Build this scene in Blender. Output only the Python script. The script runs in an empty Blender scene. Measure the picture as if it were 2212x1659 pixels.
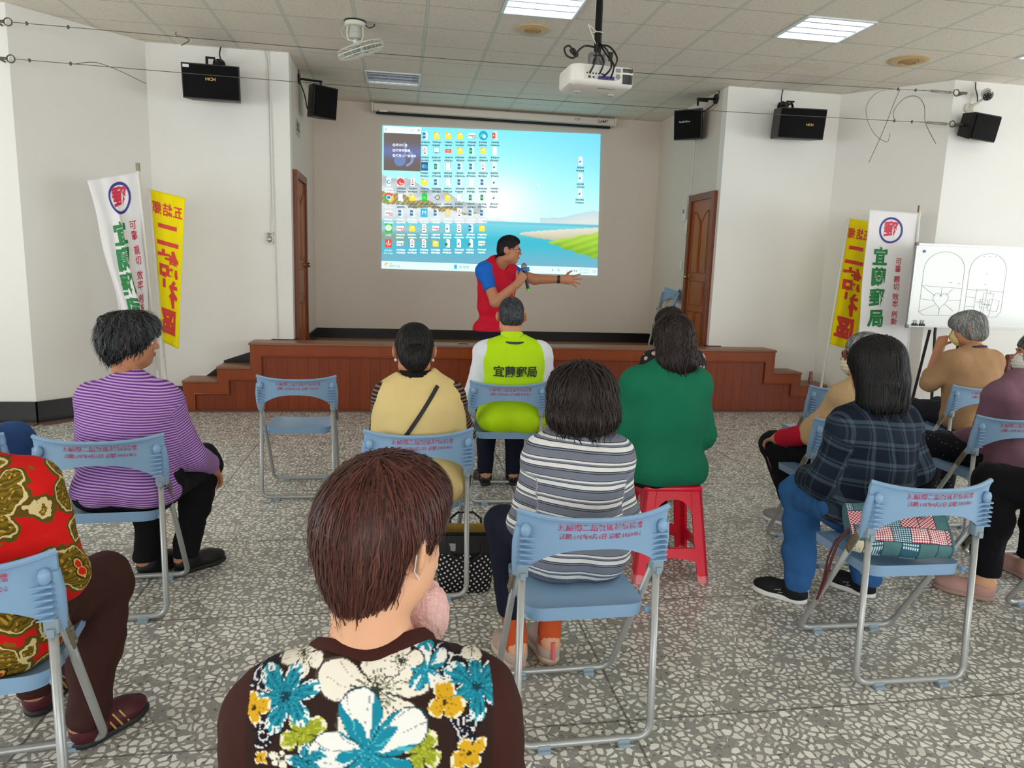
import bpy, math, random
import numpy as np
from mathutils import Vector, Matrix
rnd = random.Random(7)
C = bpy.context.collection
SC = bpy.context.scene
PI = math.pi

# ------------------------------------------------------------------ camera
CAMH = 1.45
def cam_axes(yaw, pitch, roll):
    cy, sy = math.cos(yaw), math.sin(yaw)
    fw = Vector((sy*math.cos(pitch), cy*math.cos(pitch), -math.sin(pitch)))
    rt = Vector((cy, -sy, 0)); up = rt.cross(fw)
    cr, sr = math.cos(roll), math.sin(roll)
    return cr*rt+sr*up, -sr*rt+cr*up, fw
cd = bpy.data.cameras.new('camera')
cd.sensor_fit = 'HORIZONTAL'; cd.sensor_width = 36.0
cd.lens = 1540.38/2212*36.0
cd.clip_start = 0.05; cd.clip_end = 100
co = bpy.data.objects.new('camera', cd); C.objects.link(co)
r_, u_, f_ = cam_axes(math.radians(9.0718), math.radians(9.4717), math.radians(1.87245))
M = Matrix((( r_.x, u_.x, -f_.x, 0.0), (r_.y, u_.y, -f_.y, 0.0), (r_.z, u_.z, -f_.z, CAMH), (0, 0, 0, 1)))
co.matrix_world = M
SC.camera = co
# ------------------------------------------------------------------ world, light, exposure
w = bpy.data.worlds.new('world'); SC.world = w; w.use_nodes = True
w.node_tree.nodes['Background'].inputs[0].default_value = (0.86, 0.93, 1.0, 1)
w.node_tree.nodes['Background'].inputs[1].default_value = 1.0
SC.view_settings.view_transform = 'Standard'; SC.view_settings.look = 'None'
SC.view_settings.gamma = 1.0; SC.view_settings.use_curve_mapping = False
SC.view_settings.exposure = 0.40
SC.cycles.max_bounces = 8; SC.cycles.diffuse_bounces = 5
SC.cycles.use_denoising = True
SC.cycles.sample_clamp_indirect = 6.0
def area(name, loc, size, rot, power, col):
    l = bpy.data.lights.new(name, 'AREA'); l.shape = 'RECTANGLE'; l.size, l.size_y = size
    l.energy = power; l.color = col
    o = bpy.data.objects.new(name, l); C.objects.link(o); o.location = loc; o.rotation_euler = rot
    return o
# daylight coming in through the window bands of the two side walls and of the wall behind
WIN_L, WIN_R, WIN_B = 170.0, 168.0, 190.0
area('daylight_left', (-6.16, 0.9, 1.75), (8.4, 1.7), (PI/2+.35, 0, -PI/2), WIN_L, (0.93, 0.97, 1.0))
area('daylight_right', (8.41, 0.9, 1.75), (8.4, 1.7), (PI/2+.35, 0, PI/2), WIN_R, (0.93, 0.97, 1.0))
area('daylight_back', (1.1, -5.16, 1.75), (9.0, 1.7), (PI/2+.35, 0, 0), WIN_B, (0.95, 0.98, 1.0))
LAMP = 9.0       # emission of the ceiling troffers

# ------------------------------------------------------------------ helpers
def lin(h):
    if isinstance(h, str):
        h = h.lstrip('#'); c = [int(h[i:i+2], 16)/255 for i in (0, 2, 4)]
    else: c = h
    return tuple((x/12.92 if x <= 0.04045 else ((x+0.055)/1.055)**2.4) for x in c)
class NT:
    def __init__(s, name):
        s.m = bpy.data.materials.new(name); s.m.use_nodes = True
        s.t = s.m.node_tree; s.n = s.t.nodes; s.b = s.n['Principled BSDF']
    def N(s, typ, **kw):
        n = s.n.new(typ)
        for k, v in kw.items(): setattr(n, k, v)
        return n
    def L(s, a, b): s.t.links.new(a, b)
    def val(s, sock, v):
        if hasattr(v, 'is_output') or isinstance(v, bpy.types.NodeSocket): s.L(v, sock)
        else: sock.default_value = v
    def math(s, op, a, b=0.0, clamp=False):
        n = s.N('ShaderNodeMath', operation=op, use_clamp=clamp); s.val(n.inputs[0], a); s.val(n.inputs[1], b); return n.outputs[0]
    def mix(s, f, a, b):
        n = s.N('ShaderNodeMix', data_type='RGBA'); s.val(n.inputs[0], f)
        s.val(n.inputs[6], a if not isinstance(a, tuple) else (*a, 1)); s.val(n.inputs[7], b if not isinstance(b, tuple) else (*b, 1)); return n.outputs[2]
    def attr(s, name): return s.N('ShaderNodeAttribute', attribute_name=name)
    def obj(s): return s.N('ShaderNodeTexCoord').outputs['Object']
    def noise(s, scale, vec=None, detail=3.0, rough=0.5, dist=0.0):
        n = s.N('ShaderNodeTexNoise'); n.inputs['Scale'].default_value = scale; n.inputs['Detail'].default_value = detail
        n.inputs['Roughness'].default_value = rough; n.inputs['Distortion'].default_value = dist
        if vec is not None: s.L(vec, n.inputs['Vector'])
        return n
    def vor(s, scale, vec=None, feature='F1', rand=1.0, dim='3D'):
        n = s.N('ShaderNodeTexVoronoi', feature=feature, voronoi_dimensions=dim); n.inputs['Scale'].default_value = scale
        n.inputs['Randomness'].default_value = rand
        if vec is not None: s.L(vec, n.inputs['Vector'])
        return n
    def ramp(s, fac, stops, interp='LINEAR'):
        n = s.N('ShaderNodeValToRGB'); r = n.color_ramp; r.interpolation = interp
        while len(r.elements) < len(stops): r.elements.new(0.5)
        for e, (p, c) in zip(r.elements, stops):
            e.position = p; e.color = (*c, 1) if isinstance(c, tuple) and len(c) == 3 else c
        s.L(fac, n.inputs[0]); return n.outputs[0]
    def mapv(s, vec, scale=(1, 1, 1), rot=(0, 0, 0), loc=(0, 0, 0)):
        n = s.N('ShaderNodeMapping'); n.inputs['Scale'].default_value = scale; n.inputs['Rotation'].default_value = rot; n.inputs['Location'].default_value = loc
        s.L(vec, n.inputs['Vector']); return n.outputs[0]
    def sep(s, vec):
        n = s.N('ShaderNodeSeparateXYZ'); s.L(vec, n.inputs[0]); return n.outputs
    def bump(s, h, strength=0.3, dist=0.002):
        n = s.N('ShaderNodeBump'); n.inputs['Strength'].default_value = strength; n.inputs['Distance'].default_value = dist
        s.L(h, n.inputs['Height']); s.L(n.outputs[0], s.b.inputs['Normal'])
    def color(s, c): s.val(s.b.inputs['Base Color'], (*c, 1) if isinstance(c, tuple) else c)
    def done(s, rough=0.5, spec=0.5, metal=0.0):
        s.b.inputs['Roughness'].default_value = rough; s.b.inputs['Specular IOR Level'].default_value = spec; s.b.inputs['Metallic'].default_value = metal
        return s.m
_mc = {}
def mat(name, col, rough=0.5, spec=0.5, metal=0.0, var=0.06, vs=30.0, bump=0.0, bs=400.0, trans=0.0):
    if name in _mc: return _mc[name]
    t = NT(name); c = lin(col)
    if var > 0:
        nz = t.noise(vs, t.obj())
        lo = tuple(x*(1-var) for x in c); hi = tuple(min(1, x*(1+var)) for x in c)
        t.color(t.mix(nz.outputs[0], lo, hi))
    else: t.color(c)
    if bump > 0: t.bump(t.noise(bs, t.obj(), 2).outputs[0], bump, 0.002)
    _mc[name] = t.done(rough, spec, metal); return _mc[name]
def emit(name, col, strength):
    if name in _mc: return _mc[name]
    t = NT(name); t.color((0.0, 0.0, 0.0)); t.b.inputs['Emission Color'].default_value = (*lin(col), 1); t.b.inputs['Emission Strength'].default_value = strength
    _mc[name] = t.done(0.6, 0.1); return _mc[name]

def tag(o, label=None, cat=None, group=None, kind=None):
    if label: o['label'] = label
    if cat: o['category'] = cat
    if group: o['group'] = group
    if kind: o['kind'] = kind
    return o
def empty(name, loc=(0, 0, 0), rz=0.0):
    o = bpy.data.objects.new(name, None); C.objects.link(o); o.location = loc; o.rotation_euler = (0, 0, rz); o.empty_display_size = 0.05
    return o
class MB:
    """collects shapes into one mesh"""
    def __init__(s): s.v = []; s.f = []; s.m = []; s.c = []
    def add(s, vs, fs, mi=0, col=None):
        b = len(s.v); s.v += [tuple(p) for p in vs]
        for f in fs: s.f.append(tuple(b+i for i in f)); s.m.append(mi); s.c.append(col)
        return s
    def box(s, c, d, mi=0, R=None, col=None):
        hx, hy, hz = d[0]/2, d[1]/2, d[2]/2
        P = [Vector((x*hx, y*hy, z*hz)) for x in (-1, 1) for y in (-1, 1) for z in (-1, 1)]
        if R is not None: P = [R @ p for p in P]
        P = [p+Vector(c) for p in P]
        return s.add(P, [(0, 1, 3, 2), (4, 6, 7, 5), (0, 4, 5, 1), (2, 3, 7, 6), (0, 2, 6, 4), (1, 5, 7, 3)], mi, col)
    def rbox(s, c, d, r=0.01, n=3, mi=0, R=None):
        """box with rounded vertical edges and softened rims (in its own z)"""
        hx, hy, hz = d[0]/2, d[1]/2, d[2]/2; r = min(r, hx*.99, hy*.99, hz*.99)
        rings = []
        for k in range(2*n+2):
            if k <= n: a = k/n*PI/2; z = -hz+r-r*math.cos(a); off = r-r*math.sin(a)
            else: a = (k-n-1)/n*PI/2; z = hz-r+r*math.sin(a); off = r-r*math.cos(a)
            ring = []
            for (sx, sy, a0) in ((1, 1, 0), (-1, 1, PI/2), (-1, -1, PI), (1, -1, 3*PI/2)):
                for j in range(n+1):
                    t = a0+j/n*PI/2
                    ring.append(Vector((sx*(hx-r)+(r-off)*math.cos(t), sy*(hy-r)+(r-off)*math.sin(t), z)))
            rings.append(ring)
        m = len(rings[0]); P = [p for q in rings for p in q]
        F = []
        for k in range(len(rings)-1):
            for j in range(m): F.append((k*m+j, k*m+(j+1) % m, (k+1)*m+(j+1) % m, (k+1)*m+j))
        F.append(tuple(range(m-1, -1, -1))); F.append(tuple((len(rings)-1)*m+j for j in range(m)))
        if R is not None: P = [R @ p for p in P]
        return s.add([p+Vector(c) for p in P], F, mi)
    def cyl(s, a, b, r, r2=None, n=16, mi=0, cap=True):
        return s.tube([a, b], r, n, mi, cap, r2)
    def tube(s, path, r, n=10, mi=0, cap=True, r2=None, closed=False):
        P = [Vector(p) for p in path]; L = len(P); vs = []; prev = None
        for i, p in enumerate(P):
            if closed: t = (P[(i+1) % L]-P[i-1])
            else: t = (P[min(i+1, L-1)]-P[max(i-1, 0)])
            if t.length < 1e-9: t = Vector((0, 0, 1))
            t.normalize()
            if prev is None:
                u = t.cross(Vector((0, 0, 1)));
                if u.length < 1e-3: u = t.cross(Vector((1, 0, 0)))
            else: u = prev-t*prev.dot(t)
            u.normalize(); prev = u; w_ = t.cross(u)
            rr = r if not callable(r) else r(i/(L-1))
            if r2 is not None: rr = r+(r2-r)*i/(L-1)
            for j in range(n):
                a = 2*PI*j/n; vs.append(p+(u*math.cos(a)+w_*math.sin(a))*rr)
        F = []
        for i in range(L if closed else L-1):
            k = (i+1) % L
            for j in range(n): F.append((i*n+j, i*n+(j+1) % n, k*n+(j+1) % n, k*n+j))
        if cap and not closed: F += [tuple(range(n-1, -1, -1)), tuple((L-1)*n+j for j in range(n))]
        return s.add(vs, F, mi)
    def lathe(s, prof, c=(0, 0, 0), n=24, mi=0, R=None):
        vs = []; F = []
        for (r, z) in prof:
            for j in range(n): a = 2*PI*j/n; vs.append(Vector((r*math.cos(a), r*math.sin(a), z)))
        for i in range(len(prof)-1):
            for j in range(n): F.append((i*n+j, i*n+(j+1) % n, (i+1)*n+(j+1) % n, (i+1)*n+j))
        F += [tuple(range(n-1, -1, -1)), tuple((len(prof)-1)*n+j for j in range(n))]
        if R is not None: vs = [R @ p for p in vs]
        return s.add([p+Vector(c) for p in vs], F, mi)
    def sph(s, c, r, n=12, mi=0, R=None):
        if not hasattr(r, '__len__'): r = (r, r, r)
        vs = []; F = []; m = n
        for i in range(n//2+1):
            t = PI*i/(n//2)
            for j in range(m):
                a = 2*PI*j/m; p = Vector((r[0]*math.sin(t)*math.cos(a), r[1]*math.sin(t)*math.sin(a), r[2]*math.cos(t)))
                vs.append((R @ p if R is not None else p)+Vector(c))
        for i in range(n//2):
            for j in range(m): F.append((i*m+j, (i+1)*m+j, (i+1)*m+(j+1) % m, i*m+(j+1) % m))
        return s.add(vs, F, mi)
    def prism(s, pts, a, b, axis='y', mi=0, col=None):
        """polygon (2D list) swept from a to b along an axis; 2D coords fill the other two axes in order"""
        def P(p, t): return {'x': (t, p[0], p[1]), 'y': (p[0], t, p[1]), 'z': (p[0], p[1], t)}[axis]
        n = len(pts); vs = [P(p, a) for p in pts]+[P(p, b) for p in pts]
        F = [tuple(range(n)), tuple(range(2*n-1, n-1, -1))]+[(i, i+n, (i+1) % n+n, (i+1) % n) for i in range(n)]
        return s.add(vs, F, mi, col)
    def grid(s, fn, nu, nv, mi=0, col=None):
        vs = [fn(i/nu, j/nv) for j in range(nv+1) for i in range(nu+1)]; w_ = nu+1
        return s.add(vs, [(j*w_+i, j*w_+i+1, (j+1)*w_+i+1, (j+1)*w_+i) for j in range(nv) for i in range(nu)], mi, col)
    def mesh(s, name, mats, smooth=False, angle=None, fix=True):
        me = bpy.data.meshes.new(name); me.from_pydata([tuple(v) for v in s.v], [], s.f)
        for m_ in (mats if isinstance(mats, (list, tuple)) else [mats]): me.materials.append(m_)
        me.polygons.foreach_set('material_index', s.m)
        if any(c is not None for c in s.c):
            ca = me.color_attributes.new('Col', 'FLOAT_COLOR', 'CORNER'); buf = []
            for p, c in zip(me.polygons, s.c): buf += [*(c or (1, 1, 1)), 1.0]*p.loop_total
            ca.data.foreach_set('color', buf)
        if fix:
            import bmesh
            bm = bmesh.new(); bm.from_mesh(me); bmesh.ops.recalc_face_normals(bm, faces=bm.faces); bm.to_mesh(me); bm.free()
        if smooth:
            me.shade_smooth()
            if angle: me.set_sharp_from_angle(angle=math.radians(angle))
        me.update(); return me
    def build(s, name, mats, parent=None, loc=None, smooth=False, angle=40, fix=True):
        o = bpy.data.objects.new(name, s.mesh(name, mats, smooth, angle, fix)); C.objects.link(o)
        if parent is not None: o.parent = parent
        if loc is not None: o.location = loc
        return o
def link(name, me, parent=None):
    o = bpy.data.objects.new(name, me); C.objects.link(o)
    if parent is not None: o.parent = parent
    return o
def arc_path(pts, r, n=5):
    """polyline with rounded corners"""
    P = [Vector(p) for p in pts]; out = [P[0]]
    for i in range(1, len(P)-1):
        a = (P[i-1]-P[i]); b = (P[i+1]-P[i]); d = min(r, a.length*.48, b.length*.48); a.normalize(); b.normalize()
        A, B = P[i]+a*d, P[i]+b*d
        for k in range(n+1):
            t = k/n; out.append(A*(1-t)**2+P[i]*2*t*(1-t)+B*t*t)
    return out+[P[-1]]
def text_data(body, size=1.0, bold=0.0, align='CENTER', res=3, spacing=1.0):
    """triangulated lettering in the xy plane: (verts, faces)"""
    c = bpy.data.curves.new('lettering', 'FONT'); c.body = body; c.size = size; c.align_x = align; c.align_y = 'CENTER'; c.resolution_u = res; c.offset = bold
    c.space_character = spacing
    o = bpy.data.objects.new('lettering', c); C.objects.link(o)
    dg = bpy.context.evaluated_depsgraph_get(); e = o.evaluated_get(dg); me = bpy.data.meshes.new_from_object(e, depsgraph=dg)
    V = [tuple(v.co) for v in me.vertices]; F = [tuple(p.vertices) for p in me.polygons]
    bpy.data.objects.remove(o); bpy.data.curves.remove(c); bpy.data.meshes.remove(me)
    return V, F
def put_text(mb, body, size, fn, mi=0, bold=0.0, align='CENTER', ox=0.0, oy=0.0, sx=1.0, sy=1.0, col=None, res=3, spacing=1.0):
    V, F = text_data(body, size, bold, align, res, spacing)
    mb.add([fn(ox+v[0]*sx, oy+v[1]*sy) for v in V], F, mi, col)
# ------------------------------------------------------------------ the hall
CZ = 3.313                      # ceiling height
GX, GY, TX, TY = -2.558, 6.173, 0.549, 0.4945   # ceiling tile grid
XL, XR = -1.033, 3.284          # stage recess
YP, YB, YF = 7.23, 9.14, 6.95   # pillar plane, stage back wall, stage front
LX, RX, BY = -6.0, 8.25, -5.0   # outer walls
SF = 0.48                       # stage floor

def wall_mat(name, col):
    t = NT(name); o = t.obj(); c = lin(col)
    n1 = t.noise(1.3, o, 4); n2 = t.noise(60, o, 2)
    k = t.math('MULTIPLY', n1.outputs[0], 1.0)
    t.color(t.mix(k, tuple(x*0.95 for x in c), tuple(min(1, x*1.04) for x in c)))
    t.bump(n2.outputs[0], 0.12, 0.003)
    return t.done(0.6, 0.3)
W_WHITE = wall_mat('white_wall_paint', '#eae8e2')
W_STAGE = wall_mat('stage_wall_paint', '#dacfc2')
def m_floor():
    t = NT('terrazzo'); o = t.obj()
    d = t.noise(22, o, 2); vm = t.N('ShaderNodeVectorMath', operation='MULTIPLY_ADD'); t.L(d.outputs['Color'], vm.inputs[0])
    vm.inputs[1].default_value = (0.03, 0.03, 0.0); t.L(o, vm.inputs[2]); v = t.mapv(vm.outputs[0], (1, 1, 0))
    ve = t.vor(36, v, 'DISTANCE_TO_EDGE', 1.0, '2D'); vc = t.vor(36, v, 'F1', 1.0, '2D')
    sc = t.sep(vc.outputs['Color'])
    keep = t.math('GREATER_THAN', sc[0], 0.14)
    thr = t.math('ADD', t.math('MULTIPLY', sc[1], 0.17), 0.105)
    chip = t.math('MULTIPLY', t.math('GREATER_THAN', ve.outputs['Distance'], thr), keep)
    chipc = t.ramp(sc[2], [(0, lin('#cfccc0')), (0.3, lin('#e4e1d5')), (0.7, lin('#eeebe0')), (1, lin('#f6f4ea'))])
    v2e = t.vor(95, v, 'DISTANCE_TO_EDGE', 1.0, '2D'); v2c = t.vor(95, v, 'F1', 1.0, '2D'); s2 = t.sep(v2c.outputs['Color'])
    small = t.math('MULTIPLY', t.math('GREATER_THAN', v2e.outputs['Distance'], 0.14), t.math('GREATER_THAN', s2[0], 0.62))
    base = t.mix(t.noise(5, o, 4).outputs[0], lin('#8c8a84'), lin('#a19f98'))
    base = t.mix(t.math('MULTIPLY', small, 0.8), base, t.ramp(s2[1], [(0, lin('#4c4c4a')), (0.4, lin('#8f8b80')), (1, lin('#c2bfb0'))]))
    col = t.mix(chip, base, chipc)
    x, y, z = t.sep(o)
    def joint(c, per, off):
        f = t.math('FRACT', t.math('DIVIDE', t.math('SUBTRACT', c, off), per))
        return t.math('LESS_THAN', t.math('ABSOLUTE', t.math('SUBTRACT', f, 0.5)), 0.0045/per)
    j = t.math('MAXIMUM', joint(x, 1.84, 0.74-0.92), joint(y, 0.82, 2.02-0.41))
    col = t.mix(t.math('MULTIPLY', j, 0.75), col, lin('#5b5850'))
    t.color(col)
    return t.done(0.24, 0.4)
def m_ceiling():
    t = NT('mineral_fibre_tiles'); o = t.obj(); x, y, z = t.sep(o)
    def line(c, off, per, wd):
        f = t.math('FRACT', t.math('DIVIDE', t.math('SUBTRACT', c, off), per))
        return t.math('GREATER_THAN', t.math('ABSOLUTE', t.math('SUBTRACT', f, 0.5)), 0.5-wd/per)
    lx = line(x, GX, TX, 0.011); ly = line(y, GY, TY, 0.0035); ly2 = line(y, GY, TY, 0.011)
    sp = t.noise(75, o, 2, 0.7); spk = t.math('GREATER_THAN', sp.outputs[0], 0.60)
    big = t.noise(0.8, o, 3).outputs[0]
    st = t.vor(1.8207, t.mapv(o, (1, 1, 0)), 'F1', 0)
    tile = t.mix(big, lin('#ded6c8'), lin('#e8e0d2'))
    tile = t.mix(t.math('MULTIPLY', spk, 0.40), tile, lin('#a8a39a'))
    stain = t.math('GREATER_THAN', t.noise(1.1, o, 4, 0.6).outputs[0], 0.64)
    tile = t.mix(t.math('MULTIPLY', stain, 0.15), tile, lin('#c0a070'))
    c = t.mix(t.math('MULTIPLY', ly2, 0.3), tile, lin('#d8dcd2'))
    c = t.mix(t.math('MULTIPLY', ly, 0.75), c, lin('#6f6c62'))
    c = t.mix(t.math('MULTIPLY', lx, 0.85), c, lin('#c8cec2'))
    edge = t.math('SUBTRACT', line(x, GX, TX, 0.0145), lx)
    c = t.mix(t.math('MULTIPLY', edge, 0.45), c, lin('#7c7a70'))
    t.color(c)
    h = t.math('SUBTRACT', 1.0, spk); t.bump(h, 0.4, 0.002)
    return t.done(0.8, 0.2)
def m_wood(name, c1, c2, planks=None, rough=0.35):
    t = NT(name); o = t.obj(); x, y, z = t.sep(o)
    g = t.noise(3.0, t.mapv(o, (9, 9, 0.8)), 5, 0.6, 0.4)
    c = t.mix(g.outputs[0], lin(c1), lin(c2))
    if planks:
        i = t.math('FLOOR', t.math('DIVIDE', x, planks)); wn = t.N('ShaderNodeTexWhiteNoise', noise_dimensions='1D'); t.L(i, wn.inputs['W'])
        c = t.mix(t.math('MULTIPLY', wn.outputs['Value'], 0.45), c, lin(c1))
        f = t.math('FRACT', t.math('DIVIDE', x, planks)); gap = t.math('LESS_THAN', f, 0.035)
        c = t.mix(t.math('MULTIPLY', gap, 0.75), c, tuple(q*0.25 for q in lin(c1)))
        kn = t.vor(4.2, t.mapv(o, (1.4, 1, 1)), 'F1'); knot = t.math('LESS_THAN', kn.outputs['Distance'], 0.055)
        c = t.mix(t.math('MULTIPLY', knot, 0.6), c, lin('#2e0f04'))
        t.bump(t.math('SUBTRACT', 1.0, gap), 0.6, 0.004)
    t.color(c); return t.done(rough, 0.4)
FLOOR_M, CEIL_M = m_floor(), m_ceiling()
WOOD_P = m_wood('red_brown_boards', '#6c280b', '#933f10', 0.096)
WOOD_T = m_wood('red_brown_trim', '#7a320d', '#984513')
WOOD_TOP = m_wood('worn_brown_tread', '#7d5238', '#93644a')
WOOD_DOOR = m_wood('orange_brown_door_wood', '#8f4a18', '#a85c24', None, 0.35)
WOOD_FR = m_wood('door_frame_wood', '#6e3316', '#82421f')
WOOD_ST = m_wood('stage_floor_boards', '#93693c', '#a87b4a')
BLACK_B = mat('black_skirting_tile', '#141213', 0.25, 0.5, var=0.1)
BR_B = mat('brown_border_terrazzo', '#6b5047', 0.4)

o = MB().box(((LX+RX)/2, (BY+9.4)/2, -0.05), (RX-LX+.4, 9.4-BY+.4, 0.1)).build('floor', FLOOR_M); tag(o, kind='structure')
# ceiling of square cells, with openings left for the recessed lights
LIGHTS = [(6, -2, 1), (10, -2, 1), (4, 3, 0), (2, -2, 1), (14, -2, 1), (2, -8, 1), (6, -8, 1), (10, -8, 1), (14, -8, 1), (4, -14, 1), (8, -14, 1), (12, -14, 1)]  # those out of view are added to light the hall
holes = {(i, j) for i, j, k in LIGHTS}
mb = MB(); i0, i1 = -7, 21; j0, j1 = -23, 7
for i in range(i0, i1):
    for j in range(j0, j1):
        if (i, j) in holes: continue
        x0, y0 = GX+i*TX, GY+j*TY; x1, y1 = x0+TX, y0+TY
        mb.add([(x0, y0, CZ), (x0, y1, CZ), (x1, y1, CZ), (x1, y0, CZ)], [(0, 1, 2, 3)])
tag(mb.build('ceiling', CEIL_M, fix=False), kind='structure')
def wall(name, pts, z0, z1, m, th=0.12):
    """upright wall slab along a polyline of two points; thickness to the left of its direction"""
    a, b = Vector(pts[0]), Vector(pts[1]); d = (b-a).normalized(); n = Vector((-d.y, d.x))*th
    q = [a, b, b+n, a+n]
    return tag(MB().prism([tuple(p) for p in q], z0, z1, 'z').build(name, m), kind='structure')
CLp, CLq = (-2.273, YP), (-3.016, 6.42)
CRp, CRq = (4.535, YP), (5.18, 6.42)
wall('wall_stage_back', ((XL, YB), (XR, YB)), 0, CZ+.05, W_STAGE)
wall('wall_stage_left', ((XL, YP+.12), (XL, YB+.12)), 0, CZ+.05, W_STAGE)
wall('wall_stage_right', ((XR, YB+.12), (XR, YP+.12)), 0, CZ+.05, W_STAGE)
wall('wall_pillar_left', (CLp, (XL, YP)), 0, CZ+.05, W_WHITE)
wall('wall_pillar_right', ((XR, YP), CRp), 0, CZ+.05, W_WHITE)
wall('wall_corner_left', (CLq, CLp), 0, CZ+.05, W_WHITE)
wall('wall_corner_right', (CRp, CRq), 0, CZ+.05, W_WHITE)
wall('wall_front_left', ((LX, 6.42), CLq), 0, CZ+.05, W_WHITE)
wall('wall_front_right', (CRq, (RX, 6.42)), 0, CZ+.05, W_WHITE)
def window_wall(name, ax, pos, a0, a1, w0, w1, out):
    mb = MB()
    def bx(u0, u1, z0, z1):
        if ax == 'x': mb.box((pos+out*.06, (u0+u1)/2, (z0+z1)/2), (.12, u1-u0, z1-z0))
        else: mb.box(((u0+u1)/2, pos+out*.06, (z0+z1)/2), (u1-u0, .12, z1-z0))
    bx(a0, a1, 0, .88); bx(a0, a1, 2.62, CZ+.05); bx(a0, w0, .88, 2.62); bx(w1, a1, .88, 2.62)
    tag(mb.build(name, W_WHITE), kind='structure')
    fr = MB(); n = 6
    for k in range(n+1):
        u = w0+(w1-w0)*k/n
        c = (pos+out*.06, u, 1.75) if ax == 'x' else (u, pos+out*.06, 1.75)
        fr.box(c, (.05, .05, 1.74))
    for z in (.905, 1.75, 2.595):
        c = (pos+out*.06, (w0+w1)/2, z) if ax == 'x' else ((w0+w1)/2, pos+out*.06, z)
        fr.box(c, (.05, w1-w0, .05) if ax == 'x' else (w1-w0, .05, .05))
    return fr
ALU = mat('window_aluminium', '#b9bbbb', 0.4, metal=0.6)
tag(window_wall('wall_left', 'x', LX, BY, 6.54, -3.3, 5.1, -1).build('window_1', ALU), kind='structure')
tag(window_wall('wall_right', 'x', RX, BY, 6.54, -3.3, 5.1, 1).build('window_2', ALU), kind='structure')
tag(window_wall('wall_back', 'y', BY, LX-.12, RX+.12, -3.4, 5.6, -1).build('window_3', ALU), kind='structure')
# skirtings
def skirt(name, pts, z0, z1, th=0.018, m=BLACK_B):
    mb = MB()
    for a, b in zip(pts[:-1], pts[1:]):
        a, b = Vector(a), Vector(b); d = (b-a).normalized(); n = Vector((d.y, -d.x))*th
        mb.prism([tuple(p) for p in (a, b, b+n, a+n)], z0, z1, 'z')
    return tag(mb.build(name, m), kind='structure')
skirt('baseboard_left', [(LX, 6.42), CLq, CLp, (-2.0, YP)], 0.0, 0.19)
skirt('baseboard_right', [CRp, CRq, (RX, 6.42)], 0.0, 0.19)
skirt('baseboard_stage', [(XL, 8.14), (XL, YB), (XR, YB), (XR, 7.98)], SF, SF+.125)
skirt('baseboard_pillar_left', [(-1.24, YP), (XL, YP), (XL, 7.34)], .60, .662)
skirt('baseboard_pillar_right', [(XR, 7.28), (XR, YP), (3.42, YP)], .60, .662)
tag(MB().prism([(-1.99, .19), (-1.69, .425), (-1.69, .30), (-1.99, .10)], YP-.017, YP, 'y').prism([(-1.69, .425+.02), (-1.39, .55), (-1.39, .40), (-1.69, .28)], YP-.017, YP, 'y').build('baseboard_stairs_left', BLACK_B), kind='structure')
skirt('trim_1', [(LX, 6.40), (-3.0, 6.40), (-2.25, 7.205), (-2.02, 7.205)], 0.0, 0.012, 0.10, BR_B)
tag(MB().box(((-2.0+4.53)/2, YF-.035, .006), (6.53, .075, .012)).build('trim_2', BR_B), kind='structure')

# ------------------------------------------------------------------ stage with stepped ends
st = empty('stage', (1.25, YF, 0)); tag(st, 'red-brown boarded wooden stage with a raised lip and three-stepped ends', 'stage')
def off(p): return [(x-1.25, z) for x, z in p]
xs = [-2.0, -1.69, -1.39, 3.904, 4.219, 4.53]; zs = [.293, .425, .655]
outline = [(xs[0], 0), (xs[5], 0), (xs[5], zs[0]), (xs[4], zs[0]), (xs[4], zs[1]), (xs[3], zs[1]), (xs[3], zs[2]), (xs[2], zs[2]), (xs[2], zs[1]), (xs[1], zs[1]), (xs[1], zs[0]), (xs[0], zs[0])]
MB().prism(off([(x, min(z, z-.02) if z > 0 else 0) for x, z in outline]), .0, YP-YF-.002, 'y').build('front_panel', WOOD_P, st)
tr = MB(); T = .105
def tb(x0, x1, z0, z1): tr.box(((x0+x1)/2-1.25, -.006, (z0+z1)/2), (x1-x0, .012, z1-z0))
lv = [(xs[0], xs[1], zs[0]), (xs[1], xs[2], zs[1]), (xs[2], xs[3], zs[2]), (xs[3], xs[4], zs[1]), (xs[4], xs[5], zs[0])]
tb(xs[0], xs[0]+T, 0, zs[0]-.02); tb(xs[5]-T, xs[5], 0, zs[0]-.02)
tb(xs[0]+T, xs[1]+T, zs[0]-.02-T, zs[0]-.02); tb(xs[1], xs[1]+T, zs[0]-.02, zs[1]-.02); tb(xs[1]+T, xs[2]+T, zs[1]-.02-T, zs[1]-.02)
tb(xs[2], xs[2]+T, zs[1]-.02, zs[2]-.02); tb(xs[2]+T, xs[3]-T, zs[2]-.02-T, zs[2]-.02)
tb(xs[3]-T, xs[3], zs[1]-.02, zs[2]-.02); tb(xs[3]-T, xs[4]-T, zs[1]-.02-T, zs[1]-.02); tb(xs[4]-T, xs[4], zs[0]-.02, zs[1]-.02); tb(xs[4]-T, xs[5]-T, zs[0]-.02-T, zs[0]-.02)
tr.build('stepped_border', WOOD_T, st)
bd = MB()
def bead(pts): bd.tube([(x-1.25, -.014, z) for x, z in pts], .008, 8)
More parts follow.
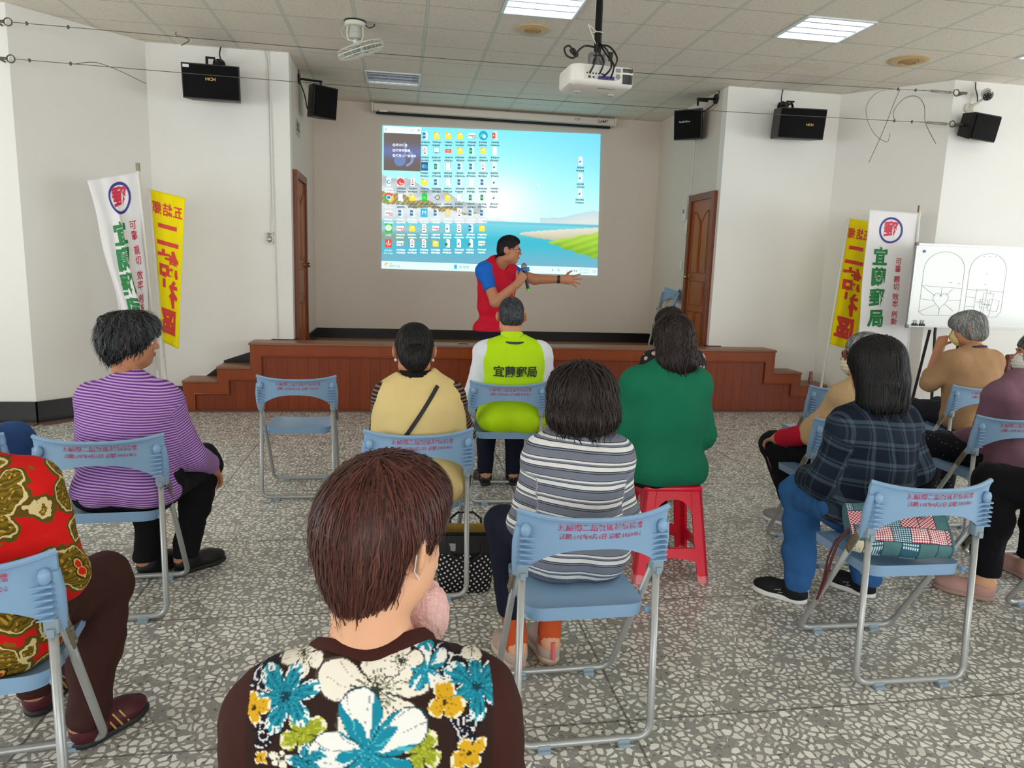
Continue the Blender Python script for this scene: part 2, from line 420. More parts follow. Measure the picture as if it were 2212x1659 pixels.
bead([(xs[0]+T, .01), (xs[0]+T, zs[0]-.02-T), (xs[1]+T, zs[0]-.02-T), (xs[1]+T, zs[1]-.02-T), (xs[2]+T, zs[1]-.02-T), (xs[2]+T, zs[2]-.02-T), (xs[3]-T, zs[2]-.02-T), (xs[3]-T, zs[1]-.02-T), (xs[4]-T, zs[1]-.02-T), (xs[4]-T, zs[0]-.02-T), (xs[5]-T, zs[0]-.02-T), (xs[5]-T, .01)])
bd.build('bead_moulding', WOOD_T, st, smooth=True)
for (x0, x1, z) in lv:
    nm = 'lip' if z == zs[2] else 'step_tread'
    d = YP-YF-.002
    MB().rbox(((x0+x1)/2-1.25, d/2-.012, z-.012), (x1-x0+(.024 if nm == 'lip' else .012), d+.024, .024), .009, 3).build(nm, WOOD_TOP, st, smooth=True)
MB().box(((XL+XR)/2-1.25, (YP+YB)/2-YF, SF-.05), (XR-XL-.002, YB-YP-.002, .1)).build('stage_floor', WOOD_ST, st)
tag(MB().tube([(.62+.05*math.cos(a), 7.05+.03*math.sin(a), .6595) for a in np.linspace(0, PI, 9)], .004, 6).build('cable_loop', mat('black_rubber', '#121212', .5), smooth=True), 'short black cable loop lying on the stage lip left of the speaker', 'cable')

# ------------------------------------------------------------------ doors in the stage side walls
BRASS = mat('brass', '#b59a62', .3, .5, .9); CHROME = mat('chrome', '#c9c9cc', .2, .5, 1.0)
def door(name, x, y0, y1, sgn, knob_y):
    d = empty(name, (x, (y0+y1)/2, SF)); tag(d, kind='structure')
    w_ = y1-y0; H = 2.29-SF; fw = .07
    fr = MB()
    for c, s_ in (((sgn*.02, -w_/2+fw/2, (H-fw)/2), (.045, fw, H-fw)), ((sgn*.02, w_/2-fw/2, (H-fw)/2), (.045, fw, H-fw)), ((sgn*.02, 0, H-fw/2), (.045, w_, fw))): fr.box(c, s_)
    fr.build('door_frame', WOOD_FR, d)
    lf = MB().box((sgn*.008, 0, (H-fw)/2), (.016, w_-2*fw, H-fw))
    iw = w_-2*fw
    def panel(a, b, z0, z1, arch=False):
        pts = [(a, z0), (b, z0), (b, z1)]
        if arch: pts = [(a, z0), (b, z0)]+([(b-(b-a)*k/6, z1-(.12 if arch > 0 else .0)+.12*math.sin(k/6*PI/2)) for k in range(7)] if arch == 1 else [(b-(b-a)*k/6, z1-.12+.12*math.cos(k/6*PI/2)) for k in range(7)])
        else: pts.append((a, z1))
        P = [(sgn*.020, y, z) for y, z in pts]
        lf.tube(P, .009, 6, closed=True)
        cy = sum(p[0] for p in pts)/len(pts); cz = sum(p[1] for p in pts)/len(pts)
        lf.prism([(cy+(y-cy)*.78, cz+(z-cz)*.9) for y, z in pts], sgn*.012, sgn*.022, 'x')
    m_ = .06
    panel(-iw/2+m_, -.02, .95, H-fw-.12, 1); panel(.02, iw/2-m_, .95, H-fw-.12, 2)
    panel(-iw/2+m_, iw/2-m_, .60, .86)
    panel(-iw/2+m_, -.02, .12, .52); panel(.02, iw/2-m_, .12, .52)
    lf.build('door_leaf', WOOD_DOOR, d, smooth=True, angle=30)
    kb = MB().lathe([(.028, 0), (.028, .006), (.010, .010), (.010, .028), (.022, .036), (.027, .05), (.022, .062), (.004, .066)], (sgn*.016, knob_y, .90), 16, R=Matrix.Rotation(sgn*PI/2, 3, 'Y'))
    kb.build('door_knob', BRASS, d, smooth=True)
door('door_1', XL, 7.35, 8.10, 1, .26)
door('door_2', XR, 7.29, 7.96, -1, .24)

# ------------------------------------------------------------------ recessed ceiling lights
TUBE_ON = emit('lit_fluorescent_tube', '#fbfdff', LAMP); TUBE_OFF = mat('unlit_fluorescent_tube', '#d8dadb', .3, var=0)
REFL = mat('troffer_reflector', '#dfe3e8', .25, .5, .35, var=0); LOUV = mat('louvre_aluminium', '#d3d8e0', .35, .5, .35, var=0); FRM = mat('troffer_rim', '#d5dee0', .4, var=0)
WHITE_TEXT_ = None
for i, j, on in LIGHTS:
    x, y = GX+(i+.5)*TX, GY+(j+.5)*TY; sx, sy = TX/2-.004, TY/2-.004
    lab = {(6, -2): 'lit recessed louvre ceiling light at the top edge left of the projector pole', (10, -2): 'bright lit recessed ceiling light right of the projector', (4, 3): 'unlit recessed louvre ceiling light behind the ceiling fan'}.get((i, j), 'lit recessed ceiling light added over the seating, out of the picture')
    L_ = empty('ceiling_light', (x, y, CZ)); tag(L_, lab, 'ceiling light', 'recessed ceiling lights')
    h = MB()
    h.add([(-sx, -sy, 0), (sx, -sy, 0), (sx, sy, 0), (-sx, sy, 0), (-sx*.92, -sy*.92, .085), (sx*.92, -sy*.92, .085), (sx*.92, sy*.92, .085), (-sx*.92, sy*.92, .085)], [(0, 1, 5, 4), (1, 2, 6, 5), (2, 3, 7, 6), (3, 0, 4, 7), (4, 5, 6, 7)])
    h.build('reflector', REFL, L_, fix=False)
    f = MB()
    for c, s_ in (((0, -sy, -.004), (2*sx, .018, .012)), ((0, sy, -.004), (2*sx, .018, .012)), ((-sx, 0, -.004), (.018, 2*sy, .012)), ((sx, 0, -.004), (.018, 2*sy, .012))): f.box(c, s_)
    f.build('rim', FRM, L_)
    lv_ = MB()
    for k in range(1, 4):
        yy = -sy+2*sy*k/4
        lv_.add([(-sx, yy-.010, .0), (sx, yy-.010, .0), (sx, yy-.002, .045), (-sx, yy-.002, .045), (-sx, yy+.010, .0), (sx, yy+.010, .0), (sx, yy+.002, .045), (-sx, yy+.002, .045)], [(0, 1, 2, 3), (5, 4, 7, 6), (4, 5, 1, 0)])
    for k in range(1, 7):
        xx = -sx+2*sx*k/7; lv_.box((xx, 0, .024), (.002, 2*sy, .04))
    lv_.build('louvre', LOUV, L_, fix=False)
    for k in range(4):
        yy = -sy+2*sy*(k+.5)/4
        tb_ = MB().cyl((-sx*.94, yy, .060), (sx*.94, yy, .060), .013, n=10).build('fluorescent_tube', TUBE_ON if on else TUBE_OFF, L_, smooth=True)
# ceiling diffusers
TAN = mat('aged_cream_plastic', '#c5a878', .5); TAN2 = mat('aged_brown_plastic', '#a8834a', .5)
for (px_, py_, rr, lab) in ((.125+.906, 6.0, .132, 'round yellowed ceiling diffuser between the lit light and the fan'), (4.345, 5.974, .165, 'round browned ceiling diffuser right of the bright light')):
    d = empty('ceiling_diffuser', (px_, py_, CZ)); tag(d, lab, 'ceiling diffuser', 'round ceiling diffusers')
    MB().lathe([(rr, 0), (rr, -.006), (rr*.92, -.012), (rr*.5, -.016), (rr*.46, -.012), (rr*.46, 0)], n=40).build('outer_ring', TAN, d, smooth=True)
    MB().lathe([(rr*.44, 0), (rr*.44, -.020), (rr*.36, -.024), (rr*.34, -.018), (rr*.2, -.022), (.002, -.026)], n=32).build('centre_disc', TAN2, d, smooth=True)
# ------------------------------------------------------------------ folding chairs
PL = mat('grey_blue_plastic', '#84a6c6', .34, .45, var=.04, vs=6); PL2 = mat('grey_blue_clip_plastic', '#8a9ca8', .4)
STEEL = mat('grey_painted_tube', '#a9aba9', .35, .5, .45, var=.08, vs=40); ZINC = mat('dull_zinc_plate', '#8d8574', .45, .5, .7, var=.2, vs=50)
RED_INK = NT('worn_red_stencil_ink'); _o = RED_INK.obj()
RED_INK.color(RED_INK.mix(RED_INK.ramp(RED_INK.noise(70, _o, 3, .6).outputs[0], [(.47, (0, 0, 0)), (.64, (1, 1, 1))]), lin('#b01c42'), lin('#8b9dbd'))); RED_INK = RED_INK.done(.5)
def back_y(s): return .030-.052*(1-s*s)
def chair_meshes():
    D = {}
    # backrest: bowed band with an arched underside
    W_ = .228; mb = MB(); nu, nv = 36, 8
    def zt(s): return .742+.020*abs(s)**3
    def zb(s): return .652-.085*abs(s)**2.6
    def P(s, v, side):
        z = zb(s)+(zt(s)-zb(s))*v; t = .0055
        fl = .012*max(0, (v-.8)/.2)**2
        return (s*W_*(1-.02*(1-v)), back_y(s)+(t if side else -t)-fl+(.0 if side else 0), z)
    for side in (0, 1): mb.grid(lambda u, v: P(u*2-1, v, side), nu, nv)
    n1 = (nu+1)*(nv+1)
    F = []
    for i in range(nu): F += [(i, i+1, n1+i+1, n1+i), (nv*(nu+1)+i, n1+nv*(nu+1)+i, n1+nv*(nu+1)+i+1, nv*(nu+1)+i+1)]
    for j in range(nv):
        a, b = j*(nu+1), (j+1)*(nu+1); F += [(a, n1+a, n1+b, b), (a+nu, b+nu, n1+b+nu, n1+a+nu)]
    mb.f += F; mb.m += [0]*len(F); mb.c += [None]*len(F)
    mb.tube([(s*W_, back_y(s)-.008, zt(s)-.002) for s in np.linspace(-1, 1, 33)], .0085, 8)
    for sg in (-1, 1):
        mb.tube([(sg*.219, .022, .715), (sg*.221, .030, .66), (sg*.219, .040, .60), (sg*.217, .052, .555)], lambda t: .014+.005*math.sin(t*PI), 10)
        mb.sph((sg*.205, .004, .705), (.016, .014, .022), 10)
        for k in range(6):
            z = .685-.0165*k
            mb.add([(sg*.222, .012, z+.006), (sg*.160+sg*.004*k, back_y(.75)-.002, z-.006), (sg*.222, -.010, z+.004), (sg*.222, .012, z+.001), (sg*.160+sg*.004*k, back_y(.75)-.002, z-.009), (sg*.222, -.010, z-.001)], [(0, 1, 2), (3, 5, 4), (0, 3, 4, 1), (1, 4, 5, 2), (0, 2, 5, 3)])
    D['backrest'] = mb.mesh('backrest', PL, True, 50)
    tx = MB()
    def fn(x, y): s = x/W_; return (x, back_y(s)-.0068, y)
    put_text(tx, '五結鄉二結社區發展協會',   .0236, fn, 0, .010*.0236, ox=.012, oy=.717, res=1)
    put_text(tx, '日期:105年4月6日 編號:1050406', .0182, fn, 0, .010*.0182, ox=.012, oy=.690, res=1)
    D['printed_label'] = tx.mesh('printed_label', RED_INK, False, fix=False)
    # seat: dished pan with a turned-down rim
    mb = MB(); n = 20; hw, y0, y1 = .188, .035, .415
    def rr(u, v):
        a, b = u*2-1, v*2-1; q = .30
        m = max(abs(a), abs(b))
        k = 1.0
        if abs(a) > 1-q and abs(b) > 1-q:
            da, db = (abs(a)-(1-q))/q, (abs(b)-(1-q))/q; L = math.hypot(da, db); mx = max(da, db)
            if L > 0: f = mx/L; a = math.copysign(1-q+q*da*f, a); b = math.copysign(1-q+q*db*f, b)
        return a, b, m
    def top(u, v):
        a, b, m = rr(u, v); z = .436-.013*(1-m**4)+.004*max(0, (m-.8)/.2)-.012*max(0, (b-.7)/.3)**2+.006*max(0, (-b-.7)/.3)
        return (a*hw, (y0+y1)/2+b*(y1-y0)/2, z)
    def bot(u, v):
        a, b, m = rr(u, v); z = .404+.012*(1-m**6)
        return (a*hw*.985, (y0+y1)/2+b*(y1-y0)/2*.985, z)
    mb.grid(top, n, n); mb.grid(bot, n, n); N1 = (n+1)**2; F = []
    ring = [i for i in range(n)]+[n+j*(n+1) for j in range(n)]+[(n+1)*(n+1)-1-i for i in range(n)]+[n*(n+1)-j*(n+1) for j in range(n)]
    for a, b in zip(ring, ring[1:]+ring[:1]): F.append((a, b, b+N1, a+N1))
    mb.f += F; mb.m += [0]*len(F); mb.c += [None]*len(F)
    for sg in (-1, 1): mb.cyl((sg*.186, .052, .418), (sg*.203, .052, .418), .009)
    D['seat'] = mb.mesh('seat', PL, True, 55)
    r = .0115
    D['rear_leg_frame'] = MB().tube(arc_path([(-.206, .030, .575), (-.212, .004, r+.008), (.212, .004, r+.008), (.206, .030, .575)], .05, 6), r, 10).mesh('rear_leg_frame', STEEL, True)
    D['front_leg_frame'] = MB().tube(arc_path([(-.214, .046, .60), (-.206, .400, r+.008), (.206, .400, r+.008), (.214, .046, .60)], .05, 6), r, 10).mesh('front_leg_frame', STEEL, True)
    for nm, sg in (('hinge_bracket', -1), ('hinge_bracket_', 1)):
        mb = MB(); Rm = Matrix.Rotation(math.radians(32), 3, 'X')
        mb.rbox((sg*.229, .085, .515), (.006, .030, .092), .0029, 2, 0, Rm); mb.cyl((sg*.226, .098, .492), (sg*.236, .098, .492), .007, n=10); mb.cyl((sg*.226, .074, .538), (sg*.236, .074, .538), .007, n=10)
        D[nm] = mb.mesh('hinge_bracket', ZINC, True, 40)
    for nm, sg in (('leg_clip', -1), ('leg_clip_', 1)):
        D[nm] = MB().rbox((sg*.207, .032, .575), (.034, .036, .040), .005, 2).box((sg*.207, .012, .562), (.016, .012, .02)).mesh('leg_clip', PL2, True, 40)
    for nm, (sg, y) in (('foot_clip', (-1, .004)), ('foot_clip_', (1, .004)), ('foot_clip__', (-1, .40)), ('foot_clip___', (1, .40))):
        D[nm] = MB().rbox((sg*.125, y, .012), (.040, .030, .024), .004, 2).box((sg*.125, y-.016, .006), (.036, .012, .012)).mesh('foot_clip', PL2, True, 40)
    return D
CHM = chair_meshes()
def chair(x, y, rz, label, group='grey-blue folding chairs set out in rows', R=None):
    c = empty('folding_chair', (x, y, 0), rz); tag(c, label, 'chair', group)
    bk = None
    for k, me in CHM.items():
        o = bpy.data.objects.new(me.name.split('.')[0], me); C.objects.link(o)
        if k == 'printed_label': o.parent = bk
        else: o.parent = c
        if k == 'backrest': bk = o
        if k == 'printed_label': o['label'] = 'worn red printed lettering'
    return c
D2 = math.radians
CH = [(-.604, 4.30, 0, 'empty folding chair standing alone in front of the stage steps on the left'),
 (-1.128, 2.83, 3, 'folding chair under the woman in the purple striped top'),
 (-1.01, 1.66, 8, 'folding chair cut off at the lower left under the red paisley blouse'),
 (-1.70, 2.85, 2, 'folding chair mostly out of frame at the left edge with a jeans-clad knee'),
 (.083, 2.905, 3, 'folding chair under the woman in the pale yellow vest'),
 (.640, 4.145, -3, 'folding chair under the man in the lime green vest'),
 (.563, 1.905, 1, 'nearest folding chair, under the woman in the grey striped top'),
 (1.69, 4.12, 0, 'folding chair almost hidden behind the woman in the green sweater'),
 (1.822, 2.105, -1, 'folding chair holding the patchwork bag behind the plaid shirt'),
 (2.225, 3.11, 0, 'folding chair under the woman in glasses and black track trousers'),
 (2.775, 4.06, 0, 'empty folding chair in the far right row beside the stage steps'),
 (3.830, 4.11, -1, 'folding chair under the woman in the tan sweater'),
 (3.170, 3.17, 0, 'folding chair under the person in the mauve top at the right edge'),
 (2.910, 2.235, 0, 'folding chair at the right edge with only a front leg showing'),
 (-.02, .72, 0, 'folding chair under the woman in the floral blouse, below the picture')]
for x, y, a, lab in CH: chair(x, y, D2(a), lab)
# two folded chairs leaning on the stage wall
def folded(x, y, rz, tilt, label):
    c = empty('folding_chair', (x, y, SF), rz); c.rotation_euler = (tilt, 0, rz); tag(c, label, 'chair')
    bk = None
    dy = {'rear_leg_frame': 0.0, 'front_leg_frame': 0}
    for k, me in CHM.items():
        if k.startswith('leg_clip'): continue
        o = bpy.data.objects.new(me.name.split('.')[0], me); C.objects.link(o)
        o.parent = bk if k == 'printed_label' else c
        if k == 'backrest': bk = o
        if k == 'front_leg_frame': o.rotation_euler = (D2(-29), 0, 0); o.location = (0, -.285, .2)
        elif k == 'seat': o.rotation_euler = (D2(-74), 0, 0); o.location = (0, -.445, .457)
        elif k.startswith('hinge'): o.location = (0, -.04, 0)
        elif k in ('foot_clip__', 'foot_clip___'): o.location = (0, -.325, 0)
    return c
folded(3.13, 8.28, D2(90), D2(10), 'folded chair leaning on the stage wall left of the right-hand door')

# ------------------------------------------------------------------ red plastic stool
RED_PL = NT('glossy_red_plastic'); z_ = RED_PL.sep(RED_PL.obj())[2]
RED_PL.color(RED_PL.mix(RED_PL.math('MULTIPLY', RED_PL.math('LESS_THAN', RED_PL.math('ADD', z_, RED_PL.math('MULTIPLY', RED_PL.noise(18, RED_PL.obj()).outputs[0], .10)), .095), .55), lin('#dd1030'), lin('#f0a5a8')))
RED_PL = RED_PL.done(.25, .5)
stl = empty('plastic_stool', (1.275, 3.17, 0), D2(-4)); tag(stl, 'bright red plastic stool under the woman in the green sweater', 'stool')
MB().rbox((0, 0, .445), (.275, .275, .030), .014, 4).build('seat', RED_PL, stl, smooth=True)
def stool_side(k):
    mb = MB(); R = Matrix.Rotation(k*PI/2, 3, 'Z')
    def pt(u, z):  # on the slanted face
        o_ = .132+.050*(.44-z)/.44
        return R @ Vector((u*o_, -o_, z))
    def poly(us): 
        return [pt(u, z) for u, z in us]
    o1 = [(-1, 0), (-.70, 0), (-.66, .10)] + [(-.66+1.32*i/8, .10+.028*math.sin(i/8*PI)) for i in range(1, 8)] + [(.66, .10), (.70, 0), (1, 0), (1, .435), (-1, .435)]
    # build as strips: two legs, a low apron and a top arch
    def strip(A, B, th=.012):
        n = len(A); nrm = R @ Vector((0, 1, 0)); vs = [pt(*p) for p in A]+[pt(*p) for p in B]; vs += [v+nrm*th for v in vs]
        F = []
        for i in range(n-1): F += [(i, i+1, n+i+1, n+i), (2*n+i, 3*n+i, 3*n+i+1, 2*n+i+1), (i, 2*n+i, 2*n+i+1, i+1), (n+i, n+i+1, 3*n+i+1, 3*n+i)]
        F += [(0, n, 3*n, 2*n), (n-1, 3*n-1, 4*n-1, 2*n-1)]
        mb.add(vs, F)
    for s in (-1, 1): strip([(s*1, 0), (s*1, .22), (s*1, .435)], [(s*.72, 0), (s*.66, .22), (s*.60, .435)])
    arch = [-.64+1.28*i/12 for i in range(13)]
    strip([(u, .435) for u in arch], [(u, .395-.07*abs(u/.64)**3) for u in arch])
    ap = [-.69+1.38*i/8 for i in range(9)]
    strip([(u, .165) for u in ap], [(u, .10+.02*math.cos(u/.69*PI/2)) for u in ap])
    return mb
for k in range(4):
    mb = stool_side(k)
    mb.build('side_panel', RED_PL, stl, smooth=True, angle=35)

# ------------------------------------------------------------------ loudspeakers
BLK = mat('black_speaker_vinyl', '#0d0d0f', .45, .4, var=.1); BLKG = mat('black_speaker_grille', '#070708', .8, .2, var=.2, vs=300, bump=.5, bs=500); BLKM = mat('black_bracket_steel', '#111113', .4, .5, .4)
GOLD = mat('gold_lettering', '#c9a85c', .35, metal=.3, var=0); LGREY = mat('light_grey_lettering', '#b9bcc0', .5, var=0); WHT = mat('white_paper_sticker', '#e4e4e0', .6, var=.02)
def lspk(x, y, z, rz, tilt, W_, H, Dp, chamfer, label, logo=None, logo_mat=None, lpos=(0, 0), lsize=.03, sticker=None, taper=0.0, group='black wall loudspeakers'):
    s = empty('loudspeaker', (x, y, z), rz); tag(s, label, 'loudspeaker', group)
    R = Matrix.Rotation(tilt, 3, 'X')
    body = MB()
    fr, bk = W_/2, W_/2-chamfer
    Q = [(-fr, -Dp/2), (fr, -Dp/2), (fr, -Dp/2+.12*Dp), (bk, Dp/2), (-bk, Dp/2), (-fr, -Dp/2+.12*Dp)]
    n = len(Q); vs = [R @ Vector((px_, py_, -H/2+(taper if py_ > -Dp/2+.2*Dp else 0))) for px_, py_ in Q]+[R @ Vector((px_, py_, H/2-(taper*.3 if py_ > -Dp/2+.2*Dp else 0))) for px_, py_ in Q]
    body.add(vs, [tuple(range(n-1, -1, -1)), tuple(range(n, 2*n))]+[(i, (i+1) % n, (i+1) % n+n, i+n) for i in range(n)])
    body.build('cabinet', BLK, s)
    MB().rbox(R @ Vector((0, -Dp/2-.006, 0)), (W_-.02, .014, H-.02), .005, 2, 0, R).build('grille', BLKG, s, smooth=True)
    if logo:
        tm = MB(); put_text(tm, logo, lsize, lambda a, b: R @ Vector((a, -Dp/2-.0145, b)), 0, .02*lsize, ox=lpos[0], oy=lpos[1], sx=1.15)
        tm.build('logo', logo_mat, s, fix=False)
    if sticker: MB().box(R @ Vector((sticker[0], -Dp/2-.0138, sticker[1])), (.05, .002, .024), 0, R).build('sticker', WHT, s)
    return s
s1 = lspk(-1.64, 6.98, 2.945, D2(3), D2(7), .47, .285, .24, .03, 'black wide loudspeaker with gold lettering on the left pillar wall', 'HCH', GOLD, (.0, .02), .034, (-.195, .115))
def top_bracket(s, H, wall_dy, ox=0.0):
    mb = MB().cyl((ox, wall_dy, H/2+.07), (ox, wall_dy-.02, H/2+.07), .055, n=20)
    mb.tube(arc_path([(ox, wall_dy-.01, H/2+.07), (ox, .02, H/2+.06), (ox, -.01, H/2-.01)], .03, 4), .012, 8)
    mb.box((ox-.06, -.0, H/2+.03), (.018, .03, .09)); mb.box((ox-.03, 0, H/2+.07), (.08, .02, .014))
    mb.build('wall_bracket', BLKM, s, smooth=True, angle=40)
top_bracket(s1, .285, .25, .01)
s2 = lspk(3.925, 6.98, 2.935, D2(-4), D2(7), .47, .285, .24, .03, 'black wide loudspeaker with gold lettering on the right pillar wall', 'HCH', GOLD, (.07, -.01), .030)
top_bracket(s2, .285, .25, -.06)
s3 = lspk(-.835, 7.95, 3.04, D2(38), D2(8), .27, .31, .23, .07, 'black loudspeaker on a wall arm over the left stage door', None)
s3.children[0]['label'] = 'black cabinet'
MB().cyl((0, 0, 0), (.02, 0, 0), .05, n=18).tube([(.01, 0, 0), (.235, .01, -.012)], .011, 8).tube([(.22, .01, -.01), (.22, .01, -.07)], .012, 8).build('wall_arm', BLKM, s3, smooth=True, angle=40).location = (0, 0, 0)
a3 = [c for c in s3.children if c.name.startswith('wall_arm')][0]; a3.matrix_parent_inverse = Matrix.Identity(4)
a3.matrix_local = s3.matrix_basis.inverted() @ Matrix.Translation((XL, 7.86, 3.235))
s4 = lspk(3.145, 7.80, 3.03, D2(-42), D2(8), .31, .31, .24, .07, 'black loudspeaker with pale lettering on an arm over the right stage door', 'AudioKing', LGREY, (-.03, .03), .026)
MB().cyl((0, 0, 0), (-.02, 0, 0), .05, n=18).tube([(-.01, 0, 0), (-.22, -.01, -.015)], .012, 8).tube([(-.10, -.01, -.03), (-.22, -.01, -.03)], .010, 8).tube([(-.21, -.01, -.01), (-.21, -.01, -.08)], .012, 8).build('wall_arm', BLKM, s4, smooth=True, angle=40)
a4 = [c for c in s4.children if c.name.startswith('wall_arm')][0]; a4.matrix_local = s4.matrix_basis.inverted() @ Matrix.Translation((XR, 7.50, 3.245))
s5 = lspk(5.385, 6.31, 2.875, D2(16), D2(10), .37, .235, .16, .04, 'small black trapezoid loudspeaker below the security camera', None, taper=.03)
def cable(name, pts, r, m, label, cat='cable', group=None, n=8):
    P = [Vector(p) for p in pts]; out = []
    for i in range(len(P)-1):
        p0, p1, p2, p3 = P[max(i-1, 0)], P[i], P[i+1], P[min(i+2, len(P)-1)]
        for k in range(n):
            t = k/n; out.append(.5*((2*p1)+(p2-p0)*t+(2*p0-5*p1+4*p2-p3)*t*t+(3*p1-p0-3*p2+p3)*t**3))
    out.append(P[-1]); mb = MB().tube(out, r, 6)
    if label is None: return mb
    return tag(mb.build(name, m, smooth=True), label, cat, group)
RUB = _mc['black_rubber']; WIRE = mat('dark_steel_wire', '#5e5c58', .4, metal=.5); PVC = mat('white_pvc', '#dcdad2', .5)
cable('speaker_cable', [(-1.62, 7.20, 3.31), (-1.63, 7.19, 3.24), (-1.60, 7.14, 3.17)], .006, RUB, 'black cable dropping from the ceiling to the left pillar loudspeaker', group='loudspeaker cables')
cable('speaker_cable', [(3.86, 7.20, 3.31), (3.84, 7.18, 3.22), (3.82, 7.12, 3.15)], .006, RUB, 'black cable dropping from the ceiling to the right pillar loudspeaker', group='loudspeaker cables')
cable('speaker_cable', [(-1.02, 7.80, 3.31), (-1.01, 7.82, 3.2), (-.98, 7.9, 3.10), (-.96, 7.97, 2.97)], .006, RUB, 'black cable looping to the loudspeaker over the left stage door', group='loudspeaker cables')
cable('speaker_cable', [(3.27, 7.42, 3.31), (3.25, 7.45, 3.2), (3.20, 7.55, 3.14), (3.16, 7.70, 3.12)], .006, RUB, 'black cable looping to the loudspeaker over the right stage door', group='loudspeaker cables')
cable('speaker_cable', [(5.36, 6.40, 3.20), (5.35, 6.40, 3.1), (5.37, 6.34, 2.99)], .004, PVC, 'thin pale cable down to the small trapezoid loudspeaker', group='loudspeaker cables')

# ------------------------------------------------------------------ projector on its pole
WPL = mat('white_projector_shell', '#e6e2da', .4, var=.02); DGR = mat('dark_port', '#26262b', .5); VIO = mat('violet_plug', '#3a3479', .5); GRL = mat('grey_vent', '#8c8a86', .6)
pj = empty('projector', (1.155, 4.42, 2.50), D2(4)); tag(pj, 'white ceiling projector hanging from a black pole with cables plugged into its back', 'projector')
sh = MB(); 
def rr2(w_, d, r, n=6):
    out = []
    for (sx, sy, a0) in ((1, 1, 0), (-1, 1, PI/2), (-1, -1, PI), (1, -1, 3*PI/2)):
        for j in range(n+1): t = a0+j/n*PI/2; out.append((sx*(w_/2-r)+r*math.cos(t), sy*(d/2-r)+r*math.sin(t)))
    return out
prof = [(.34, .24, .03, 0), (.385, .285, .05, .012), (.395, .30, .055, .03), (.395, .30, .055, .095), (.385, .29, .05, .112), (.35, .25, .04, .12)]
rg = [[(x, y, z) for x, y in rr2(a, b, r)] for a, b, r, z in prof]; n_ = len(rg[0])
sh.add([p for q in rg for p in q], [(k*n_+j, k*n_+(j+1) % n_, (k+1)*n_+(j+1) % n_, (k+1)*n_+j) for k in range(len(rg)-1) for j in range(n_)]+[tuple(range(n_-1, -1, -1)), tuple((len(rg)-1)*n_+j for j in range(n_))])
sh.build('housing', WPL, pj, smooth=True, angle=45)
pp = MB(); pp.box((-.02, -.152, .068), (.20, .006, .07), 0)
pp.build('connector_panel', mat('pale_panel', '#d6d2ca', .5), pj)
po = MB()
for k in range(6): po.cyl((-.105+.018*k, -.156, .062), (-.105+.018*k, -.153, .062), .005, n=8)
po.box((-.09, -.155, .042), (.014, .004, .012)); po.box((-.065, -.155, .042), (.012, .004, .008)); po.box((0.0, -.155, .06), (.022, .004, .008))
po.build('port', DGR, pj)
vt = MB()
for k in range(9): vt.box((.118+.007*k, -.152, .045), (.004, .006, .052)); vt.box((.118+.007*k, -.150, .094), (.004, .006, .022))
vt.build('vent_grille', DGR, pj)
MB().cyl((.085, -.156, .055), (.085, -.152, .055), .015, n=16).box((.085, -.154, .09), (.03, .004, .02)).build('knob', GRL, pj)
fo = MB(); fo.lathe([(.022, 0), (.022, -.006), (.015, -.010), (.003, -.010)], (-.10, .04, .002), 18); fo.lathe([(.018, 0), (.018, -.008), (.003, -.010)], (.12, .05, .002), 18); fo.box((.08, -.09, .001), (.03, .018, .003))
fo.build('foot', mat('pale_grey_foot', '#c7c3bb', .5), pj, smooth=True, angle=40)
tm = MB(); put_text(tm, 'Panasonic', .022, lambda a, b: (a, b, -.0012), 0, .0006, ox=.03, oy=-.085, sx=-1.0)
tm.build('logo', DGR, pj, fix=False)
for x in (-.015, .035): MB().box((x, -.163, .040), (.045, .018, .016)).build('plug', VIO, pj)
MB().cyl((0, .0, .12), (0, 0, .19), .035, .02, 18).box((0, 0, .135), (.14, .10, .012)).box((-.04, 0, .17), (.012, .05, .08)).box((.04, 0, .17), (.012, .05, .08)).box((0, 0, .21), (.09, .05, .012)).build('mount', mat('grey_mount_steel', '#8f8f93', .35, metal=.7), pj, smooth=True, angle=40)
MB().cyl((0, 0, .20), (-.0, 0, CZ-2.50+.0), .019, n=16).cyl((.02, .012, .21), (.016, .012, CZ-2.50), .010, n=8).build('pole', mat('black_pole', '#141416', .25, .5, .5), pj, smooth=True, angle=40)
MB().tube([(.03*math.cos(a), .03*math.sin(a), .33) for a in np.linspace(0, 2*PI, 17)], .0025, 6).tube([(-.02, -.03, .33), (-.07, -.04, .36)], .0025, 6).tube([(-.02, -.03, .26), (-.075, -.04, .36)], .0022, 6).build('cable_tie', PVC, pj, smooth=True)
for pts in ([(-.09, -.158, .062), (-.075, -.19, .11), (-.045, -.12, .19), (-.012, -.03, .26)], [(-.03, -.158, .062), (-.02, -.19, .12), (-.03, -.11, .20), (-.008, -.03, .27)], [(-.015, -.172, .040), (.02, -.21, .09), (.025, -.12, .20), (.0, -.03, .27)], [(.035, -.172, .040), (.035, -.21, .10), (.02, -.12, .18), (.005, -.03, .26)], [(.06, -.15, .105), (.075, -.15, .16), (.055, -.07, .24), (.01, -.02, .26)],
            [(-.01, -.03, .24), (-.09, -.06, .235), (-.14, -.09, .20), (-.155, -.09, .17), (-.175, -.08, .155), (-.21, -.07, .17), (-.22, -.06, .21), (-.19, -.06, .225), (-.165, -.07, .19), (-.15, -.09, .165), (-.17, -.09, .17), (-.19, -.08, .195), (-.17, -.08, .205), (-.145, -.09, .17)]):
    cable('cable', pts, .0055, RUB, None).build('cable', RUB, pj, smooth=True)
MB().box((.062, -.075, .185), (.018, .02, .05), R=Matrix.Rotation(.3, 3, 'X')).build('power_plug', RUB, pj)

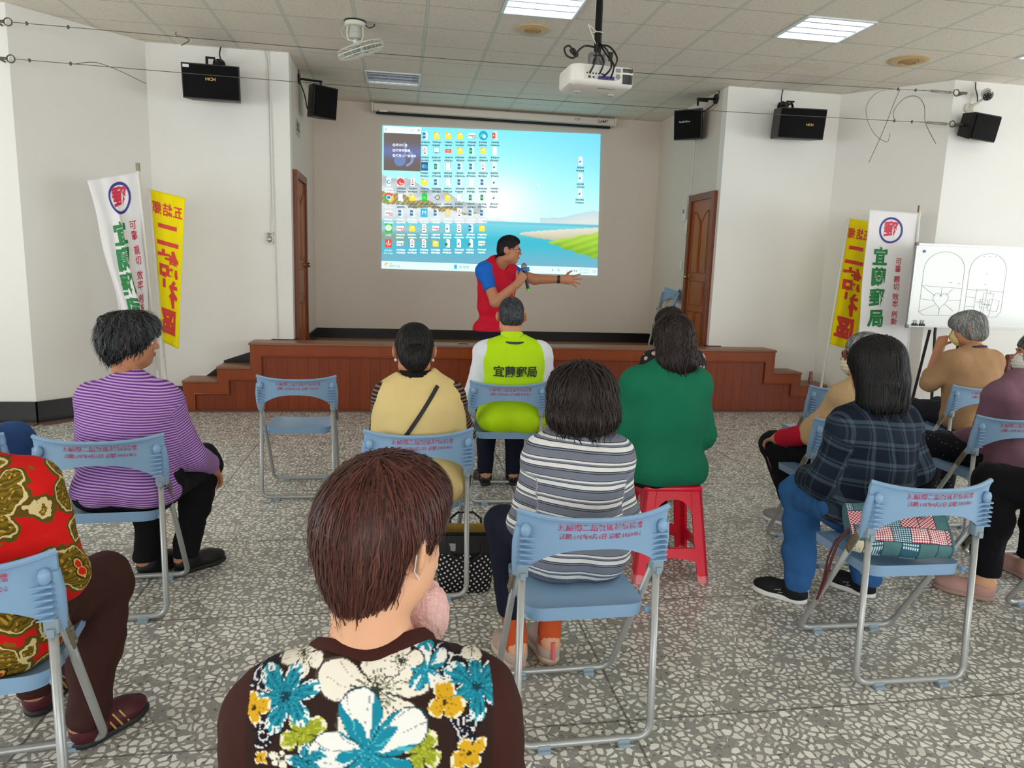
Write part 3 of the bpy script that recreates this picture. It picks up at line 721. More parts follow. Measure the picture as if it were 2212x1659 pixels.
# ------------------------------------------------------------------ orbit fan on the ceiling
FANW = mat('cream_fan_enamel', '#d9d8c8', .4, var=.03); FANB = mat('translucent_blue_grey_blade', '#9fb0b4', .3); FANG = mat('fan_motor_grey', '#b9bab2', .4)
fan = empty('ceiling_fan', (-.368, 6.17, CZ)); tag(fan, 'white orbit fan with a tilted wire cage under the ceiling', 'fan')
MB().lathe([(.085, -.001), (.085, -.012)], n=24).build('gasket', RUB, fan, smooth=True, angle=40)
MB().lathe([(.082, -.012), (.082, -.035), (.074, -.042), (.01, -.042)], n=28).build('base', FANW, fan, smooth=True, angle=40)
MB().lathe([(.036, -.042), (.042, -.07), (.05, -.11), (.046, -.13), (.02, -.14)], n=24).box((.0, -.045, -.075), (.04, .012, .03)).build('motor_housing', FANG, fan, smooth=True, angle=40)
MB().tube(arc_path([(-.058, 0, -.042), (-.062, 0, -.10), (-.055, 0, -.145), (.055, 0, -.145), (.062, 0, -.10), (.058, 0, -.042)], .02, 4), .007, 8).cyl((0, 0, -.14), (.02, 0, -.175), .022, n=14).build('yoke', FANW, fan, smooth=True, angle=40)
Rf = Matrix.Rotation(D2(-20), 3, 'Y') @ Matrix.Rotation(D2(10), 3, 'X'); hc = Vector((.045, -.02, -.215))
cg = MB(); Rr = .185
for rr_, zz in ((Rr, 0), (Rr*.97, .03), (Rr*.97, -.03), (Rr*.55, .045), (Rr*.55, -.045), (Rr*.18, .05), (Rr*.18, -.05)):
    cg.tube([hc+Rf @ Vector((rr_*math.cos(a), rr_*math.sin(a), zz)) for a in np.linspace(0, 2*PI, 37)[:-1]], .003 if rr_ < Rr else .005, 5, closed=True)
for k in range(28):
    a = 2*PI*k/28
    for s_ in (1, -1): cg.tube([hc+Rf @ Vector((r*math.cos(a), r*math.sin(a), s_*z)) for r, z in ((.02, .05), (Rr*.55, .046), (Rr*.9, .034), (Rr*.985, .02), (Rr, 0))], .0013, 4, cap=False)
cg.build('wire_cage', FANW, fan, smooth=True)
MB().cyl(hc+Rf @ Vector((0, 0, .06)), hc+Rf @ Vector((0, 0, -.045)), .03, n=16).build('hub', FANG, fan, smooth=True, angle=40)
for k in range(3):
    bl = MB()
    def bf(u, v, k=k):
        r = .02+.145*u; a = 2*PI*k/3+(v-.5)*(1.5-.5*u); return hc+Rf @ Vector((r*math.cos(a), r*math.sin(a), (v-.5)*.035))
    bl.grid(bf, 6, 6); m0 = len(bl.v); bl.v += [tuple(Vector(p)+Rf @ Vector((0, 0, .0025))) for p in bl.v[:m0]]
    bl.f += [tuple(i+m0 for i in reversed(f)) for f in bl.f[:]]; bl.m = [0]*len(bl.f); bl.c = [None]*len(bl.f)
    bl.build('blade', FANB, fan, smooth=True)
cable('cord', [(.08, -.02, -.03), (.11, -.03, -.05), (.14, -.03, -.04), (.155, -.03, -.025), (.145, -.03, -.02)], .004, RUB, None).build('cord', RUB, fan, smooth=True)
cable('cord', [(-.08, 0, -.04), (-.105, 0, -.08), (-.09, 0, -.12), (-.06, 0, -.14)], .003, PVC, None).build('cord', FANG, fan, smooth=True)

# ------------------------------------------------------------------ screen case, sign, cameras, switches
CASE = mat('cream_screen_case', '#d7cfc2', .5, var=.03)
sc_ = empty('screen_case', (1.15, 9.06, 3.2)); tag(sc_, 'long cream roller screen case with black bottom bar atop the stage wall', 'projector screen')
MB().rbox((0, 0, .045), (2.96, .09, .085), .012, 3).box((-1.49, 0, .045), (.02, .095, .095)).box((1.49, 0, .045), (.02, .095, .095)).build('case', CASE, sc_, smooth=True, angle=40)
MB().rbox((-.01, -.03, -.020), (2.88, .028, .030), .012, 3).build('bottom_bar', BLK, sc_, smooth=True, angle=40)
MB().box((-1.36, -.046, .003), (.09, .004, .022)).build('sticker', WHT, sc_)
tm = MB(); put_text(tm, 'LAMY', .05, lambda a, b: (a, -.0465, b), 0, .001, ox=1.33, oy=.045); put_text(tm, 'TOP', .04, lambda a, b: (a, -.0465, b), 0, 0, ox=1.0, oy=.05)
tm.build('logo', mat('dark_lettering', '#4a4743', .6), sc_, fix=False)
cable('cord', [(1.50, 0, .07), (1.53, -.01, .05), (1.54, -.01, 0), (1.51, -.01, -.02)], .004, RUB, None).build('cord', PVC, sc_, smooth=True)
sg_ = empty('wall_sign', (XL+.004, 7.75, 2.74)); tag(sg_, 'small white sign with dark lettering on the left stage side wall above the door', 'sign')
MB().box((0, 0, 0), (.006, .26, .15)).build('plate', mat('grey_sign_plate', '#b4b1aa', .5), sg_)
tm = MB(); put_text(tm, '出口', .10, lambda a, b: (.0038, a, b), 0, .003); tm.build('lettering', mat('dark_sign_ink', '#3b3a3c', .6), sg_, fix=False)
el = empty('emergency_light', (-1.235, YP, 1.63)); tag(el, 'small wall emergency light in a clear plastic housing on the left pillar', 'emergency light')
CLR = mat('cloudy_plastic', '#c9c7be', .25)
MB().prism([(-.03, -.055), (.03, -.055), (.038, -.03), (.038, .03), (.03, .055), (-.03, .055), (-.038, .03), (-.038, -.03)], -.03, -.001, 'y').build('back_case', CLR, el)
MB().sph((0, -.03, -.012), (.026, .022, .034), 12).build('lens', mat('silver_lens', '#b4b3ad', .15, metal=.6), el, smooth=True)
MB().box((0, -.034, .035), (.036, .012, .02)).build('top_vent', GRL, el)
cd_ = MB().tube([(-1.215, YP-.008, 3.31), (-1.205, YP-.008, 3.16), (-1.195, YP-.008, 2.1), (-1.185, YP-.008, .66)], .008, 8).tube([(-1.245, YP-.006, 3.31), (-1.222, YP-.006, 3.22), (-1.22, YP-.006, 2.0), (-1.232, YP-.006, 1.69)], .005, 6)
tag(cd_.build('cable_conduit', mat('white_conduit', '#dedcd5', .5), smooth=True), 'thin white cable conduit running down the left pillar edge', 'conduit')
cv = empty('security_camera', (5.43, 6.30, 3.165)); tag(cv, 'white bullet security camera high on the right wall', 'camera')
Rc = Matrix.Rotation(D2(-34), 3, 'Z') @ Matrix.Rotation(D2(22), 3, 'X')
MB().cyl(Rc @ Vector((0, .07, 0)), Rc @ Vector((0, -.05, 0)), .042, n=20).cyl(Rc @ Vector((0, .05, .01)), Rc @ Vector((0, -.068, .01)), .046, n=20, cap=False).build('housing', mat('camera_white', '#dedbd4', .4), cv, smooth=True, angle=40)
MB().cyl(Rc @ Vector((0, -.05, 0)), Rc @ Vector((0, -.056, 0)), .036, n=18).build('lens_ring', mat('camera_black', '#1c1c20', .2), cv, smooth=True, angle=40)
for k in range(6): MB().sph(Rc @ Vector((.025*math.cos(k*PI/3), -.057, .025*math.sin(k*PI/3))), .006, 8).build('led', GRL, cv, smooth=True)
MB().tube(arc_path([(0, .05, -.03), (-.06, .08, -.08), (-.08, .11, -.09)], .03, 4), .012, 8).cyl((-.08, .10, -.10), (-.08, .12, -.10), .045, n=18).build('wall_bracket', mat('camera_cream', '#cfc7b8', .5), cv, smooth=True, angle=40)
cable('cord', [(-.04, .11, .14), (-.05, .09, .08), (-.055, .05, .0), (-.03, .07, -.04)], .005, RUB, None).build('cord', RUB, cv, smooth=True)
ic = empty('intercom', (XR-.001, 8.12, 2.10)); tag(ic, 'small white thermostat box with a dangling cord beside the right stage door', 'switch')
MB().rbox((-.015, 0, 0), (.03, .085, .16), .006, 2).build('case', PVC, ic, smooth=True, angle=40); MB().box((-.031, 0, .03), (.003, .05, .05)).build('display', GRL, ic)
for z, h, lab in ((1.95, .17, 'narrow white switch plate below the thermostat box'), (1.50, .11, 'square white wall switch above the folded chairs')):
    sw_ = empty('wall_switch', (XR-.001, 8.07 if h > .12 else 8.15, z)); tag(sw_, lab, 'switch'); MB().rbox((-.006, 0, 0), (.012, .075, h), .004, 2).build('plate', PVC, sw_, smooth=True, angle=40); MB().box((-.013, 0, 0), (.004, .03, h*.5)).build('rocker', WHT, sw_)
wc = MB().tube([(XR-.006, 7.99, 3.3), (XR-.006, 8.0, 2.32), (XR-.006, 8.09, 2.30), (XR-.006, 8.1, 2.18)], .006, 6)
tag(wc.build('cable_conduit', PVC, smooth=True), 'thin white cable running down the right stage wall to the door', 'conduit')

# ------------------------------------------------------------------ two stretched wires with turnbuckles
for z0, z1, nm in ((3.142, 3.168, 'upper'), (2.878, 2.888, 'lower')):
    wr = empty('stretched_wire', (1.1, 6.30, (z0+z1)/2)); tag(wr, nm+' steel wire stretched across the whole hall below the ceiling', 'wire', 'steel wires stretched across the hall')
    zm = (z0+z1)/2; xl, xr = -2.948-1.1, 5.109-1.1; a, b = z0-zm, z1-zm
    MB().tube([(xl+.03+(xr-xl-.06)*t, 0, a+(b-a)*t-.035*math.sin(PI*t)) for t in np.linspace(0, 1, 30)], .0026, 6).build('wire', WIRE, wr, smooth=True)
    for x, z, sg in ((xl, a, -1), (xr, b, 1)):
        MB().tube([(x+.028*math.cos(t), 0, z+.028*math.sin(t)) for t in np.linspace(0, 2*PI, 20)], .005, 6).cyl((x+sg*.028, 0, z), (x+sg*.11, 0, z), .011, n=10).cyl((x+sg*.09, 0, z), (x+sg*.095, .11, z), .008, n=8).build('eye_bolt', WIRE, wr, smooth=True, angle=50)
    tbk = MB(); x = xr-.04; z = b-.003
    tbk.tube([(x-.02, 0, z+.008), (x-.22, 0, z+.009)], .004, 6).tube([(x-.02, 0, z-.010), (x-.22, 0, z-.009)], .004, 6).cyl((x, 0, z), (x-.08, 0, z), .005, n=8).cyl((x-.16, 0, z), (x-.30, 0, z), .005, n=8).sph((x-.02, 0, z), .011, 8).sph((x-.22, 0, z), .011, 8)
    tbk.build('turnbuckle', mat('grey_turnbuckle', '#8b867c', .4, metal=.7), wr, smooth=True, angle=50)
    for x in (xl+.13, xl+.42, xr-.42, xr-.60): MB().sph((x, 0, a+(b-a)*(x-xl)/(xr-xl)-.035*math.sin(PI*(x-xl)/(xr-xl))), (.012, .010, .016), 8).build('wire_clamp', WIRE, wr, smooth=True)
    if nm == 'upper':
        cable('', [(xr-.60, 0, b-.01), (xr-.78, 0, b-.04), (xr-.90, -.02, b-.15), (xr-.90, -.02, b-.27), (xr-.80, -.02, b-.42), (xr-.66, -.01, b-.48), (xr-.64, -.01, b-.40)], .0022, WIRE, None).build('loose_end', WIRE, wr, smooth=True)
        cable('', [(xr-.58, 0, b-.01), (xr-.64, -.02, b-.14), (xr-.72, -.03, b-.38), (xr-.84, -.04, b-.68)], .0026, WIRE, None).build('loose_end', WIRE, wr, smooth=True)
        cable('', [(xl+1.20, 0, a+.02), (xl+1.21, -.02, a-.01), (xl+1.27, -.02, a-.02), (xl+1.30, -.02, a-.04), (xl+1.24, -.02, a-.08)], .004, WIRE, None).build('hook', WIRE, wr, smooth=True)
    else:
        cable('', [(xr-.60, 0, b-.01), (xr-.63, -.02, b+.08), (xr-.54, -.03, b+.19), (xr-.42, -.03, b+.21), (xr-.33, -.02, b+.14), (xr-.30, -.02, b), (xr-.22, -.03, b-.13), (xr-.17, -.03, b-.19)], .003, WIRE, None).build('loose_end', WIRE, wr, smooth=True)
        cable('', [(xl+.45, 0, a-.005), (xl+.6, -.01, a+.015), (xl+.76, -.02, a-.03), (xl+.9, -.03, a-.09), (xl+.97, -.03, a-.12)], .0028, WIRE, None).build('loose_end', WIRE, wr, smooth=True)
# ------------------------------------------------------------------ the picture thrown on the stage wall
SCR = NT('projected_light'); SCR.color((0, 0, 0)); SCR.L(SCR.attr('Col').outputs['Color'], SCR.b.inputs['Emission Color']); SCR.b.inputs['Emission Strength'].default_value = 0.92; SCR = SCR.done(.8, 0.05)  # the picture glows by itself, standing in for the projector's beam
TL, TR, BR, BL = Vector((-.227, 0, 3.059)), Vector((2.486, 0, 3.115)), Vector((2.538, 0, 1.351)), Vector((-.234, 0, 1.354))
PY = YB-.010
def S(u, v, d=0.0):
    p = TL*(1-u)*(1-v)+TR*u*(1-v)+BR*u*v+BL*(1-u)*v
    return (p.x, PY-d, p.z)
scr = empty('projected_image', (1.14, PY, 2.2)); tag(scr, 'projected computer desktop with icons on a blue lake landscape on the stage wall', 'projected image')
def sq(mb, pts, col, d=.001): mb.add([S(u, v, d) for u, v in pts], [tuple(range(len(pts)))], 0, lin(col) if isinstance(col, str) else col)
def rect(mb, u0, v0, u1, v1, col, d=.001): sq(mb, [(u0, v0), (u1, v0), (u1, v1), (u0, v1)], col, d)
def ring(mb, u, v, r, col, a0=0, a1=2*PI, rin=0.0, d=.001, asp=.64, n=18):
    # r is measured in picture heights
    P = [(u+r*asp*math.cos(a), v+r*math.sin(a)) for a in np.linspace(a0, a1, n)]
    if rin: Q = [(u+rin*asp*math.cos(a), v+rin*math.sin(a)) for a in np.linspace(a0, a1, n)]
    else: Q = [(u, v)]*n
    mb.add([S(*p, d) for p in P]+[S(*q, d) for q in Q], [(i, i+1, n+i+1, n+i) for i in range(n-1)], 0, lin(col) if isinstance(col, str) else col)
def lake(u, v):
    c = np.array
    def mix(a, b, t): t = max(0, min(1, t)); return a+(b-a)*t
    h = lambda s: c(lin(s))
    sky = mix(h('#7fe0ee'), h('#c4fbfb'), v/.62)
    sky = mix(sky, h('#74cfe8'), max(0, (u-.55)/.45)*max(0, 1-v/.5)*.8)
    g = math.exp(-(((u-.52)/.16)**2+((v-.50)/.18)**2)); sky = mix(sky, h('#f4fdf8'), g*.9)
    col = sky
    # left mountain and its tree line
    m1 = .335+.55*(u)**1.25+.015*math.sin(u*40)
    if v > m1 and u < .45: col = mix(h('#a9b5b8'), h('#d4dfe0'), (v-m1)/.14+.2*math.sin(u*50+v*60))
    t1 = .445+.34*u+.012*math.sin(u*55)
    if t1 < v < t1+.085*max(0, 1-u/.46) and u < .46: col = mix(h('#8d7d4c'), h('#b7a878'), .5+.5*math.sin(u*300+v*170))
    if v >= t1+.085*max(0, 1-u/.46) and u < .62 and v < .66 and v > .36+.45*u: col = mix(h('#d9e2e4'), h('#b9c6c9'), (v-t1)/.3+.15*math.sin(v*90+u*20))
    # right far hill
    hr = .595-.055*math.exp(-((u-.985)/.06)**2)-.03*math.exp(-((u-.90)/.06)**2)
    if v > hr and u > .72: col = mix(h('#b6d3dc'), h('#cfdad3'), (v-hr)/.06)
    wl = .655+.004*math.sin(u*9)
    if v > wl or (u > .45 and v > .632):
        t = (v-.632)/.31
        col = mix(h('#7fd0dc'), h('#44b4c8'), t*2.4); col = mix(col, h('#7fa8bd'), (t-.55)*1.6)
        r = math.exp(-((v-.715)/.022)**2)*max(0, 1-u/.42); col = mix(col, h('#b4c6c4'), r*.8)
        r = math.exp(-((v-(.77+.02*u))/.04)**2)*max(0, 1-u/.36); col = mix(col, h('#8f9a80'), r*.9)
        r = math.exp(-((v-.645)/.008)**2)*max(0, (u-.2)); col = mix(col, h('#5ea9c0'), r)
    # right sandbank and meadow
    k = (u-.625)/.375
    if k > 0:
        top, bot = .715-.06*k**.7, .725+.035*math.sin(min(1, k*1.5)*PI/2)
        if k > .55: bot = .752-.05*(k-.55)
        if top < v < bot: col = mix(h('#dcd7c2'), h('#b9b89a'), (v-top)/(bot-top))
        k2 = (u-.755)/.245
        if k2 > 0:
            top = .765-.075*k2+.004*math.sin(k2*17); bot = .765+.115*k2**.8+.006*math.sin(k2*23)
            if top < v < bot: col = mix(h('#a8cf4a'), h('#7fae32'), (v-top)/(bot-top)+.25*math.sin(u*70+v*130))
    return tuple(col)
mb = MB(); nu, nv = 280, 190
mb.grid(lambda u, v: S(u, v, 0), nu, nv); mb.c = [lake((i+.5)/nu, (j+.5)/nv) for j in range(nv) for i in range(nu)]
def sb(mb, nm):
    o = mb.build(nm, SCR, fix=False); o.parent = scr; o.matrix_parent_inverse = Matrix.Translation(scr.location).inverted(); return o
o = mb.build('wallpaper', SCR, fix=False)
# pixel colours interpolate smoothly over the backdrop
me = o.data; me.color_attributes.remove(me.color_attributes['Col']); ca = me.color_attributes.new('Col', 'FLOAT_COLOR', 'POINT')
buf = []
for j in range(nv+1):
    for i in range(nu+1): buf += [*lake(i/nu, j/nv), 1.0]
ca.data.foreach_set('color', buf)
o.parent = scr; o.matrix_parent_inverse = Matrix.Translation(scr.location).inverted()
MB().add([S(0, 0, -.004), S(1, 0, -.004), S(1, 1, -.004), S(0, 1, -.004)]+[S(0, 0, -.001), S(1, 0, -.001), S(1, 1, -.001), S(0, 1, -.001)], [(0, 1, 2, 3), (7, 6, 5, 4)])
DARK, WT = '#4f6a75', '#f2ffff'
def smudge(mb, u, v, w_, col, seed, rows=2):
    r = random.Random(seed)
    for k in range(rows):
        x = u-w_/2*(r.uniform(.7, 1)); e = u+w_/2*r.uniform(.7, 1)
        while x < e:
            d = r.uniform(.0022, .0045); rect(mb, x, v+k*.021+r.uniform(0, .003), x+d, v+k*.021+r.uniform(.010, .014), col, .0012); x += d+.0012
def label(mb, txt, u, v, size, col=WT):
    put_text(mb, txt, size, lambda a, b: S(u+a, v-b/.64, .0014), 0, .0, col=lin(col), res=1)
def icon(kind, u, v, seed, txt=None, lc=None):
    mb = MB(); w_, h = .0135, .030
    def doc(c='#eef6f6', x0=-.009, x1=.010): sq(mb, [(u+x0, v-h), (u+x1-.005, v-h), (u+x1, v-h+.012), (u+x1, v+h), (u+x0, v+h)], c)
    if kind == 'folder':
        sq(mb, [(u-w_, v-h*.8), (u-w_*.3, v-h*.8), (u-w_*.1, v-h*.55), (u+w_, v-h*.55), (u+w_, v+h*.8), (u-w_, v+h*.8)], '#e3c62e'); rect(mb, u-w_*.95, v-h*.25, u+w_*.95, v+h*.78, '#f1e052', .0012)
        rect(mb, u-w_*.4, v-h*.45, u+w_*.5, v-h*.1, '#f4f3da', .0013)
    elif kind == 'word': doc('#dbeaf0', -.002, .012); rect(mb, u-.010, v-.018, u+.003, v+.020, '#3f6ea5', .0012); label(mb, 'W', u-.0035, v+.002, .013)
    elif kind == 'excel': doc('#dcefe4', -.002, .012); rect(mb, u-.010, v-.018, u+.003, v+.020, '#2e8a5c', .0012); label(mb, 'X', u-.0035, v+.002, .013)
    elif kind == 'ppt': doc('#f3dad2', -.002, .012); rect(mb, u-.012, v-.018, u+.002, v+.020, '#d3573f', .0012); label(mb, 'P', u-.005, v+.002, .013)
    elif kind == 'pdf':
        doc('#f4f6f4'); ring(mb, u, v-.006, .012, '#c8474a', 0, PI, .009, .0013); sq(mb, [(u-.001, v-.022), (u+.001, v-.022), (u+.002, v-.004), (u-.002, v-.004)], '#c8474a', .0013); rect(mb, u-.005, v+.013, u+.005, v+.021, '#5a5a60', .0013)
    elif kind == 'music': doc('#eaf4f4'); ring(mb, u-.002, v+.006, .007, '#4d7fa0', d=.0013); rect(mb, u+.0018, v-.014, u+.003, v+.006, '#4d7fa0', .0013)
    elif kind == 'sheet': doc('#e4f1e6', -.004, .012); rect(mb, u-.010, v-.002, u+.001, v+.018, '#3c7b60', .0012)
    elif kind == 'blank': doc('#eff8f8')
    elif kind == 'note': rect(mb, u-.012, v-h, u+.010, v+h*.9, '#7d98a0'); rect(mb, u-.0108, v-h+.003, u+.0088, v+h*.86, '#f2f9f6', .0012); rect(mb, u+.006, v+h*.4, u+.012, v+h, '#ffffff', .0014)
    elif kind == 'wide': rect(mb, u-.016, v-.016, u+.015, v+.018, '#f0f4f2'); rect(mb, u-.014, v-.002, u+.006, v+.006, '#c98a96', .0012); ring(mb, u+.010, v+.008, .011, '#d4686a', rin=.006, d=.0013)
    elif kind == 'red': rect(mb, u-.014, v-.012, u+.014, v+.014, '#e86a58'); rect(mb, u-.006, v-.001, u+.006, v+.003, '#f6d0c8', .0012)
    elif kind == 'chat': rect(mb, u-.014, v-.026, u+.013, v+.014, '#6d8b95'); rect(mb, u-.0125, v-.023, u+.0115, v+.011, '#cdeff2', .0012); sq(mb, [(u-.004, v+.014), (u+.004, v+.014), (u-.006, v+.026)], '#6d8b95')
    elif kind == 'edge': ring(mb, u, v, .032, '#2f9fd6'); ring(mb, u-.002, v+.006, .022, '#56d08e', PI*.9, PI*1.9, 0, .0012); ring(mb, u+.004, v+.006, .013, '#bff3f4', d=.0013)
    elif kind == 'app': rect(mb, u-.016, v-h, u+.015, v+h, '#42607c'); ring(mb, u-.004, v, .014, '#59b8e8', d=.0012); ring(mb, u+.005, v+.002, .014, '#4a8fd8', rin=.006, d=.0013)
    elif kind == 'bin': sq(mb, [(u-.011, v-h), (u+.011, v-h), (u+.009, v+h), (u-.009, v+h)], '#e6f3f6'); ring(mb, u, v, .014, '#4c8dc0', rin=.008, d=.0013, a1=5.2)
    elif kind == 'swirl': rect(mb, u-.015, v-h, u+.015, v+h, '#f3efec'); ring(mb, u, v, .026, '#d9524d', d=.0012); ring(mb, u+.003, v+.004, .014, '#f0d8d4', .3, 3.6, .007, .0014)
    elif kind == 'chrome':
        for k, c in enumerate(('#e0624e', '#efcf45', '#4fae62')): ring(mb, u, v, .034, c, -PI*.83+k*2*PI/3, -PI*.83+(k+1)*2*PI/3)
        ring(mb, u, v, .017, '#f2f6f4', d=.0012); ring(mb, u, v, .013, '#4e86d8', d=.0014)
    elif kind == 'green': doc('#38c33f', -.011, .013); ring(mb, u, v+.002, .013, '#5fd860', d=.0012)
    elif kind == 'tool': rect(mb, u-.014, v-h*.9, u+.006, v+h*.7, '#b9dde6'); ring(mb, u+.006, v, .018, '#cf5560', rin=.012, d=.0013); rect(mb, u-.011, v-.004, u, v+.002, '#5d8fa0', .0013)
    elif kind == 'blue': rect(mb, u-.016, v-h, u+.015, v+h, '#3fb6da'); label(mb, 'M', u, v, .026)
    elif kind == 'thin': rect(mb, u-.010, v-h*.9, u+.010, v+h*.9, '#d9c987'); rect(mb, u-.007, v-h*.7, u+.007, v+h*.6, '#e3d7a4', .0012)
    elif kind == 'line': rect(mb, u-.016, v-h*1.05, u+.016, v+h*1.05, '#37c43d'); ring(mb, u, v-.003, .022, '#f2fbf2', d=.0012); label(mb, 'LINE', u, v-.003, .009, '#37b43d')
    elif kind == 'acro': rect(mb, u-.015, v-h, u+.015, v+h, '#e0574c'); ring(mb, u, v-.004, .017, '#fbeeee', 0, PI, .013, .0013); sq(mb, [(u-.001, v-.022), (u+.0015, v-.022), (u+.003, v), (u-.003, v)], '#fbeeee', .0013)
    if kind in ('bin', 'swirl', 'chrome', 'note', 'line', 'acro', 'blue', 'wide') and seed < 30: rect(mb, u-.018, v+h*.45, u-.010, v+h*1.02, '#eef6f8', .0016)
    if txt:
        for k, t in enumerate(txt): label(mb, t, u, v+.050+.020*k, .0125)
    else: smudge(mb, u, v+.040, .042, lc, seed, 2)
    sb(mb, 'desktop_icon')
KIND = {'w': 'word', 'f': 'folder', 'p': 'pdf', 'x': 'excel', 'm': 'music', 'l': 'wide', 's': 'sheet', 'b': 'blank', 'n': 'note'}
ROWS = [[None, None, None, 'w', 'f', 'f', 'f', 'l', 'edge', 'ppt'], [None, None, None, 'p', 'chat', 'red', 'f', 'x', 'f', 'b'], [None, None, None, 'app', 'x', 'n', 'w', 'w', 'p', 'm'],
        ['bin', 'swirl', 'p', 'f', 'w', 'n', 'w', 'b', 'w', 'm'], ['chrome', 'n', 'f', 'green', 'tool', 'f', 'n', 'x', 'x', 'm'], ['l', 'w', 'w', 'blue', 'w', 'thin', 'p', 'w', 'w', None],
        ['line', 'l', 'f', 'p', 'l', 'm', 'p', 'w', 'f', None], ['acro', 'l', 'p', 'p', 'f', 's', 'm', 's', 'l', None]]
TXT = {(4, 0): ['Google', 'Chrome'], (6, 0): ['LINE'], (7, 0): ['Adobe', 'Acrobat']}
for r, row in enumerate(ROWS):
    for c, k in enumerate(row):
        if k: icon(KIND.get(k, k), .030+.0527*c, .062+.108*r-.003*c+.004*(r == 0), r*10+c+(40 if c and r < 5 else 0), TXT.get((r, c)), WT if (r > 4 or c < 1) else DARK)
for k, v in enumerate((.19, .305, .415)): icon('music', .907, v, 200+k, None, DARK)
# player window, task bar, pointer
wn = MB(); rect(wn, .006, .004, .171, .050, '#e4ffff', .002)
n = 24
for k in range(n):
    t = k/n; g = math.exp(-((t-.47)/.17)**2); base = np.array(lin('#6f655f'))*(1-g*.8)+np.array(lin('#6873a5'))*g*.9
    rect(wn, .007, .050+.255*t, .171, .050+.255*(t+1/n)+.0005, tuple(base), .002)
ring(wn, .100, .215, .062, '#7f9ac2', PI*1.6, PI*2.45, .045, .0022); ring(wn, .078, .235, .040, '#6f86b4', d=.0021)
sq(wn, [(.098, .10), (.108, .14), (.104, .21), (.097, .21)], '#7f9ac2', .0022)
for k, t in enumerate(('再次播放', '投放到裝置', '播放上一個清單')): put_text(wn, t, .0128, lambda a, b, k=k: S(.060+a, .131+.036*k-b/.64, .0026), 0, .0002, 'LEFT', col=lin('#eef2f6'), res=1); ring(wn, .052, .131+.036*k, .010, '#eef2f6', rin=.005, d=.0026)
ring(wn, .130, .027, .008, '#7d8f94', rin=.006, d=.0026); put_text(wn, '×', .026, lambda a, b: S(.160+a, .027-b/.64, .0026), col=lin('#6d7f84')); rect(wn, .095, .026, .103, .028, '#7d8f94', .0026); rect(wn, .012, .018, .020, .034, '#b5c9cc', .0026)
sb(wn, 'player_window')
tb_ = MB(); rect(tb_, 0, .945, 1, 1, '#d9fbff', .0015)
ring(tb_, .022, .970, .013, '#e0b84a', d=.002); ring(tb_, .026, .974, .010, '#f0e3c0', d=.0022)
for x, y, t, s_ in ((.034, .962, '23°C', .013), (.034, .982, '晴時多雲', .012), (.365, .972, '搜尋', .015), (.905, .962, '上午 09:52', .012), (.915, .984, '2025/4/1', .012), (.805, .972, '英', .015), (.845, .972, 'ㄅ', .014)):
    put_text(tb_, t, s_, lambda a, b, x=x, y=y: S(x+a, y-b/.64, .002), 0, 0, 'LEFT', col=lin('#74919a'), res=1)
rect(tb_, .326, .956, .339, .986, '#35b5dc', .002); ring(tb_, .355, .970, .009, '#6d8a94', rin=.006, d=.002)
rect(tb_, .655, .954, .674, .984, '#3e6f90', .002); label(tb_, 'ZA', .6645, .970, .012)
for x in (.782, .875, .886, .895): rect(tb_, x, .966, x+.006, .978, '#8aa5ad', .002)
ring(tb_, .984, .972, .010, '#8aa5ad', rin=.007, d=.002)
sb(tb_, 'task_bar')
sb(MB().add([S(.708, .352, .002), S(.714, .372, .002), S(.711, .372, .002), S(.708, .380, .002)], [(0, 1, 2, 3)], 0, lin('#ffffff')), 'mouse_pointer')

# ------------------------------------------------------------------ banner flags in the two corners
POLE = mat('white_flag_pole', '#d9d7d0', .35); POLEG = mat('grey_pole_sleeve', '#77766f', .4, .5, .5); STEELC = mat('brushed_pole_cap', '#8a8070', .3, metal=.8)
def cloth_mat(name, c):
    t = NT(name); o = t.obj(); n = t.noise(9, t.mapv(o, (1, 1, .5)), 4); t.color(t.mix(n.outputs[0], tuple(x*.95 for x in lin(c)), lin(c))); t.bump(n.outputs[0], .5, .02)
    t.b.inputs['Transmission Weight'].default_value = 0.0; return t.done(.75, .2)
CW, CYL = cloth_mat('white_flag_cloth', '#e9e6e6'), cloth_mat('yellow_flag_cloth', '#f5e004')
REDT = mat('red_flag_print', '#d8382c', .6, var=.03); CRIM = mat('crimson_flag_print', '#c92346', .6, var=.03); GRN = mat('green_flag_print', '#0f7c3a', .6, var=.05); NAVY = mat('navy_flag_print', '#2a2f86', .6, var=.03)
def fine_text(mb, t, fn, bold):
    import bmesh
    V, F = text_data(t, 1.0, bold, res=2)
    bm = bmesh.new(); vs = [bm.verts.new(v) for v in V]
    for f in F:
        try: bm.faces.new([vs[i] for i in f])
        except ValueError: pass
    for _ in range(4):
        bmesh.ops.triangulate(bm, faces=bm.faces); L = [e for e in bm.edges if e.calc_length() > .10]
        if not L: break
        bmesh.ops.subdivide_edges(bm, edges=L, cuts=1)
    bmesh.ops.triangulate(bm, faces=bm.faces); bm.verts.index_update()
    mb.add([fn(v.co.x, v.co.y) for v in bm.verts], [tuple(v.index for v in f.verts) for f in bm.faces]); bm.free()
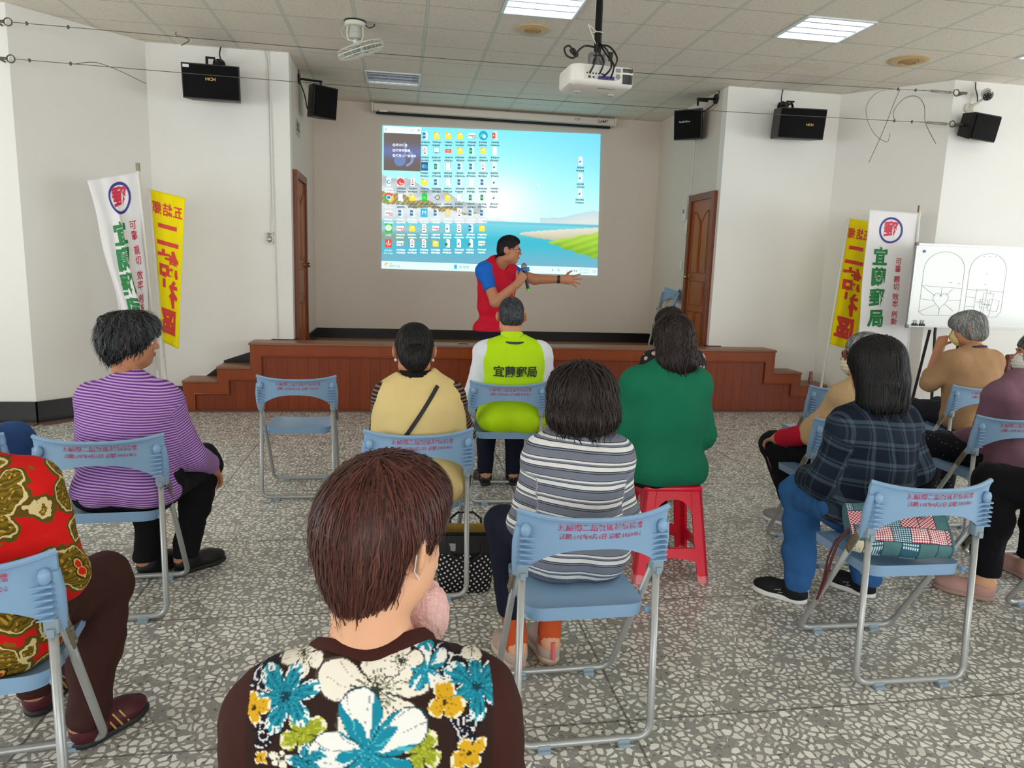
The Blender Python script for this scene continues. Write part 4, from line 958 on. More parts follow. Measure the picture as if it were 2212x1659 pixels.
def flag(label, base, topc, fn, cloth, prints, cap=True, base_z=0.0, group='banner flags on poles'):
    """fn(u, v): u across from the pole (0..1), v down (0..1) -> world point; prints: list of (text, material, u, v, size_u, size_v, bold, mirror)"""
    f = empty('banner_flag', (base[0], base[1], base_z)); tag(f, label, 'flag', group)
    B0 = Vector((base[0], base[1], base_z)); inv = lambda p: Vector(p)-B0
    MB().tube([inv(base), inv(topc)], .012, 10).build('pole', POLE, f, smooth=True)
    if cap: MB().box(inv(Vector(topc)+Vector((0, 0, .012))), (.028, .024, .065)).build('pole_cap', STEELC, f)
    mb = MB().grid(lambda u, v: inv(fn(u, v)), 34, 60)
    o = mb.build('banner', cloth, f, smooth=True, fix=False); sol = o.modifiers.new('thickness', 'SOLIDIFY'); sol.thickness = .0012; sol.offset = 0
    def at(u, v):
        p = Vector(fn(u, v)); du = Vector(fn(u+.01, v))-p; dv = Vector(fn(u, v+.01))-p; n = du.cross(dv); n.normalize()
        if n.y > 0: n = -n
        return inv(p+n*.0034)
    for m_, items in prints:
        for it in items:
            tm = MB()
            if it[0] == 'ring':
                _, u, v, ru, rv, w_ = it; n = 40
                P = [at(u+ru*math.cos(a), v+rv*math.sin(a)) for a in np.linspace(0, 2*PI, n+1)]; Q = [at(u+ru*w_*math.cos(a), v+rv*w_*math.sin(a)) for a in np.linspace(0, 2*PI, n+1)]
                tm.add(P+Q, [(i, i+1, n+2+i, n+1+i) for i in range(n)])
            else:
                t, u, v, su, sv, bold, mir = it
                fine_text(tm, t, lambda a, b: at(u+a*su*mir, v-b*sv), bold)
            tm.build('printed_ring' if it[0] == 'ring' else 'printed_character', m_, o, fix=False)
    return f
def lerp(a, b, t): return Vector(a)*(1-t)+Vector(b)*t
# white, left: hung from its pole at the right, gathered into a fold that hides part of the green writing
def wl(u, v):
    T0, T1 = Vector((-2.145, 6.50, 2.11)), Vector((-2.50, 6.40, 2.01)); B0, B1 = Vector((-2.10, 6.5, .52)), Vector((-2.24, 6.38, .46))
    uu = u; p = lerp(lerp(T0, T1, uu), lerp(B0, B1, uu), v)
    fold = min(1, max(0, (v-.12)/.3))*math.exp(-((u-.48)/.14)**2)
    p.y -= .12*fold; p.x -= .05*fold*math.copysign(1, u-.5)*0
    g = min(1, max(0, (v-.1)/.5)); 
    p.x += g*(.10*math.sin(min(1, max(0, (u-.42)/.25))*PI))*1.0
    p.y += .012*math.sin(u*19+v*4)*(.3+v)+.05*g*max(0, u-.55)
    p.x += .008*math.sin(v*14+u*6)
    return p
WP = [(NAVY, [('ring', .42, .115, .22, .083, .82)]), (CRIM, [('郵', .42, .115, -.28, .108, .035, 1)]+[(c, .20, v, -.165, .050, .012, 1) for c, v in zip('可靠親切效率創新', (.265, .318, .395, .448, .525, .578, .65, .703))]), (GRN, [(c, .54, v, -.36, .125, .035, 1) for c, v in zip('宜蘭郵局', (.30, .43, .56, .69))])]
flag('white flag in the left corner with its green writing partly folded away', (-2.05, 6.5, 0), (-2.145, 6.5, 2.135), wl, CW, WP)
def yl(u, v):
    p = lerp(lerp((-2.10, 6.62, 1.985), (-1.805, 6.56, 1.92), u), lerp((-2.06, 6.62, .70), (-1.895, 6.52, .64), u), v)
    p.y += .010*math.sin(u*9+v*3)-.03*math.sin(u*PI)*v; return p
flag('yellow flag with mirrored red writing in the left corner', (-2.03, 6.62, 0), (-2.105, 6.62, 1.99), yl, CYL, [(REDT, [(c, u, .115, .29, .088, .02, -1) for c, u in zip('五結鄉', (.81, .50, .18))]+[(c, .48, v, .76, .185, .035, -1) for c, v in zip('二結社區', (.285, .475, .67, .86))])], cap=False)
def wr_(u, v):
    p = lerp(lerp((4.880, 6.30, 2.06), (4.315, 6.24, 2.065), u), lerp((4.94, 6.30, .30), (4.335, 6.20, .28), u), v)
    p.y += .010*math.sin(u*12+v*5)*(.3+v)+.012*math.sin(v*9); p.x += .008*math.sin(v*11)
    return p
flag('white flag with a round red and blue emblem and green writing beside the whiteboard', (4.965, 6.30, 0), (4.880, 6.30, 2.09), wr_, CW, [(NAVY, [('ring', .545, .098, .235, .068, .84)]), (CRIM, [('郵', .545, .098, -.27, .084, .035, 1)]+[(c, .33, v, -.115, .039, .012, 1) for c, v in zip('可靠親切效率創新', (.262, .302, .358, .398, .452, .492, .546, .586))]), (GRN, [(c, .70, v, -.31, .100, .035, 1) for c, v in zip('宜蘭郵局', (.245, .352, .462, .572))])])
def yr(u, v):
    p = lerp(lerp((4.335, 6.56, 2.005), (4.62, 6.60, 1.985), u), lerp((4.248, 6.56, .775), (4.56, 6.58, .70), u), v)
    p.y += .010*math.sin(u*9+v*3); return p
flag('yellow flag with mirrored red writing half hidden behind the white flag on the right', (4.20, 6.56, 0), (4.325, 6.56, 2.01), yr, CYL, [(REDT, [(c, u, .115, .29, .088, .02, -1) for c, u in zip('五結鄉', (.81, .50, .18))]+[(c, .48, v, .76, .185, .035, -1) for c, v in zip('二結社區', (.285, .475, .67, .86))])], cap=False)
tag(MB().lathe([(.024, .0), (.024, .05), (.018, .06), (.018, .12), (.013, .125)], (4.40, 7.05, .294), 14).build('pole_socket', mat('dusty_pink_plastic', '#9d6a66', .5), smooth=True), 'short dusty pink flag pole socket standing on the lowest right step', 'flag holder')

# ------------------------------------------------------------------ whiteboard on its stand
wb = empty('whiteboard', (5.33, 5.92, 0)); tag(wb, 'whiteboard on a black tripod stand with thin drawings of a heart and overlapping squares', 'whiteboard')
WBW = mat('glossy_white_board', '#e6e9e6', .16, .5, var=.01, vs=4); WBF = mat('board_aluminium_frame', '#a8a8a6', .35, metal=.7); INK = mat('thin_board_ink', '#62697a', .6, var=0); INKR = mat('red_board_ink', '#b8525a', .6, var=0); BLU = mat('blue_magnet', '#2b4d9c', .3)
x0, x1, z0, z1 = 4.60-5.33, 6.05-5.33, 1.015, 1.755; ty = D2(-2)
MB().box(((x0+x1)/2, 0, (z0+z1)/2), (x1-x0, .012, z1-z0)).build('board', WBW, wb)
MB().box(((x0+x1)/2, 0, z1), (x1-x0+.02, .024, .016)).box(((x0+x1)/2, 0, z0), (x1-x0+.02, .024, .016)).box((x0, 0, (z0+z1)/2), (.016, .024, z1-z0)).box((x1, 0, (z0+z1)/2), (.016, .024, z1-z0)).build('frame', WBF, wb)
for x, z in ((x0, z0), (x0, z1), (x1, z0), (x1, z1)): MB().rbox((x, 0, z), (.035, .03, .035), .01, 2).build('corner_cap', mat('grey_corner_cap', '#7e7e80', .5), wb, smooth=True)
dr = MB(); X = lambda x: x0+x*(z1-z0); Z = lambda y: z1-y*(z1-z0)   # x, y in board heights from the top-left
def ln(pts, r=.0011, m=0): dr.tube([(X(a), -.0075, Z(b)) for a, b in pts], r, 4, m)
ar = lambda x, y, rx, ry, a0, a1, n=14: [(x+rx*math.cos(a), y+ry*math.sin(a)) for a in np.linspace(a0, a1, n)]
ln([(.13, .82), (.13, .30)]+ar(.41, .30, .28, .22, PI, 2*PI)+[(.69, .30), (.69, .80), (.62, .86), (.20, .86), (.13, .82)])
ht = [(.41+.105*(16*math.sin(t)**3)/16, .67-.105*(13*math.cos(t)-5*math.cos(2*t)-2*math.cos(3*t)-math.cos(4*t))/15) for t in np.linspace(0, 2*PI, 40)]; ln(ht)
for a, b in (((.13, .50), (.69, .52)), ((.13, .50), (.33, .62)), ((.13, .66), (.31, .68)), ((.13, .82), (.35, .73)), ((.41, .52), (.41, .62)), ((.56, .53), (.48, .61)), ((.69, .67), (.51, .67)), ((.60, .80), (.48, .72)), ((.41, .78), (.41, .86))): ln([a, b])
ln([(.76, .82), (.76, .30)]+ar(1.02, .30, .26, .22, PI, 2*PI)+[(1.28, .30), (1.28, .80), (1.22, .87), (.80, .85), (.76, .82)])
for cx, cy, w_, a in ((.97, .60, .075, .05), (1.07, .64, .07, .1), (1.02, .70, .052, .03), (.96, .76, .07, .08), (1.06, .78, .065, .1), (1.16, .72, .07, .12)): ln([(cx+w_*math.sqrt(2)*math.cos(a+PI/4+k*PI/2), cy+w_*math.sqrt(2)*math.sin(a+PI/4+k*PI/2)) for k in range(5)])
for a, b in (((.76, .53), (1.28, .55)), ((.76, .62), (.89, .63)), ((.76, .74), (.89, .74)), ((1.10, .55), (1.09, .58)), ((.92, .85), (.92, .80)), ((1.05, .86), (1.05, .84))): ln([a, b])
dr.build('drawing', INK, wb, smooth=True)
dr = MB(); [ln([(x, .12), (x+.02, .118)], .0016) for x in (.93, 1.01, 1.09)]; dr.build('red_mark', INKR, wb)
dr = MB(); [ln([(x, y), (x+d, y+.003)], .0018) for x, y, d in ((.50, .45, .04), (.62, .46, .04), (1.0, .33, .02), (1.0, .46, .02), (1.02, .52, .02), (1.12, .98, .02))]; dr.build('smudge_mark', mat('grey_board_smudge', '#9aa09e', .6), wb)
MB().cyl((X(.105), -.006, Z(.085)), (X(.105), -.014, Z(.085)), .012, n=16).build('magnet', BLU, wb, smooth=True, angle=40)
for x in (.09, .19): MB().prism([(-.03, 0), (.03, 0), (.022, .022), (-.022, .022)], -.02, .0, 'y').tube([(-.014, -.01, .02), (-.018, -.012, .05), (-.006, -.012, .052), (-.010, -.01, .022)], .0016, 5).tube([(.014, -.01, .02), (.018, -.012, .05), (.006, -.012, .052), (.010, -.01, .022)], .0016, 5).build('bulldog_clip', BLKM, wb).location = (X(x), 0, z0+.004)
sb_ = MB(); xs_ = X(.43)
sb_.tube([(xs_, .03, 1.25), (xs_-.005, .02, .96), (xs_-.035, -.12, .02)], .013, 8).tube([(xs_-.045, .04, .98), (xs_-.075, .16, .02)], .013, 8).tube([(xs_+.30, .04, 1.2), (xs_+.36, .22, .02)], .013, 8).tube([(xs_-.06, .03, .52), (xs_+.05, .03, .50), (xs_+.33, .14, .52)], .009, 8).sph((xs_-.02, -.04, .50), .022, 8)
sb_.build('stand', BLKM, wb, smooth=True, angle=50)

# ------------------------------------------------------------------ wicker chair at the right edge
RAT = NT('dark_woven_rattan'); wv = RAT.N('ShaderNodeTexWave'); wv.inputs['Scale'].default_value = 28; wv.inputs['Distortion'].default_value = 3; RAT.L(RAT.mapv(RAT.obj(), (1, 1, 1), (0, .78, 0)), wv.inputs[0])
RAT.color(RAT.mix(wv.outputs['Fac'], lin('#2a1009'), lin('#8a4426'))); RAT.bump(wv.outputs['Fac'], .8, .006); RAT = RAT.done(.45)
wk = empty('wicker_chair', (5.365, 5.30, 0), D2(8)); tag(wk, 'dark brown woven wicker armchair partly showing at the right edge below the whiteboard', 'chair')
sy_ = lambda x, z0_, z1_: [(x, .0, z) for z in np.linspace(z0_, z1_, 8)]
fr = MB(); fr.tube(sy_(-.30, 0, .83), .022, 10); fr.tube(sy_(.30, 0, .83), .022, 10); fr.tube([(-.31, 0, .82), (-.1, 0, .83), (.1, 0, .83), (.31, 0, .82)], .022, 10)
fr.tube([(-.31, 0, .55), (-.34, .25, .60), (-.33, .5, .56), (-.32, .52, 0)], .022, 10); fr.tube([(.31, 0, .55), (.34, .25, .60), (.33, .5, .56), (.32, .52, 0)], .022, 10)
fr.build('frame', RAT, wk, smooth=True)
bp = MB()
for k in range(7): bp.tube([(-.30, .0, .52+.045*k), (-.1, .012 if k % 2 else -.012, .52+.045*k), (.1, -.012 if k % 2 else .012, .52+.045*k), (.30, 0, .52+.045*k)], .017, 8)
bp.build('woven_back', RAT, wk, smooth=True); MB().rbox((0, .26, .40), (.60, .52, .07), .03, 3).build('seat', RAT, wk, smooth=True)
MB().rbox((.02, .06, .58), (.36, .08, .30), .035, 4).build('cushion', mat('dark_red_cushion', '#5a1518', .8), wk, smooth=True)

# ------------------------------------------------------------------ bags
bagm = NT('black_cloth_white_dots'); o_ = bagm.obj(); vv = bagm.vor(52, bagm.mapv(o_, (1, 0, 1), (0, 0.6, 0)), 'F1', 0.12); z_ = bagm.sep(o_)[2]
dots = bagm.math('MULTIPLY', bagm.math('LESS_THAN', vv.outputs['Distance'], .24), bagm.math('LESS_THAN', z_, .185))
bagm.color(bagm.mix(dots, lin('#17161b'), lin('#dcd9d4'))); BAGM = bagm.done(.7, .3)
hb = empty('handbag', (.296, 3.03, 0), D2(-4)); tag(hb, 'black tote bag with white dots standing open under the yellow vest chair', 'bag')
bm_ = MB(); ringsz = [(0, .21, .11), (.012, .235, .135), (.10, .25, .145), (.20, .255, .13), (.285, .262, .11)]
rg = [[(x, y, z) for x, y in rr2(a, b, .045)] for z, a, b in ringsz]; rg += [[(x, y, .283) for x, y in rr2(.250, .098, .04)], [(x, y, .12) for x, y in rr2(.24, .10, .04)]]
n_ = len(rg[0]); bm_.add([p for q in rg for p in q], [(k*n_+j, k*n_+(j+1) % n_, (k+1)*n_+(j+1) % n_, (k+1)*n_+j) for k in range(4) for j in range(n_)]+[tuple(range(n_-1, -1, -1))])
bm_.build('body', BAGM, hb, smooth=True, angle=60)
li = MB(); li.add([p for q in rg[4:] for p in q], [(k*n_+j, k*n_+(j+1) % n_, (k+1)*n_+(j+1) % n_, (k+1)*n_+j) for k in range(2) for j in range(n_)]+[tuple(2*n_+j for j in range(n_))])
li.build('lining', mat('mustard_lining', '#a5863d', .8), hb, smooth=True, angle=60)
BKL = mat('black_leather', '#111013', .4)
MB().box((0, -.072, .235), (.25, .004, .08)).build('leather_band', BKL, hb); MB().box((-.06, -.077, .225), (.03, .004, .035)).build('buckle', mat('silver_buckle', '#a9aaab', .25, metal=.9), hb)
for y in (-.06, .06): MB().tube([(-.075, y, .25), (-.07, y*1.25, .30), (-.035, y*1.5, .325), (.035, y*1.5, .325), (.07, y*1.25, .30), (.075, y, .25)] if y > 0 else [(-.075, y-.012, .25), (-.07, y-.02, .20), (-.03, y-.025, .17), (.03, y-.025, .17), (.07, y-.02, .20), (.075, y-.012, .25)], .006, 6).build('handle', BKL, hb, smooth=True)
# patchwork bag lying on the chair
pw = NT('patchwork_cloth'); o_ = pw.obj(); x, y, z = pw.sep(o_)
uu = pw.math('DIVIDE', x, .060); vv_ = pw.math('DIVIDE', pw.math('SUBTRACT', y, pw.math('MULTIPLY', z, -.55)), .064)
cell = pw.N('ShaderNodeCombineXYZ'); pw.L(pw.math('FLOOR', pw.math('ADD', uu, pw.math('MULTIPLY', pw.math('FLOOR', vv_), .43))), cell.inputs[0]); pw.L(pw.math('FLOOR', vv_), cell.inputs[1])
wn_ = pw.N('ShaderNodeTexWhiteNoise', noise_dimensions='2D'); pw.L(cell.outputs[0], wn_.inputs['Vector']); rv = wn_.outputs['Value']
def tiny_dots(scale, th): return pw.math('LESS_THAN', pw.vor(scale, pw.mapv(o_, (1, 1, 0)), 'F1', 0.0, '3D').outputs['Distance'], th)
chk = pw.N('ShaderNodeTexChecker'); chk.inputs['Scale'].default_value = 160; pw.L(pw.mapv(o_, (1, 1, 0)), chk.inputs[0])
tealp = pw.mix(pw.noise(40, o_).outputs[0], lin('#4d7478'), lin('#5d868a'))
teald = pw.mix(tiny_dots(130, .33), lin('#37697d'), lin('#d9e8e8')); redg = pw.mix(tiny_dots(125, .42), lin('#a81f33'), lin('#f3dfe0')); redc = pw.mix(chk.outputs['Fac'], lin('#b5283b'), lin('#efd5d6'))
crm = pw.mix(pw.math('LESS_THAN', pw.vor(70, o_).outputs['Distance'], .22), lin('#ece2c4'), lin('#7a3a36'))
c = pw.mix(pw.math('GREATER_THAN', rv, .38), tealp, teald); c = pw.mix(pw.math('GREATER_THAN', rv, .55), c, redg); c = pw.mix(pw.math('GREATER_THAN', rv, .72), c, crm); c = pw.mix(pw.math('GREATER_THAN', rv, .86), c, redc)
fv = pw.math('FRACT', vv_); fu = pw.math('FRACT', pw.math('ADD', uu, pw.math('MULTIPLY', pw.math('FLOOR', vv_), .43)))
seam = pw.math('MAXIMUM', pw.math('LESS_THAN', fu, .05), pw.math('LESS_THAN', fv, .05))
pw.color(pw.mix(seam, c, lin('#24404a'))); PATCH = pw.done(.8, .2)
TEAL = mat('teal_canvas', '#44707c', .75, var=.1)
pb = empty('patchwork_bag', (1.80, 2.245, .437), D2(-20)); tag(pb, 'teal and red patchwork quilted bag lying on the seat of the right-hand chair', 'bag')
RB = (D2(34), D2(-2), 0); pbm = MB()
def bagring(s):
    w_ = .105*(1-.10*s*s); h = .058*(1-.30*s*s)
    return [(s*.165, w_*math.copysign(abs(math.cos(a))**.5, math.cos(a)), h*math.copysign(abs(math.sin(a))**.7, math.sin(a))+.004*math.sin(s*7+math.cos(a)*4)) for a in np.linspace(0, 2*PI, 41)[:-1]]
SS = np.linspace(-1, 1, 27); rg = [bagring(s) for s in SS]
F = [(k*40+j, (k+1)*40+j, (k+1)*40+(j+1) % 40, k*40+(j+1) % 40) for k in range(26) for j in range(40)]+[tuple(range(40)), tuple(26*40+j for j in range(39, -1, -1))]
pbm.add([p for q in rg for p in q], F); pbm.m = [1 if k >= len(F)-2 else 0 for k in range(len(F))]
def pbp(mb, nm, m_, **k):
    o = mb.build(nm, m_, pb, **k); o.rotation_euler = RB; o.location = (0, 0, .101); return o
pbp(pbm, 'body', [PATCH, TEAL], smooth=True, angle=50)
pbp(MB().tube([(.165, .094*math.copysign(abs(math.cos(a))**.5, math.cos(a)), .041*math.copysign(abs(math.sin(a))**.7, math.sin(a))) for a in np.linspace(0, 2*PI, 33)[:-1]], .0045, 6, closed=True), 'piping', TEAL, smooth=True)
pbp(MB().tube([(-.03, .06, .055), (-.02, .05, .075), (.015, .03, .085), (.045, .03, .075), (.06, .04, .055)], .010, 8), 'handle', mat('maroon_leather', '#5a2327', .5), smooth=True)
pbp(MB().tube([(.03, .065, .055), (.05, .05, .075), (.075, .015, .072), (.085, .02, .057)], .009, 8), 'handle', mat('grey_check_cloth', '#7d7f85', .7, var=.4, vs=180), smooth=True)
MB().tube([(-.16, -.03, .10), (-.20, -.04, .05), (-.215, -.03, -.03), (-.225, -.02, -.12), (-.245, -.01, -.20)], .005, 6).tube([(-.16, -.02, .10), (-.205, -.02, .045), (-.222, -.01, -.03), (-.23, -.01, -.12), (-.24, .0, -.195)], .004, 6).build('cord', _mc['maroon_leather'], pb, smooth=True)
tm = MB(); put_text(tm, 'UNWAVING', .020, lambda a, b: (.1665, .03+a, .030+b), 0, .0003); pbp(tm, 'logo', WHT, fix=False)
# ------------------------------------------------------------------ figures: smooth-blended bodies, hair, clothes
def V3(*a): return np.array(a, dtype=np.float64)
def _h3(ix, iy, iz):
    n = (ix*374761393+iy*668265263+iz*2147483647*7+1013904223) & 0xffffffff
    n = ((n ^ (n >> 13))*1274126177) & 0xffffffff
    return ((n ^ (n >> 16)) & 0xffff)/65535.0
def vnoise(P):
    i = np.floor(P).astype(np.int64); f = P-i; f = f*f*(3-2*f); r = 0
    for dx in (0, 1):
        for dy in (0, 1):
            for dz in (0, 1):
                r = r+_h3(i[:, 0]+dx, i[:, 1]+dy, i[:, 2]+dz)*(f[:, 0] if dx else 1-f[:, 0])*(f[:, 1] if dy else 1-f[:, 1])*(f[:, 2] if dz else 1-f[:, 2])
    return r*2-1
def fbm(P, o=3): return sum(vnoise(P*2**k+17.3*k)*.5**k for k in range(o))
def rotm(yaw=0, pitch=0, roll=0):
    return np.array(Matrix.Rotation(yaw, 3, 'Z') @ Matrix.Rotation(pitch, 3, 'X') @ Matrix.Rotation(roll, 3, 'Y'))
class Prim:
    def __init__(s, kind, a, b=None, r=None, r2=None, R=None, k=.02, op='+', tag=0, cut=None):
        s.kind, s.a, s.b, s.r, s.r2, s.R, s.k, s.op, s.tag, s.cut = kind, np.asarray(a, float), None if b is None else np.asarray(b, float), r, r2, R, k, op, tag, cut
        if kind == 'c':
            m = max(r, r2); s.lo = np.minimum(s.a, s.b)-m; s.hi = np.maximum(s.a, s.b)+m
        elif kind == 'e': s.r = np.asarray(r, float); m = s.r.max(); s.lo = s.a-m; s.hi = s.a+m
        elif kind == 'p': s.lo = s.hi = None
    def d(s, P):
        if s.kind == 'c':
            ba = s.b-s.a; pa = P-s.a; l2 = max(ba@ba, 1e-9); t = np.clip(pa@ba/l2, 0, 1)
            d = np.sqrt(((pa-t[..., None]*ba)**2).sum(-1))-(s.r+(s.r2-s.r)*t)
        elif s.kind == 'e':
            q = P-s.a
            if s.R is not None: q = q@s.R
            k0 = np.sqrt(((q/s.r)**2).sum(-1)); k1 = np.sqrt(((q/s.r**2)**2).sum(-1)); d = k0*(k0-1)/np.maximum(k1, 1e-6)
        else: d = (P-s.a)@s.b
        if s.cut is not None: d = np.maximum(d, (P-s.cut[0])@s.cut[1])
        return d
    def t(s, P):
        ba = s.b-s.a; return (P-s.a)@ba/math.sqrt(max(ba@ba, 1e-9))
def smin(a, b, k): h = np.maximum(k-np.abs(a-b), 0)/k; return np.minimum(a, b)-h*h*k*.25
class Sdf(list):
    def cone(s, a, b, r, r2, k=.02, tag=0, cut=None): s.append(Prim('c', a, b, r, r2, k=k, tag=tag, cut=cut)); return s
    def ell(s, c, r, R=None, k=.03, tag=0): s.append(Prim('e', c, r=r, R=R, k=k, tag=tag)); return s
    def sub(s, pr, k=.01): pr.op = '-'; pr.k = k; s.append(pr); return s
    def half(s, p, n, k=.004):
        n = np.asarray(n, float); pr = Prim('p', p, n/np.linalg.norm(n)); pr.op = '&'; pr.k = k; s.append(pr); return s
    def ev(s, P):
        F = np.full(P.shape[:-1], 1.0)
        for p in s: F = s.comb(F, p.d(P), p)
        return F
    @staticmethod
    def comb(F, d, p):
        if p.op == '+': return smin(F, d, p.k)
        if p.op == '-': return -smin(-F, d, p.k)
        return -smin(-F, -d, p.k)
    def grad(s, P, e=.002):
        g = np.stack([s.ev(P+np.eye(3)[i]*e)-s.ev(P-np.eye(3)[i]*e) for i in range(3)], -1)
        return g/np.maximum(np.linalg.norm(g, axis=-1, keepdims=True), 1e-9)
    def grow(s, r):
        o = Sdf()
        for p in s:
            if p.kind == 'c': q = Prim('c', p.a, p.b, p.r+r, p.r2+r, k=p.k, tag=p.tag, cut=p.cut)
            elif p.kind == 'e': q = Prim('e', p.a, r=p.r+r, R=p.R, k=p.k, tag=p.tag, cut=p.cut)
            else: q = p
            q.op = p.op; o.append(q)
        return o
    def surf(s, h):
        lo = np.min([p.lo for p in s if p.op == '+'], 0)-3*h; hi = np.max([p.hi for p in s if p.op == '+'], 0)+3*h
        n = np.ceil((hi-lo)/h).astype(int)+1; F = np.ones(n, np.float32)
        ax = [lo[i]+h*np.arange(n[i]) for i in range(3)]
        for p in s:
            if p.lo is None or p.op == '&': i0, i1 = np.zeros(3, int), n
            else:
                mg = p.k+3*h; i0 = np.maximum(0, np.floor((p.lo-mg-lo)/h).astype(int)); i1 = np.minimum(n, np.ceil((p.hi+mg-lo)/h).astype(int)+1)
            if (i1 <= i0).any(): continue
            sl = tuple(slice(a, b) for a, b in zip(i0, i1))
            P = np.stack(np.meshgrid(*[ax[i][sl[i]] for i in range(3)], indexing='ij'), -1)
            F[sl] = s.comb(F[sl], p.d(P), p)
        return nets(F, lo, h)
def nets(F, lo, h):
    S = F < 0; n = np.array(F.shape)
    c = S[:-1, :-1, :-1].astype(np.int8)
    for d in ((1, 0, 0), (0, 1, 0), (0, 0, 1), (1, 1, 0), (1, 0, 1), (0, 1, 1), (1, 1, 1)): c = c+S[d[0]:n[0]-1+d[0], d[1]:n[1]-1+d[1], d[2]:n[2]-1+d[2]]
    act = (c > 0) & (c < 8); A = np.argwhere(act); idx = np.full(act.shape, -1, np.int64); idx[act] = np.arange(len(A))
    cor = np.array([(i, j, k) for i in (0, 1) for j in (0, 1) for k in (0, 1)])
    val = np.stack([F[A[:, 0]+o[0], A[:, 1]+o[1], A[:, 2]+o[2]] for o in cor], 1).astype(float)
    ps = np.zeros((len(A), 3)); ct = np.zeros(len(A))
    for a in range(8):
        for b in range(a+1, 8):
            if np.abs(cor[a]-cor[b]).sum() != 1: continue
            va, vb = val[:, a], val[:, b]; x = (va < 0) != (vb < 0); t = np.where(x, va/np.where(x, va-vb, 1), 0)
            ps += np.where(x[:, None], cor[a]+t[:, None]*(cor[b]-cor[a]), 0); ct += x
    V = lo+h*(A+ps/ct[:, None]); Q = []
    for ax_ in range(3):
        u, v = (ax_+1) % 3, (ax_+2) % 3
        s0 = [slice(1, -1)]*3; s1 = [slice(1, -1)]*3; s0[ax_] = slice(0, n[ax_]-1); s1[ax_] = slice(1, n[ax_])
        a, b = S[tuple(s0)], S[tuple(s1)]; E = np.argwhere(a != b)
        if not len(E): continue
        inside = a[E[:, 0], E[:, 1], E[:, 2]]; off = np.ones(3, int); off[ax_] = 0; E = E+off
        def g(du, dv):
            q = E.copy(); q[:, u] += du; q[:, v] += dv; return idx[q[:, 0], q[:, 1], q[:, 2]]
        q = np.stack([g(-1, -1), g(0, -1), g(0, 0), g(-1, 0)], 1); q[~inside] = q[~inside][:, ::-1]; Q.append(q)
    return V, np.concatenate(Q)
def make_mesh(name, V, Q, mats, attrs=None, smooth=True, mi=None):
    me = bpy.data.meshes.new(name); Q = np.asarray(Q)
    me.vertices.add(len(V)); me.vertices.foreach_set('co', np.asarray(V, np.float32).ravel()); k = Q.shape[1]
    me.loops.add(Q.size); me.loops.foreach_set('vertex_index', Q.astype(np.int32).ravel())
    me.polygons.add(len(Q)); me.polygons.foreach_set('loop_start', np.arange(0, Q.size, k, dtype=np.int32)); me.polygons.foreach_set('loop_total', np.full(len(Q), k, np.int32))
    for m_ in (mats if isinstance(mats, (list, tuple)) else [mats]): me.materials.append(m_)
    if mi is not None: me.polygons.foreach_set('material_index', np.asarray(mi, np.int32))
    me.update(); me.validate()
    for nm, arr in (attrs or {}).items():
        arr = np.asarray(arr)
        if arr.ndim == 1: a = me.attributes.new(nm, 'FLOAT', 'POINT'); a.data.foreach_set('value', arr.astype(np.float32))
        else:
            a = me.color_attributes.new(nm, 'FLOAT_COLOR', 'POINT'); a.data.foreach_set('color', np.concatenate([arr, np.ones((len(arr), 1))], 1).astype(np.float32).ravel())
    if smooth: me.shade_smooth()
    return me
# ---- materials for people
def skin(name, c):
    t = NT(name); o = t.obj(); n = t.noise(28, o, 3); b = lin(c)
    t.color(t.mix(n.outputs[0], tuple(x*.93 for x in b), (min(1, b[0]*1.06), b[1]*1.0, b[2]*.98)))
    t.b.inputs['Subsurface Weight'].default_value = .12; t.b.inputs['Subsurface Radius'].default_value = (.012, .005, .003); t.b.inputs['Subsurface Scale'].default_value = .6
    return t.done(.5, .35)
SK1, SK2, SK3 = skin('light_warm_skin', '#dba884'), skin('tan_skin', '#b9805f'), skin('olive_skin', '#c98f6b')
def hairmat(name, c0, c1, rough=.48):
    t = NT(name); a = t.attr('sv').outputs['Fac']; t.color(t.mix(a, lin(c0), lin(c1))); return t.done(rough, .3)
def fabric(name, c, rough=.85, var=.10, bump=.25, scale=900, vs=14):
    return mat(name, c, rough, .2, 0, var, vs, bump, scale)
def striped(name, stops, period, rough=.85):
    t = NT(name); a = t.attr('ax').outputs['Fac']; f = t.math('FRACT', t.math('DIVIDE', a, period))
    c = t.ramp(f, stops, 'CONSTANT'); n = t.noise(150, t.obj(), 2); c = t.mix(t.math('MULTIPLY', n.outputs[0], .25), c, tuple(x*.55 for x in stops[0][1]))
    t.color(c); t.bump(t.noise(700, t.obj(), 2).outputs[0], .2, .001); return t.done(rough, .2)
